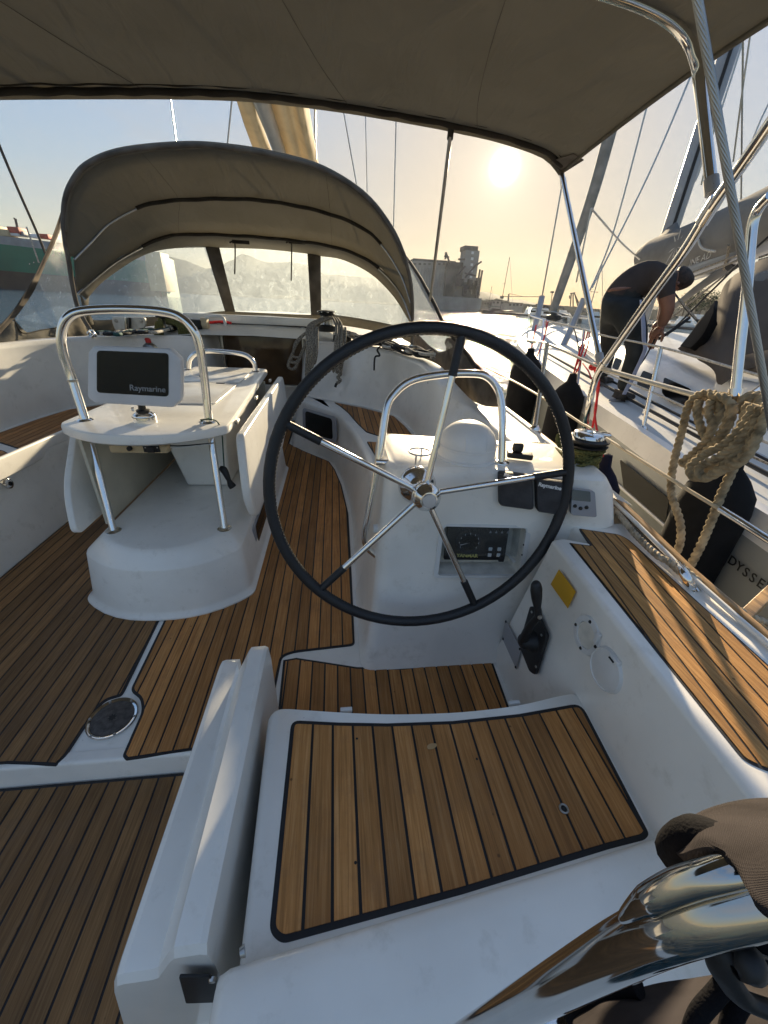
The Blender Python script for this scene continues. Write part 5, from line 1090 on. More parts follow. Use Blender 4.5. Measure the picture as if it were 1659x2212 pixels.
# ================================================================== NEIGHBOURING YACHT
ny = thing('neighbouring_yacht', None, 'white and grey sailing yacht moored close alongside on the right, stern lettering on its hull', 'sailing yacht')
HD = math.atan2(.294, 2.06); U = V((math.sin(HD), math.cos(HD), 0)); T = V((math.cos(HD), -math.sin(HD), 0)); G0 = V((1.783, 1.22, 0))
def NL(s, t, z): return G0+U*s+T*t+V((0, 0, z))                    # s forward, t inboard from the near gunwale
def NB(px, py, off): return PP(px, py, G0+T*off, T)
hb = [(-3.2, .20, -.78), (-1.5, .05, -.76), (0, 0, -.72), (1.0, 0, -.66), (2.1, 0, -.60), (3.1, .02, -.53), (4.4, .14, -.45), (5.8, .50, -.38), (7.0, 1.02, -.33), (7.9, 1.55, -.30), (8.45, 1.95, -.27)]
gw = resample(cr([V(p) for p in hb], 6), 60)
GRH = mat('pale_grey_hull', (.36, .37, .35), .22, var=.05, vscale=2, coat=.4)
for s_ in (1, -1):
    def M_(p, dt=0, dz=0, s_=s_):
        t = p.y+dt*(1 if True else 0); t = t if s_ == 1 else 3.9-t; return NL(p.x, t, p.z+dz)
    fl = [min(1, max(0, (8.45-p.x)/4)) for p in gw]
    rows = [[M_(p, .06, .0) for p in gw], [M_(p, .03, .035) for p in gw], [M_(p, -.01, .025) for p in gw], [M_(p, -.015, -.06) for p in gw], [M_(p, -.02+.12*(1-f_), -.10) for p, f_ in zip(gw, fl)]]
    grid('gunwale', rows, GEL, ny)
    r2_ = [[M_(p, -.02, -.10) for p in gw], [M_(p, -.03+.0*f_, -.50) for p, f_ in zip(gw, fl)], [M_(p, -.012, -.52) for p in gw], [NL(p.x-(.1 if p.x > 8 else 0), (p.y+.10 if s_ == 1 else 3.9-p.y-.10), WATER-.05) for p in gw]]
    grid('hull_side', r2_, GRH, ny)
dk = [[NL(p.x, p.y+.05, p.z+.0) for p in gw], [NL(p.x, 1.95+(p.y-1.95)*.5, p.z+.02) for p in gw], [NL(p.x, 1.95, p.z+.03) for p in gw], [NL(p.x, 3.9-p.y-.05, p.z) for p in gw]]
grid('deck', dk, mat('neighbour_deck', (.60, .60, .58), .55, var=.04, vscale=4, bump=.2, bscale=300), ny)
mesh('transom', [NL(-3.2, .2, -.78), NL(-3.2, 3.7, -.78), NL(-3.1, 3.5, WATER-.1), NL(-3.1, .4, WATER-.1)], [(0, 1, 2, 3)], GRH, ny)
cb = [(-.4, .60), (1.0, .56), (2.2, .58), (3.4, .72), (4.6, 1.0), (5.4, 1.35), (5.75, 1.95)]
cb = resample(cr([V((a, b, 0)) for a, b in cb], 6), 40)
def zd(s):
    for a, b in zip(gw, gw[1:]):
        if a.x <= s <= b.x: return a.z+(b.z-a.z)*(s-a.x)/(b.x-a.x)
    return -.72
for s_ in (1, -1):
    def Q(p, dt, z, s_=s_):
        t = p.y+dt; return NL(p.x-dt*.3, t if s_ == 1 else 3.9-t, z)
    rows = []
    for dt, h in ((-.05, -.01), (0, .0), (.02, .03), (.12, .20), (.17, .245), (.26, .27)): rows.append([Q(p, dt, zd(p.x)+.0+h*min(1, .12+(6.0-p.x)/2.2)) for p in cb])
    rows.append([NL(min(p.x, 5.6), 1.95, zd(p.x)+.0+.33*min(1, .12+(6.0-p.x)/2.2)) for p in cb])
    grid('coachroof', rows, GEL, ny, ang=40)
cn_ = (-T*.89+V((0, 0, .45))).normalized(); cp0 = G0+T*.645+V((0, 0, -.47))
def CW(a, b, o=.02): return PP(a, b, cp0+cn_*o, cn_)
for pts in (((1390, 800), (1416, 811), (1403, 843), (1375, 831)), ((1435, 815), (1494, 841), (1489, 879), (1447, 869), (1430, 848)), ((1330, 772), (1345, 778), (1335, 800), (1322, 795))):
    prism('cabin_window', fillet([CW(a, b) for a, b in pts], .03, 3), cn_*.004, DARKW, ny)
hn = -T; hp = G0+T*-.036
def HW(a, b, o=.004): return PP(a, b, hp+hn*o, hn)
prism('hull_window', fillet([HW(a, b) for a, b in ((1340, 992), (1447, 1078), (1438, 1131), (1348, 1053))], .02, 3), hn*.004, DARKW, ny)
tube('hull_line', [HW(a, b) for a, b in ((1320, 1035), (1348, 1059), (1436, 1136), (1480, 1172))], .010, GEL, ny, straight=True, res=6)
tube('deck_track', [NL(s, .30, zd(s)+.04) for s in (-.5, .5, 1.5, 2.6, 3.8)], .012, BLK, ny, res=6); tube('toe_track', [NL(s, .52, zd(s)+.015) for s in (-.5, .5, 1.5, 2.6)], .010, BLK, ny, res=6)
# letters on the hull
xa_ = (HW(1642, 1260)-HW(1545, 1187)).normalized()
for ch, a, b in (('S', 1492, 1140), ('U', 1512, 1155), ('N', 1545, 1187), ('O', 1564, 1199), ('D', 1582, 1213), ('Y', 1597, 1225), ('S', 1611, 1237), ('S', 1626, 1249), ('E', 1643, 1261), ('Y', 1660, 1273)):
    text('hull_letter', ch, HW(a, b, .002), xa_, (0, 0, 1), .058, BLK, ny, bold=.0006)
# mast, boom, sail bag
cpl = NL(0, 1.95, 0)
def CB(a, b, off=0): return PP(a, b, cpl+T*off, T)
mb = NL(4.92, 1.95, 0)
tube('mast', [mb+V((0, 0, -.15)), mb+V((-.02, -.03, 6)), mb+V((-.1, -.1, 13))], .095, ALU, ny, straight=True, res=20, flat=.7)
tube('mast_groove', [mb+V((-.04, -.085, .9)), mb+V((-.10, -.15, 13))], .018, BLK, ny, straight=True, res=8)
tube('sail_bag', [CB(1384, 562), CB(1392, 556), CB(1412, 550), CB(1440, 545), CB(1500, 530), CB(1580, 502), CB(1680, 462), CB(1800, 410)], .2, GREYC, ny, radii=[.06, .15, .19, .21, .24, .25, .26, .26], res=20, flat=1.05, n=8)
tube('bag_top_seam', [CB(1398, 533, -.1), CB(1436, 519, -.12), CB(1500, 493, -.12), CB(1600, 445, -.12), CB(1700, 395, -.12)], .022, CANVD, ny, res=8)
pkk = [CB(1432, 522), CB(1462, 482, .0), CB(1472, 515)]
grid('mast_boot', [[CB(1398, 532, -.1), CB(1432, 505, -.1), CB(1444, 492, -.1)], [CB(1425, 530, -.13), CB(1450, 505, -.13), CB(1462, 480, -.1)], [CB(1470, 520, -.12), CB(1472, 505, -.1), CB(1465, 484, -.08)]], GREYC, ny, solid=.02)
tube('boom', [CB(1455, 600), CB(1560, 563), CB(1700, 508), CB(1800, 468)], .10, ALU, ny, res=16, flat=1.1)
for a, b, c, d in ((1574, 537, 1563, 582), (1606, 532, 1602, 570)): tube('boom_strap', [CB(a, b-8, -.22), CB(a-2, b+14, -.14), CB(c, d, -.04)], .014, ROPEB, ny, res=6)
tube('boom_vang', [CB(1440, 676), CB(1500, 628), CB(1580, 572)], .045, GREYC, ny, radii=[.03, .04, .05], res=12); tube('vang_block', [CB(1578, 573), CB(1592, 563)], .07, BLK, ny, straight=True)
for pts in (((1455, 604), (1600, 548)), ((1458, 613), (1600, 560)), ((1446, 690), (1606, 562)), ((1395, 770), (1600, 566), (1659, 512)), ((1456, 632), (1480, 665), (1512, 700)), ((1466, 645), (1505, 690)), ((1640, 556), (1700, 536)), ((1640, 562), (1700, 545))):
    tube('line', [CB(a, b, -.3) for a, b in pts], .010, ROPEB if len(pts) == 2 else ROPEK, ny, straight=True, res=6)
ec = CB(1460, 533, -.235)
for k in range(10):
    a = k*math.pi/5+.2; L_ = .13+.05*(k % 3); d = U*math.cos(a)+V((0, 0, 1))*math.sin(a); e = U*-math.sin(a)+V((0, 0, 1))*math.cos(a)
    mesh('sun_emblem_ray', [ec+d*.015, ec+d*L_*.5+e*.012, ec+d*L_, ec+d*L_*.5-e*.006], [(0, 1, 2, 3)], ROPEW, ny, smooth=False)
tube('emblem_arc', [CB(1509, 518, -.255), CB(1512, 530, -.255), CB(1522, 539, -.255), CB(1545, 543, -.25)], .012, ROPEW, ny, res=6)
xb_ = (CB(1545, 545, -.25)-CB(1480, 572, -.25)).normalized()
text('bag_letters', 'SUNLINE ADRIATIC' if False else 'INE AD', CB(1512, 560, -.235), xb_, (0, 0, 1), .10, ROPEW, ny)
# furled foresail, stays and wires
bow = NL(8.35, 1.95, -.25)
def away(a, b, y): return P(a, b, y=y)
jib = [PP(1196, 676, bow, T), PP(1202, 650, bow, T), PP(1274, 440, bow, T), PP(1317, 290, bow, T), PP(1345, 190, bow, T), PP(1390, 30, bow, T)]
tube('furled_foresail', jib, .085, mat('grey_sail_roll', (.26, .26, .25), .85, var=.15, vscale=5), ny, radii=[.05, .09, .10, .105, .105, .10], res=12)
lathe('furling_drum', [(.05, 0), (.16, .04), (.16, .12), (.05, .16)], PP(1196, 686, bow, T)+V((0, 0, -.08)), BLK, ny, 16)
wires = (((1398, 228), (1324, 505), (1274, 628), 6.5), ((1496, 155), (1400, 380), (1279, 622), 6.2), ((1214, 400), (1192, 525), (1171, 640), 6.5), ((1277, 450), (1262, 525), (1245, 610), 6.5), ((1277, 450), (1340, 522), (1382, 560), 6),
         ((1592, 95), (1549, 250), (1515, 400), 6), ((1604, 92), (1560, 230), (1519, 350), 6), ((1605, 90), (1603, 260), (1601, 445), 5.5), ((1620, 80), (1602, 210), (1584, 350), 5.5), ((1665, 215), (1643, 260), (1610, 340), 5.5), ((1517, 236), (1500, 300), (1487, 350), 6), ((1495, 400), (1507, 380), (1519, 340), 6))
for a, b, c, y in wires: tube('stay', [P(*a, y=y), P(*b, y=y), P(*c, y=y)], .011 if y > 5.9 else .009, STEELD, ny, res=6)
tube('furler_pole', [P(1171, 640, y=8.2), P(1160, 690, y=8.1), P(1143, 745, y=7.8)], .055, ALU, ny, straight=True, res=10)
tube('stowed_pole', [P(1262, 645, y=6.0), P(1236, 705, y=6.0), P(1207, 768, y=5.8)], .045, ALU, ny, straight=True, res=10)
# stanchions, lifelines, pulpit
for (a, b, c, d, o_) in ((1388, 929, 1428, 750, .07), (1246, 838, 1262, 712, .07), (1164, 785, 1175, 690, .07), (1135, 752, 1143, 676, .6)):
    tube('stanchion', [NB(a, b, o_), NB(c, d, o_)], .0125, STEEL, ny, straight=True, res=10); lathe('stanchion_foot', [(.03, 0), (.03, .01), (.016, .03)], NB(a, b, o_), STEEL, ny, 14)
tube('lifeline', [NB(1187, 694, .1), NB(1262, 712, .07), NB(1291, 722, .07), NB(1428, 750, .07), NB(1560, 788, .07), NB(1645, 813, .07), NB(1720, 838, .07)], .007, ROPEW, ny, res=6, n=3)
tube('lifeline', [NB(1187, 745, .07), NB(1253, 770, .07), NB(1311, 806, .07), NB(1408, 846, .07), NB(1482, 880, .07), NB(1700, 975, .07)], .006, ROPEW, ny, res=6, n=3)
tube('lifeline', [NB(1482, 918, .25), NB(1600, 975, .25), NB(1700, 1020, .25)], .006, ROPEB, ny, res=6)
pu_ = [P(1143, 678, y=6.9), P(1146, 668, y=7.4), P(1156, 666, y=8.2), P(1180, 672, y=9.0), P(1205, 676, y=9.2), P(1234, 683, y=8.6)]
tube('pulpit_rail', pu_, .016, STEELD, ny, res=8)
tube('pulpit_rail', [P(1143, 678, y=6.9), P(1150, 683, y=6.9), P(1185, 694, y=6.7)], .014, STEEL, ny, res=8)
for a, b, c, d, y in ((1143, 678, 1137, 748, 6.9), (1163, 688, 1158, 720, 8.2), (1234, 683, 1231, 730, 8.5), (1213, 694, 1212, 718, 8.9)): tube('pulpit_leg', [P(a, b, y=y), P(c, d, y=y)], .014, STEELD, ny, straight=True, res=8)
for k, (a, b, c, d) in enumerate(((1180, 692, 1170, 745), (1184, 694, 1160, 770), (1270, 716, 1245, 790), (1273, 718, 1262, 770), (1240, 710, 1252, 780), (1259, 785, 1277, 818), (1256, 770, 1240, 812))):
    tube('red_lashing', [NB(a, b, .09), NB((a+c)/2+3, (b+d)/2, .05), NB(c, d, .06)], .006, (RED if k != 4 else ROPEK), ny, res=6)
lathe('snap_hatch', [(0, .02), (.04, .018), (.05, 0)], NB(1250, 880, .2), STEEL, ny, 14)
tube('jib_sheet_car', [NL(2.9, .62, -.46), NL(3.6, .75, -.42), NL(4.3, .92, -.40)], .03, STEEL, ny, res=8)
# its sprayhood and cockpit coaming
DG = mat('grey_brown_canvas', (.135, .118, .105), .9, var=.10, vscale=3, bump=.1, bscale=400, spec=.1, trans=(.15, (.2, .17, .14)))
o_ = .70
near = [NB(a, b, o_+c) for a, b, c in ((1467, 752, .12), (1505, 705, .2), (1549, 647, .3), (1578, 605, .34), (1606, 580, .36), (1650, 560, .4), (1740, 545, .4))]
low = [NB(a, b, o_+c) for a, b, c in ((1470, 757, .10), (1506, 776, .02), (1530, 790, -.02), (1559, 833, -.06), (1592, 806, -.04), (1640, 790, 0), (1740, 800, 0))]
na = resample(cr(near, 5), 40); nb = resample(cr(low, 5), 40)
far_ = [p+T*(2.5-2*(p-G0).dot(T)+.0)+V((0, 0, .03)) if False else p+T*(3.9-2*(p-G0).dot(T)) for p in na]
grid('spray_dodger', [[p.lerp(q, t)+V((0, .02*math.sin(i*.6+3*t), 0)) for i, (p, q) in enumerate(zip(nb, na))] for t in (0, .2, .4, .6, .8, 1)]+[[p.lerp(q, t)+V((0, 0, .10*math.sin(math.pi*t))) for p, q in zip(na, far_)] for t in (.06, .2, .5, .8, 1)], DG, ny, solid=.004)
grid('dodger_window', [[NB(a, b, o_+.33) for a, b in ((1592, 640), (1596, 618), (1602, 600), (1640, 588), (1700, 575))], [NB(a, b, o_+.30) for a, b in ((1583, 650), (1592, 645), (1620, 625), (1660, 600), (1700, 585))]], VINYL, ny)
grid('rolled_flap', [[NB(a, b, o_+.10) for a, b in ((1472, 748), (1505, 707), (1548, 650))], [NB(a, b, o_+.03) for a, b in ((1492, 752), (1520, 722), (1546, 668))], [NB(a, b, o_+.08) for a, b in ((1502, 756), (1526, 738), (1549, 700))]], BLF, ny, solid=.02, n=14)
box('coaming', NL(-.1, .80, -.50), (.22, 3.2, .34), GEL, ny, bevel=.05, rot=Matrix((T, U, V((0, 0, 1)))).transposed())
grid('cockpit_side_cloth', [[NB(a, b, .72) for a, b in ((1600, 770), (1640, 760), (1740, 740))], [NB(a, b, .68) for a, b in ((1604, 800), (1640, 815), (1740, 835))]], DG, ny, solid=.004)
# fenders
def fender(top, bot, r, m, label, name='fender', neck=.10):
    t = thing(name, None, label, 'fender', 'fenders hanging between the two yachts')
    ax = (top-bot).normalized(); L_ = (top-bot).length
    lathe('body', [(0, 0), (r*.5, .02), (r*.9, .07), (r, .14)]+[(r, .14+(L_-.28)*k/6) for k in range(1, 7)]+[(r*.92, L_-.07), (r*.6, L_-.005), (r*.28, L_+.04), (r*.2, L_+neck), (0, L_+neck+.01)], bot, m, t, 32, axis=ax)
    if m is not NAVY: tube('lanyard', [top+ax*neck, top+ax*(neck+.2)+V((0, 0, .02))], .007, RED if m is not NAVY else RED, t, straight=True, res=6)
    return t
fender(NB(1232, 835, -.13), NB(1232, 835, -.13)+V((0, 0, -1.05)), .135, BLF, 'black fender hanging beside the second stanchion of the grey yacht')
fender(NB(1143, 775, -.18), NB(1143, 775, -.18)+V((0, 0, -1.0)), .16, BLF, 'farthest black fender near the bow of the grey yacht, partly behind the wheel rim')
fender(NB(1572, 1028, -.14), NB(1572, 1028, -.14)+V((.0, 0, -1.05)), .135, BLF, 'large black fender right behind the hanging tan rope')
fender(P(1300, 1022, x=1.37), P(1300, 1022, x=1.37)+V((0, 0, -.75)), .115, NAVY, 'navy blue fender on a red cord behind the winch')

# ================================================================== PERSON
pr = thing('person', None, 'person in dark top and striped tracksuit trousers bending over on the neighbouring deck', 'person')
def skin(name, nodes, edges, m, parent, sub=2):
    me = bpy.data.meshes.new(name); me.from_pydata([tuple(V(n[0])) for n in nodes], edges, []); o = link(name, me, m, parent)
    md = o.modifiers.new('skin', 'SKIN'); 
    for i, n in enumerate(nodes):
        r_ = n[1]; o.data.skin_vertices[0].data[i].radius = r_ if isinstance(r_, tuple) else (r_, r_)
    o.data.skin_vertices[0].data[0].use_root = True
    md.use_smooth_shade = True
    sb_ = o.modifiers.new('sub', 'SUBSURF'); sb_.levels = sb_.render_levels = sub
    bpy.context.view_layer.update()
    me2 = bpy.data.meshes.new_from_object(o.evaluated_get(bpy.context.evaluated_depsgraph_get())); o.modifiers.clear(); o.data = me2
    return o
def Y_(a, b, y): return P(a, b, y=y)
pelv = Y_(1343, 655, 3.22); waist = Y_(1352, 622, 3.20); chest = Y_(1392, 598, 3.16); shc = Y_(1425, 604, 3.14); neck = Y_(1446, 606, 3.14); head1 = Y_(1458, 604, 3.13); head2 = Y_(1470, 614, 3.13)
hR = Y_(1358, 672, 3.08); kR = Y_(1378, 750, 2.96); aR = Y_(1343, 846, 2.98)
hL = Y_(1326, 672, 3.36); kL = Y_(1316, 748, 3.50); aL = Y_(1302, 816, 3.44)
sR = Y_(1436, 612, 2.98); eR = Y_(1443, 668, 2.95); wR = Y_(1427, 706, 3.02); haR = Y_(1421, 714, 3.05)
sL = Y_(1430, 612, 3.32); eL = Y_(1438, 655, 3.36); wL = Y_(1426, 694, 3.28); haL = Y_(1419, 704, 3.24)
nodes = [(pelv, .165), (waist, .135), (chest, .155), (shc, .135), (neck, .065), (head1, .075), (head2, .088), (hR, .125), (kR, .072), (aR, .050), (hL, .125), (kL, .072), (aL, .050),
         (sR, .070), (eR, .047), (wR, .032), (sL, .070), (eL, .047), (wL, .032), (hR.lerp(kR, .5), .10), (kR.lerp(aR, .4), .062), (hL.lerp(kL, .5), .10), (kL.lerp(aL, .4), .062), (pelv.lerp(waist, .5), .15), (sR.lerp(eR, .5), .056), (eR.lerp(wR, .4), .046)]
edges = [(0, 23), (23, 1), (1, 2), (2, 3), (3, 4), (4, 5), (5, 6), (0, 7), (7, 19), (19, 8), (8, 20), (20, 9), (0, 10), (10, 21), (21, 11), (11, 22), (22, 12), (3, 13), (13, 24), (24, 14), (14, 25), (25, 15), (3, 16), (16, 17), (17, 18)]
SKINM = mat('skin', (.26, .12, .075), .55, var=.08, vscale=20); TROU = mat('dark_trousers', (.028, .032, .034), .85, var=.15, vscale=10, spec=.2); SHIRT = mat('dark_shirt', (.060, .050, .048), .9, var=.1, vscale=8, spec=.1)
HAIR = mat('brown_hair', (.05, .028, .018), .7, var=.4, vscale=40, bump=.5, bscale=120)
bd = skin('body', nodes, edges, SKINM, pr)
me = bd.data; me.materials.clear()
for m_ in (SKINM, TROU, SHIRT): me.materials.append(m_)
segs = [(pelv, waist.lerp(pelv, .25), 1), (hR, kR, 1), (kR, aR, 1), (hL, kL, 1), (kL, aL, 1), (pelv, hR, 1), (pelv, hL, 1), (waist, chest, 2), (chest, shc, 2), (shc, sR, 2), (shc, sL, 2), (sR, sR.lerp(eR, .40), 2), (sL, sL.lerp(eL, .4), 2), (waist.lerp(pelv, .2), waist, 2), (shc, neck, 2),
        (sR.lerp(eR, .45), eR, 0), (eR, wR, 0), (sL.lerp(eL, .45), eL, 0), (eL, wL, 0), (neck, head2, 0)]
def sd(p, a, b):
    ab_ = b-a; t = max(0, min(1, (p-a).dot(ab_)/ab_.length_squared)); return (p-(a+ab_*t)).length
bdr = bd
for f in me.polygons:
    c = f.center; f.material_index = min(segs, key=lambda s: sd(c, s[0], s[1]))[2]; f.use_smooth = True
# strip of bare back between shirt and trousers
prism_b = grid('bare_back', [[Y_(a, b, 2.985+.02*abs(i-2)) for i, (a, b) in enumerate(((1311, 628), (1322, 622), (1336, 620), (1350, 620), (1362, 621)))], [Y_(a, b, 2.98+.02*abs(i-2)) for i, (a, b) in enumerate(((1313, 631), (1323, 629), (1336, 628), (1350, 625), (1363, 622)))]], SKINM, pr, solid=.006)
hr_ = skin('hair', [(head1.lerp(neck, .2)+V((0, 0, .02)), .070), (head1+V((.01, -.01, .022)), .088), (head2+V((.012, 0, .010)), .092), (head2+V((.03, 0, -.03)), .06)], [(0, 1), (1, 2), (2, 3)], HAIR, pr)
skin('ear', [(Y_(1463, 609, 3.02), .012), (Y_(1464, 612, 3.02), .014), (Y_(1463, 616, 3.02), .010)], [(0, 1), (1, 2)], SKINM, pr)
def hand(w_, pl_, tag_):
    d = (pl_-w_).normalized(); nodes = [(w_, .032), (w_+d*.05, (.042, .024)), (w_+d*.085, (.040, .020))]; edges = [(0, 1), (1, 2)]
    skin('palm', nodes, edges, SKINM, pr)
    sdv = d.cross(V((0, 1, 0))).normalized()
    for k in range(4):
        b_ = w_+d*.085+V((0, -.03+.02*k, 0)); l_ = (.07, .08, .075, .06)[k]
        skin('finger', [(b_-d*.02, .011), (b_+d*l_*.4, .0105), (b_+d*l_*.75+V((0, 0, -.018)), .0095), (b_+d*l_*.8+V((.01, 0, -.045)), .008)], [(0, 1), (1, 2), (2, 3)], SKINM, pr, 1)
    skin('thumb', [(w_+d*.03+V((0, -.03, 0)), .013), (w_+d*.06+V((.02, -.05, -.01)), .011), (w_+d*.09+V((.03, -.045, -.03)), .009)], [(0, 1), (1, 2)], SKINM, pr, 1)
hand(wR, haR+V((0, 0, -.02)), 0); hand(wL, haL+V((0, 0, -.02)), 1)
def shoe(an, toe, heel, lab):
    z0 = toe.z
    skin('shoe', [(an+V((0, 0, -.03)), .050), (heel.lerp(an, .35), .052), (heel+V((0, 0, .035)), .045), (heel.lerp(toe, .45)+V((0, 0, .035)), (.048, .040)), (heel.lerp(toe, .8)+V((0, 0, .025)), (.050, .030)), (toe+V((0, 0, .02)), (.038, .024))], [(0, 1), (1, 2), (1, 3), (3, 4), (4, 5)], mat('dark_shoe', (.05, .04, .032), .8, var=.3, vscale=30), pr)
    so = [heel.lerp(toe, t)+V((s*.045, 0, 0)) for t, s in ((0, -.8), (.5, -.9), (.85, -1), (1, -.5), (1, .5), (.85, 1), (.5, .9), (0, .8))]
    prism('sole', fillet([p+V((0, 0, -.012)) for p in so], .02, 3), (0, 0, .018), mat('pale_sole', (.35, .34, .36), .7), pr)
shoe(aR, P(1366, 862, z=-.60), P(1322, 864, z=-.60), 0); shoe(aL, P(1318, 826, z=-.57), P(1292, 830, z=-.57), 1)
STR = mat('pale_stripe', (.34, .38, .52), .8)
for k in range(3):
    dx = k*3.0
    tube('trouser_stripe', [Y_(1383+dx*.3, 648, 2.955), Y_(1386+dx, 690, 2.90), Y_(1388+dx, 735, 2.875), Y_(1391+dx*.9, 752, 2.875), Y_(1384+dx, 772, 2.885), Y_(1366+dx, 810, 2.905), Y_(1345+dx, 852, 2.925)], .0045, STR, pr, res=6)
tool = thing('winch_handle', None, 'dark winch handle held down by the bending person', 'winch handle')
tube('arm', [haR+V((.03, 0, -.06)), haR+V((.12, -.02, .02)), haR+V((.2, -.03, .10))], .012, BLK, tool, res=8); tube('cord', [haR+V((.0, 0, -.06)), haR+V((-.03, 0, -.2)), haR+V((-.06, .02, -.30))], .006, ROPEK, tool, res=6)
lathe('drum', [(.05, 0), (.045, .05), (.06, .12), (0, .13)], haR+V((-.16, .12, -.12)), STEEL, tool, 18)

# ================================================================== FOREGROUND TUBE AND BAG
fg = thing('stern_rail_tube', None, 'mirror-polished steel tube close to the camera, running from bottom centre into the canvas bag', 'rail')
def D_(a, b, d): return (RM @ _d(a, b))*d
ax_ = [D_(860, 2330, .42), D_(1040, 2222, .27), D_(1220, 2118, .188), D_(1370, 2036, .153), D_(1505, 1982, .137), D_(1760, 1915, .122)]
STEELF = mat('mirror_steel', (.52, .50, .47), .05, 1, var=.04, rvar=.05, vscale=14)
tube('tube', ax_, .0090, STEELF, fg, res=64, n=14)
tube('branch_tube', [D_(1345, 1985, .150), D_(1400, 1946, .142), D_(1470, 1912, .136), D_(1560, 1886, .130), D_(1680, 1862, .126)], .0050, STEELF, fg, radii=[.0020, .0046, .0050, .0050, .0050], res=40, n=12)
tube('weld_collar', [D_(1338, 2053, .1605), D_(1350, 2047, .1585)], .00925, STEELD, fg, straight=True, res=48)
bgm = mat('bag_cloth', (.048, .043, .045), .95, var=.15, vscale=30, bump=.0, spec=.05)
_t = bgm.node_tree; _b = _t.nodes['Principled BSDF']; _tc = _t.nodes.new('ShaderNodeTexCoord'); _pv = None
for _r in (.6, 2.17):
    _m = _t.nodes.new('ShaderNodeMapping'); _m.inputs['Rotation'].default_value = (.3, .5, _r); _t.links.new(_tc.outputs['Object'], _m.inputs[0])
    _w = _t.nodes.new('ShaderNodeTexWave'); _w.inputs['Scale'].default_value = 620; _w.inputs['Distortion'].default_value = 1.2; _t.links.new(_m.outputs[0], _w.inputs['Vector'])
    _p = _t.nodes.new('ShaderNodeBump'); _p.inputs['Strength'].default_value = .5; _p.inputs['Distance'].default_value = .0006; _t.links.new(_w.outputs['Fac'], _p.inputs['Height'])
    if _pv: _t.links.new(_pv.outputs[0], _p.inputs['Normal'])
    _pv = _p
_t.links.new(_pv.outputs[0], _b.inputs['Normal'])
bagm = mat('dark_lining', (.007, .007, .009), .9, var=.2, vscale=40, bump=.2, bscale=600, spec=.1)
bg_ = thing('canvas_bag', None, 'brown-grey canvas bag draped over the polished tube at the lower right with black straps', 'bag')
rows = []
for k, (dd, prof) in enumerate(((.20, [(1475, 1812), (1500, 1772), (1560, 1745), (1660, 1732), (1800, 1730)]), (.165, [(1462, 1838), (1500, 1795), (1580, 1790), (1690, 1805), (1800, 1830)]), (.15, [(1470, 1850), (1530, 1822), (1600, 1850), (1670, 1900), (1800, 1960)]), (.145, [(1480, 1855), (1545, 1840), (1600, 1885), (1640, 1960), (1800, 2050)]))):
    rows.append([D_(a, b, dd-.012*i*(1 if k else .5)) for i, (a, b) in enumerate(prof)])
rows = [resample(cr(r_, 6), 40) for r_ in rows]
rows2 = []
for i in range(len(rows)-1):
    for t in (0, .25, .5, .75): rows2.append([a.lerp(b, t)+V((0, 0, .0006*math.sin(j*.35+i*2+t*3))) for j, (a, b) in enumerate(zip(rows[i], rows[i+1]))])
rows2.append(rows[-1])
grid('cuff', rows2, bgm, bg_, solid=.003)
tube('fold', [D_(1462, 1842, .163), D_(1478, 1826, .156), D_(1510, 1812, .150), D_(1570, 1838, .142), D_(1612, 1888, .137), D_(1640, 1960, .133), D_(1680, 2030, .13)], .0078, bagm, bg_, res=12, n=8)
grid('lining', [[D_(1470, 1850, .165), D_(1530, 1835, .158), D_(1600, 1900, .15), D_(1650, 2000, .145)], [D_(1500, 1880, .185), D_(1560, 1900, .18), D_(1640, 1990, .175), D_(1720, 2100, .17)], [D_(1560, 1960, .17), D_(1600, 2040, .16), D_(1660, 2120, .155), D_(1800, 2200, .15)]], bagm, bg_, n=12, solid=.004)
tube('strap', [D_(1700, 2000, .150), D_(1650, 2025, .145), D_(1600, 2032, .140), D_(1566, 2052, .138), D_(1560, 2090, .138), D_(1578, 2125, .138), D_(1610, 2160, .138), D_(1690, 2190, .136)], .0052, BLK, bg_, res=14, n=8, flat=.55)
tube('strap', [D_(1580, 2110, .150), D_(1545, 2150, .150), D_(1505, 2200, .150), D_(1480, 2280, .150)], .0032, bagm, bg_, res=10)
tube('strap', [D_(1610, 2150, .150), D_(1585, 2190, .150), D_(1565, 2280, .150)], .0034, bagm, bg_, res=10)
tube('toggle', [D_(1585, 2060, .134), D_(1612, 2078, .132), D_(1632, 2108, .132)], .0042, BLK, bg_, radii=[.003, .0062, .003], res=14)
rows = []
for k, (dd, prof) in enumerate(((.30, [(1235, 2200), (1262, 2165), (1300, 2150), (1345, 2142), (1420, 2122), (1500, 2110), (1600, 2095), (1800, 2080)]), (.27, [(1240, 2230), (1280, 2200), (1310, 2185), (1350, 2180), (1430, 2165), (1510, 2160), (1600, 2150), (1800, 2130)]), (.24, [(1250, 2290), (1290, 2270), (1320, 2260), (1360, 2250), (1440, 2240), (1520, 2240), (1600, 2230), (1800, 2230)]), (.22, [(1250, 2400), (1290, 2400), (1330, 2400), (1380, 2400), (1440, 2400), (1520, 2400), (1600, 2400), (1800, 2400)]))):
    rows.append(resample(cr([D_(a, b, dd+.004*math.sin(i*1.7)) for i, (a, b) in enumerate(prof)], 6), 50))
grid('lower_cloth', rows, bgm, bg_, solid=.003, sub=1)
tube('dark_edge', [D_(1235, 2200, .295), D_(1262, 2160, .293), D_(1300, 2142, .29), D_(1350, 2128, .285), D_(1378, 2128, .28)], .0075, bagm, bg_, res=10, n=8)
box('bright_buckle', D_(1195, 2215, .30), (.06, .012, .012), STEEL, bg_, bevel=.003)

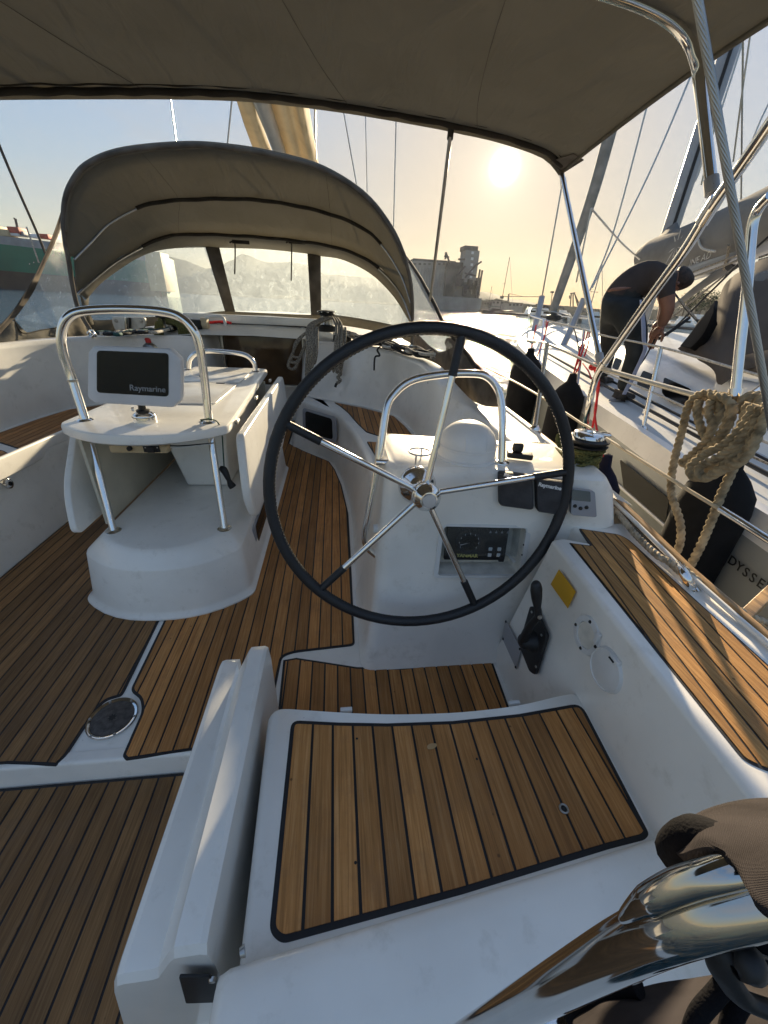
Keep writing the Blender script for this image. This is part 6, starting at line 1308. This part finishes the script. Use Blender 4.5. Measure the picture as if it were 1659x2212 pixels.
# ================================================================== FAR SHORE
def hz_mat(name, c): return mat(name, c, .95, var=.12, vscale=.05, spec=.05)
HILL = hz_mat('far_hill', (.10, .11, .09)); LAND = hz_mat('shore_scrub', (.09, .085, .06)); CONC = mat('old_concrete', (.34, .32, .29), .9, var=.12, vscale=.12, spec=.1); CONCD = mat('dark_concrete', (.20, .18, .16), .9, var=.2, vscale=.2, spec=.1); CRN = mat('crane_steel', (.12, .10, .09), .7, var=.2, vscale=.5)
def ridge(name, pts, y, ydep, m):
    top = resample(cr([P(a, b, y=y) for a, b in pts], 6), 120); random.seed(len(pts))
    top = [p+V((0, 0, random.uniform(-1, 1)*y*.0012)) for p in top]
    rows = [[V((p.x, p.y-ydep, WATER-2)) for p in top], [p.lerp(V((p.x, p.y-ydep, WATER-2)), .5)+V((0, 0, random.uniform(-1, 1)*y*.003)) for p in top], top, [V((p.x*1.1, p.y+ydep, WATER-2)) for p in top]]
    return st(grid(name, rows, m))
ridge('hills', [(-300, 612), (60, 606), (230, 588), (300, 566), (350, 551), (410, 566), (450, 581), (500, 563), (525, 549), (575, 566), (625, 566), (665, 573), (700, 591), (750, 596), (800, 601), (870, 622), (960, 632), (1000, 636)], 900, 200, HILL)
ridge('hills', [(980, 652), (1010, 640), (1044, 630), (1075, 637), (1100, 645), (1130, 648), (1200, 665), (1300, 668), (1400, 662), (1460, 661), (1516, 655), (1560, 660), (1700, 672), (1900, 690)], 800, 150, HILL)
ridge('far_shore', [(860, 652), (900, 650), (1000, 652), (1040, 648), (1060, 650), (1075, 645), (1110, 655), (1150, 657), (1200, 660), (1260, 664), (1330, 670), (1420, 668), (1470, 664), (1500, 668), (1560, 676), (1700, 690)], 400, 15, LAND)
ridge('far_shore', [(150, 625), (230, 624), (320, 628), (400, 632), (480, 636), (560, 640), (640, 640), (760, 650), (870, 655)], 700, 20, LAND)
def fbox(name, a0, b0, a1, b1, y, dep, m, parent, top=None):
    p = P(a0, (b0+b1)/2, y=y); q = P(a1, (b0+b1)/2, y=y); x0, x1 = p.x, q.x; z1 = (P((a0+a1)/2, b0, y=y)).z; z0 = WATER-1 if top is None else top
    return box(name, ((x0+x1)/2, y+dep/2, (z0+z1)/2), (x1-x0, dep, z1-z0), m, parent)
si = thing('grain_silo', None, 'large grey concrete grain silo with tall elevator tower across the harbour', 'silo')
fbox('storage_block', 890, 566, 985, 660, 270, 30, CONC, si); fbox('roof_gallery', 893, 561, 985, 566, 274, 20, CONCD, si, top=21)
for k in range(9):
    a = 894+k*10.5; p = P(a, 569, y=269.8); q = P(a+5, 571.5, y=269.8); box('gallery_window', (p+q)/2, (abs(q.x-p.x), .4, 1.0), CONCD, si)
for k in range(14):
    p = P(892+k*6.6, 615, y=269.6); lathe('silo_cylinder', [(2.2, 0), (2.2, 21.5)], (p.x+1, 270.6, WATER), CONC, si, 16)
fbox('elevator_tower', 999, 540, 1029, 655, 264, 10, CONC, si); fbox('tower_cap', 1004, 531, 1033, 541, 264, 10, CONCD, si, top=P(1015, 541, y=264).z)
fbox('tower_annex', 988, 575, 1001, 655, 265, 9, CONCD, si); fbox('tower_stair', 1027, 600, 1036, 658, 262, 7, CONC, si)
fbox('machinery_house', 962, 566, 1004, 660, 266, 12, CONCD, si); fbox('loading_annex', 985, 610, 1036, 662, 258, 10, CONCD, si); fbox('quay_shed', 880, 640, 1040, 664, 255, 8, CONC, si)
for k in range(8):
    p = P(1021-k*.9, 546+k*13, y=263.6); box('tower_window', p, (1.4, .4, 1.3), CONC if False else WHT, si)
def lat(name, a, b, r_, m, parent): tube(name, [a, b], r_, m, parent, straight=True, res=6)
for a, b, c, d, y in ((963, 545, 972, 570, 262), (960, 553, 970, 556, 262), (963, 545, 962, 560, 262), (990, 560, 1004, 560, 262), (1004, 590, 1028, 596, 258), (1004, 600, 1030, 570, 258), (1030, 572, 1040, 565, 258), (1025, 655, 1037, 582, 256), (1030, 655, 1042, 584, 256), (1031, 620, 1038, 616, 256), (1029, 640, 1036, 636, 256), (985, 600, 1005, 575, 262)): lat('conveyor', P(a, b, y=y), P(c, d, y=y), .55, CRN, si)
for k in range(14):
    a = 985+k*3.7; random.seed(k); p = P(a, 625+random.uniform(-25, 20), y=257); box('pipework', p, (random.uniform(.8, 3), 1.5, random.uniform(2, 7)), CRN if k % 2 else CONCD, si)
tc_ = thing('tower_crane', None, 'thin tower crane with long horizontal jib on the far shore', 'crane')
lat('mast', P(1097, 660, y=380), P(1099, 635, y=380), .7, CRN, tc_); lat('jib', P(1084, 640.5, y=380), P(1164, 641, y=380), .28, CRN, tc_); fbox('counterweight', 1083, 639, 1088, 645, 380, 3, CRN, tc_, top=P(1085, 645, y=380).z); lat('tie', P(1099, 634, y=380), P(1130, 640.5, y=380), .15, CRN, tc_)
hc = thing('harbour_crane', None, 'small lattice harbour crane beyond the bow of the neighbouring yacht', 'crane')
for a, b, c, d in ((1232, 662, 1234, 634), (1238, 662, 1238, 634), (1232, 634, 1242, 632), (1240, 632, 1256, 668), (1242, 636, 1250, 668), (1230, 638, 1231, 645)): lat('lattice', P(a, b, y=300), P(c, d, y=300), .4, CRN, hc)
lp = thing('harbour_lamp', None, 'tall floodlight mast on the far shore between the two furled sails', 'lamp post')
lat('pole', P(1190, 662, y=280), P(1193, 632, y=280), .25, CRN, lp); box('lamp_head', P(1193, 631, y=280), (2.2, 1, 1), CRN, lp)
lab = ['low tan warehouse right of the tower crane foot', 'long brown quay building behind the small anchored sailboat', 'dark flat-roofed shed on the far quay left of the floodlight mast', 'pale block house on the far quay below the crane jib']
for k, (a0, b0, a1, b1) in enumerate(((1098, 655, 1130, 668), (1040, 652, 1062, 664), (1160, 661, 1200, 674), (1062, 650, 1098, 664))):
    w_ = thing('warehouse', None, lab[k], 'building'); y = 330+k*8
    o1 = fbox('wall', a0, b0, a1, b1, y, 12, (CONC, CONCD, CONCD, CONC)[k], w_); fbox('roof', a0-1, b0-1.5, a1+1, b0, y-1, 14, CONCD, w_, top=P((a0+a1)/2, b0, y=y).z+.05)
    for j in range(4): p = P(a0+(j+.5)*(a1-a0)/4, b0+3.5, y=y-.3); box('window', p, (1.6, .3, 1.4), CRN, w_)
md_ = thing('mudflat_pier', None, 'dark raised pier deck on posts beyond the pulpit of the neighbouring yacht', 'pier')
lat('deck', P(1158, 658, y=200), P(1218, 665, y=200), .45, CRN, md_)
for k in range(8): lat('pile', P(1160+k*8, 658+k*.9, y=200), P(1160+k*8, 672+k*.9, y=200), .18, CRN, md_)
def yacht(px, py, y, L_, label, masth=0, motor=False, col=None, dark=False):
    t = thing('moored_boat', None, label, 'boat', 'boats in the harbour beyond'); c = P(px, py, y=y); c = V((c.x, y, WATER)); h = L_*.11; m = col or (CRN if dark else GEL)
    n = 12; sh_ = []
    for k in range(n+1): u = k/n; sh_.append((u*2-1, (1-max(0, (u*2-1))**2.2)*(1 if u > .05 else .8)))
    r1_ = [c+V((u*L_/2, -w_*L_*.15, h*(1+.25*max(0, u)**2))) for u, w_ in sh_]; r0_ = [c+V((u*L_/2*.93, -w_*L_*.12, -.2)) for u, w_ in sh_]
    r2_ = [c+V((u*L_/2, w_*L_*.15, h*(1+.25*max(0, u)**2))) for u, w_ in sh_]
    r3_ = [c+V((u*L_/2*.93, w_*L_*.12, -.2)) for u, w_ in sh_]
    grid('hull', [r0_, r1_, r2_, r3_], m, t, ang=40)
    hh = h*(2.1 if motor else 1.45)
    loftp('cabin', [c+V((a*L_, b*L_, h)) for a, b in ((-.25, -.09), (.2, -.06), (.2, .06), (-.25, .09))], [c+V((a*L_, b*L_, hh)) for a, b in ((-.22, -.08), (.08, -.05), (.08, .05), (-.22, .08))], GEL if not dark else CRN, t, bevel=L_*.008)
    box('cabin_window', c+V((-.06*L_, -.0845*L_, h*1.0+(hh-h)*.55)), (L_*.22, .03, (hh-h)*.35), DARKW, t)
    if motor: loftp('flybridge', [c+V((a*L_, b*L_, hh)) for a, b in ((-.2, -.07), (.0, -.06), (.0, .06), (-.2, .07))], [c+V((a*L_, b*L_, hh+h*.5)) for a, b in ((-.2, -.07), (-.04, -.06), (-.04, .06), (-.2, .07))], GEL, t, bevel=L_*.006)
    if masth: lat('mast', c+V((.08*L_, 0, h)), c+V((.10*L_, 0, masth)), .10, ALU if not dark else CRN, t); lat('boom', c+V((.08*L_, 0, h+1.2)), c+V((-.3*L_, 0, h+1.3)), .16, GREYC, t); lat('spreader', c+V((.08*L_-.9, 0, masth*.55)), c+V((.08*L_+.9, 0, masth*.55)), .06, ALU, t); lat('forestay', c+V((.10*L_, 0, masth)), c+V((.49*L_, 0, h*1.2)), .05, ALU, t)
    return t
yacht(1075, 668, 165, 13, 'dark small sailing ship anchored in the glare below the silo', masth=19, dark=True)
yacht(1052, 664, 240, 9, 'low sailboat with a short mast close to the silo quay', masth=13, dark=True)
yacht(1153, 676, 120, 10, 'white motorboat behind the near yacht\'s pulpit, left of the furler drum', motor=True)
yacht(1183, 677, 105, 9, 'white motor yacht with flybridge right behind the furled foresail', motor=True)
yacht(1222, 682, 95, 8, 'small white cabin boat right of the furled foresail', motor=True)
yacht(1262, 686, 90, 9, 'white sailboat with bare mast behind the chrome awning pole', masth=11)
yacht(1290, 692, 85, 8, 'white cabin boat just left of the bending person', motor=True)
yacht(1455, 700, 90, 9, 'white sailboat between the person\'s arm and the stays on the right', masth=0)
yacht(1480, 702, 80, 8, 'small motorboat left of the grey sprayhood of the near yacht', motor=True)
yacht(1510, 704, 85, 10, 'rightmost small boat, at the edge of the grey sprayhood', motor=True)
bw = thing('breakwater', None, 'long dark floating pontoon lying across the water beyond the yacht bow', 'pontoon')
tube('deck', [P(1068, 675, y=110)*1, P(1290, 694, y=85), P(1520, 712, y=62)], .25, CRN, bw, res=6, straight=True)
LEAF = mat('dusty_foliage', (.060, .075, .035), .9, var=.4, vscale=.6, spec=.1); BARK = mat('bark', (.08, .06, .045), .9)
def tree(px, py, y, h, label, seed):
    t = thing('tree', None, label, 'tree', 'trees on the far right shore'); random.seed(seed); b = P(px, py, y=y); b = V((b.x, y, 0)); vs = []; fs = []
    tube('trunk', [b+V((0, 0, -1)), b+V((.1, 0, h*.35)), b+V((.3, 0, h*.6))], h*.03, BARK, t, radii=[h*.035, h*.025, h*.012], res=6)
    for k in range(3): tube('limb', [b+V((.1, 0, h*.35)), b+V((random.uniform(-.3, .3)*h, random.uniform(-.2, .2)*h, h*.7))], h*.012, BARK, t, straight=True, res=5)
    blobs = [(V((random.uniform(-.32, .32)*h, random.uniform(-.25, .25)*h, h*random.uniform(.45, .85))), h*random.uniform(.14, .24)) for _ in range(9)]
    for k in range(900):
        c0, r0 = random.choice(blobs); d = V((random.gauss(0, 1), random.gauss(0, 1), random.gauss(0, .8))).normalized()*r0*random.uniform(.5, 1.05); p = b+c0+d
        u = V((random.uniform(-1, 1), random.uniform(-1, 1), random.uniform(-1, 1))).normalized(); v = u.cross(d.normalized()); s = h*.028; i0 = len(vs); vs += [p-u*s, p+v*s*.6, p+u*s, p-v*s*.6]; fs.append((i0, i0+1, i0+2, i0+3))
    mesh('crown', vs, fs, LEAF, t, smooth=False)
for k, (a, b, h) in enumerate(((1470, 690, 9), (1482, 690, 11), (1496, 692, 8), (1505, 693, 12), (1517, 694, 10), (1531, 696, 9))):
    tree(a, b, 150+k*6, h, ['dusty green tree on the far right shore, leftmost by the person\'s arm', 'taller tree second from the left on the far right shore', 'low round tree in the middle of the far right row', 'tallest tree of the far right row, above the small boats', 'fifth tree of the far right row, beside the grey sprayhood', 'rightmost tree of the far row, half hidden by the grey sprayhood'][k], k)
for k in range(5):
    w_ = thing('shore_house', None, ['pale low house at the left end of the far right shore', 'white house under the tallest far tree', 'small cream house behind the moored boats on the right', 'flat grey house between far trees on the right', 'white wide house nearest the grey sprayhood'][k], 'building')
    a = 1462+k*14; y = 140+k*5; fbox('wall', a, 685+k, a+9, 695+k, y, 6, (CONC, GEL, GELC, CONC, GEL)[k], w_); fbox('roof', a-.6, 683.6+k, a+9.6, 685+k, y-.4, 7, CONCD, w_, top=P(a+4, 685+k, y=y).z)
# ---- green ship at the left
shp = thing('cargo_ship', None, 'green hulled cargo ship with dark waterline at the far left', 'ship')
GRS = mat('green_ship_paint', (.004, .17, .11), .55, var=.12, vscale=.15); GRYS = mat('grey_ship_paint', (.33, .34, .36), .6, var=.15, vscale=.3); BOOT = mat('dark_boot_paint', (.030, .022, .020), .7, var=.3, vscale=.2); REDS = mat('rust_red_paint', (.40, .06, .04), .6, var=.2, vscale=.5)
def SY(a): return 150+(a/340)*16
def SP(a, b, dy=0): return P(a, b, y=SY(a)+dy)
aa = [-160, -60, 0, 50, 107, 180, 250, 320, 345]
def line(y0, sl_): return [SP(a, y0+sl_*a) for a in aa]
tr0 = line(509, .120); tr1 = line(527, .115); tr2 = line(584, .085); wl_ = [V((p.x, p.y, WATER-1)) for p in tr2]
grid('bulwark', [tr0, tr1], GRYS, shp); grid('green_hull', [tr1, tr2], GRS, shp); grid('boot_top', [tr2, wl_], BOOT, shp)
fr_ = [V((p.x-3, p.y+22, p.z)) for p in tr0]; grid('deck', [tr0, fr_], GRYS, shp); grid('far_side', [fr_, [V((p.x-3, p.y+22, WATER-1)) for p in tr0]], GRS, shp)
mesh('end_plate', [tr0[-1], fr_[-1], V((fr_[-1].x, fr_[-1].y, WATER-1)), V((tr0[-1].x, tr0[-1].y, WATER-1))], [(0, 1, 2, 3)], GRS, shp)
def sbox(name, a0, b0, a1, b1, m, dy=2, dep=4):
    p = SP(a0, b1, dy); q = SP(a1, b0, dy); box(name, ((p.x+q.x)/2, (p.y+q.y)/2+dep/2, (p.z+q.z)/2), (abs(q.x-p.x), dep, abs(q.z-p.z)), m, shp, bevel=.1)
CRM = mat('cream_ship_paint', (.50, .40, .24), .6, var=.1, vscale=.4)
sbox('lifeboat', 15, 491, 41, 502, REDS); sbox('lifeboat', 83, 506, 104, 514, REDS); sbox('deck_house', 3, 496, 16, 509, CRM); sbox('deck_house', -60, 490, 6, 508, CRM, 4); sbox('lifeboat_cradle', 20, 502, 40, 508, WHT); sbox('winch_house', 42, 500, 50, 509, GRYS); sbox('superstructure', 324, 545, 346, 628, CRM, -1, 8); sbox('rail_box', 60, 506, 80, 512, WHT)
lat('deck_mast', SP(38, 495, 3), SP(33, 472, 3), .35, CRN, shp); lat('deck_mast_arm', SP(33, 472, 3), SP(29, 472, 3), .2, CRN, shp)
for a, b in ((64, 570), (73, 567)): prism('draft_mark', [SP(a-1.2, b, -.1), SP(a, b-1.6, -.1), SP(a+1.2, b, -.1), SP(a, b+1.6, -.1)], (0, -.05, 0), WHT, shp)

# ================================================================== haze of the evening air
hmt = bpy.data.materials.new('haze_air'); hmt.use_nodes = True; ht = hmt.node_tree; ht.nodes.clear()
hv = ht.nodes.new('ShaderNodeVolumePrincipled'); hv.inputs['Color'].default_value = (.90, .93, .97, 1); hv.inputs['Density'].default_value = .00011; hv.inputs['Anisotropy'].default_value = .35
ho = ht.nodes.new('ShaderNodeOutputMaterial'); ht.links.new(hv.outputs[0], ho.inputs['Volume'])
hzb = box('haze', (0, 500, 68.5), (2600, 1800, 142), hmt); hzb['kind'] = 'stuff'

# ================================================================== sub-parts under their parts
def sub(tname, kid, par):
    for t in [o for o in COL.objects if o.parent is None and o.name.split('.')[0] == tname]:
        ps = [o for o in t.children if o.name.split('.')[0] == par]
        if not ps: continue
        for o in [o for o in t.children if o.name.split('.')[0] in kid]:
            m = o.matrix_world.copy(); o.parent = ps[0]; o.matrix_world = m
sub('neighbouring_yacht', ('cabin_window',), 'coachroof'); sub('neighbouring_yacht', ('hull_window', 'hull_letter', 'hull_line'), 'hull_side')
sub('neighbouring_yacht', ('sun_emblem_ray', 'emblem_arc', 'bag_letters', 'bag_top_seam'), 'sail_bag'); sub('neighbouring_yacht', ('dodger_window', 'rolled_flap'), 'spray_dodger')
sub('grain_silo', ('tower_window', 'tower_cap'), 'elevator_tower'); sub('grain_silo', ('gallery_window', 'roof_gallery'), 'storage_block')
sub('warehouse', ('window',), 'wall'); sub('moored_boat', ('cabin_window', 'flybridge'), 'cabin'); sub('tree', ('limb',), 'trunk')
sub('steering_wheel', ('stitching',), 'rim'); sub('steering_wheel', ('hub_cap', 'flange', 'flange_screw'), 'hub')
sub('engine_panel', ('gauge_bezel', 'gauge_dial', 'gauge_needle', 'dial_mark', 'brand_letters', 'button', 'warning_symbol', 'key_switch'), 'gauge_panel')
sub('autopilot_display', ('lcd', 'button'), 'case'); sub('chartplotter', ('screen',), 'case'); sub('instrument_cover', ('brand_letters',), 'shell')
sub('cockpit_table', ('side_locker_frame', 'side_locker_pane'), 'plinth'); sub('cockpit_table', ('locker_lid', 'lid_pull'), 'tabletop'); sub('cockpit_table', ('rail_joint', 'top_collar'), 'handrail')
sub('throttle_lever', ('trim_button', 'grip'), 'arm'); sub('throttle_lever', ('plate_screw',), 'mount_plate'); sub('socket_box', ('switch', 'outlet', 'outlet_cap', 'screw'), 'case')
sub('person', ('ear', 'hair', 'palm', 'finger', 'thumb', 'bare_back'), 'body'); sub('cargo_ship', ('draft_mark',), 'green_hull'); sub('cargo_ship', ('deck_mast_arm',), 'deck_mast')
sub('sprayhood', ('strap_tab',), 'window_strap')
# ================================================================== finish: empties to the foot of their things
def finish():
    bpy.context.view_layer.update()
    for o in list(COL.objects):
        if o.type != 'EMPTY': continue
        pts = [c_.matrix_world @ V(b) for c_ in o.children_recursive if c_.type == 'MESH' for b in c_.bound_box]
        if not pts: continue
        loc = V(((min(p.x for p in pts)+max(p.x for p in pts))/2, (min(p.y for p in pts)+max(p.y for p in pts))/2, min(p.z for p in pts)))
        o.location = loc
        for c_ in o.children: c_.matrix_parent_inverse = Matrix.Translation(-loc)
finish()
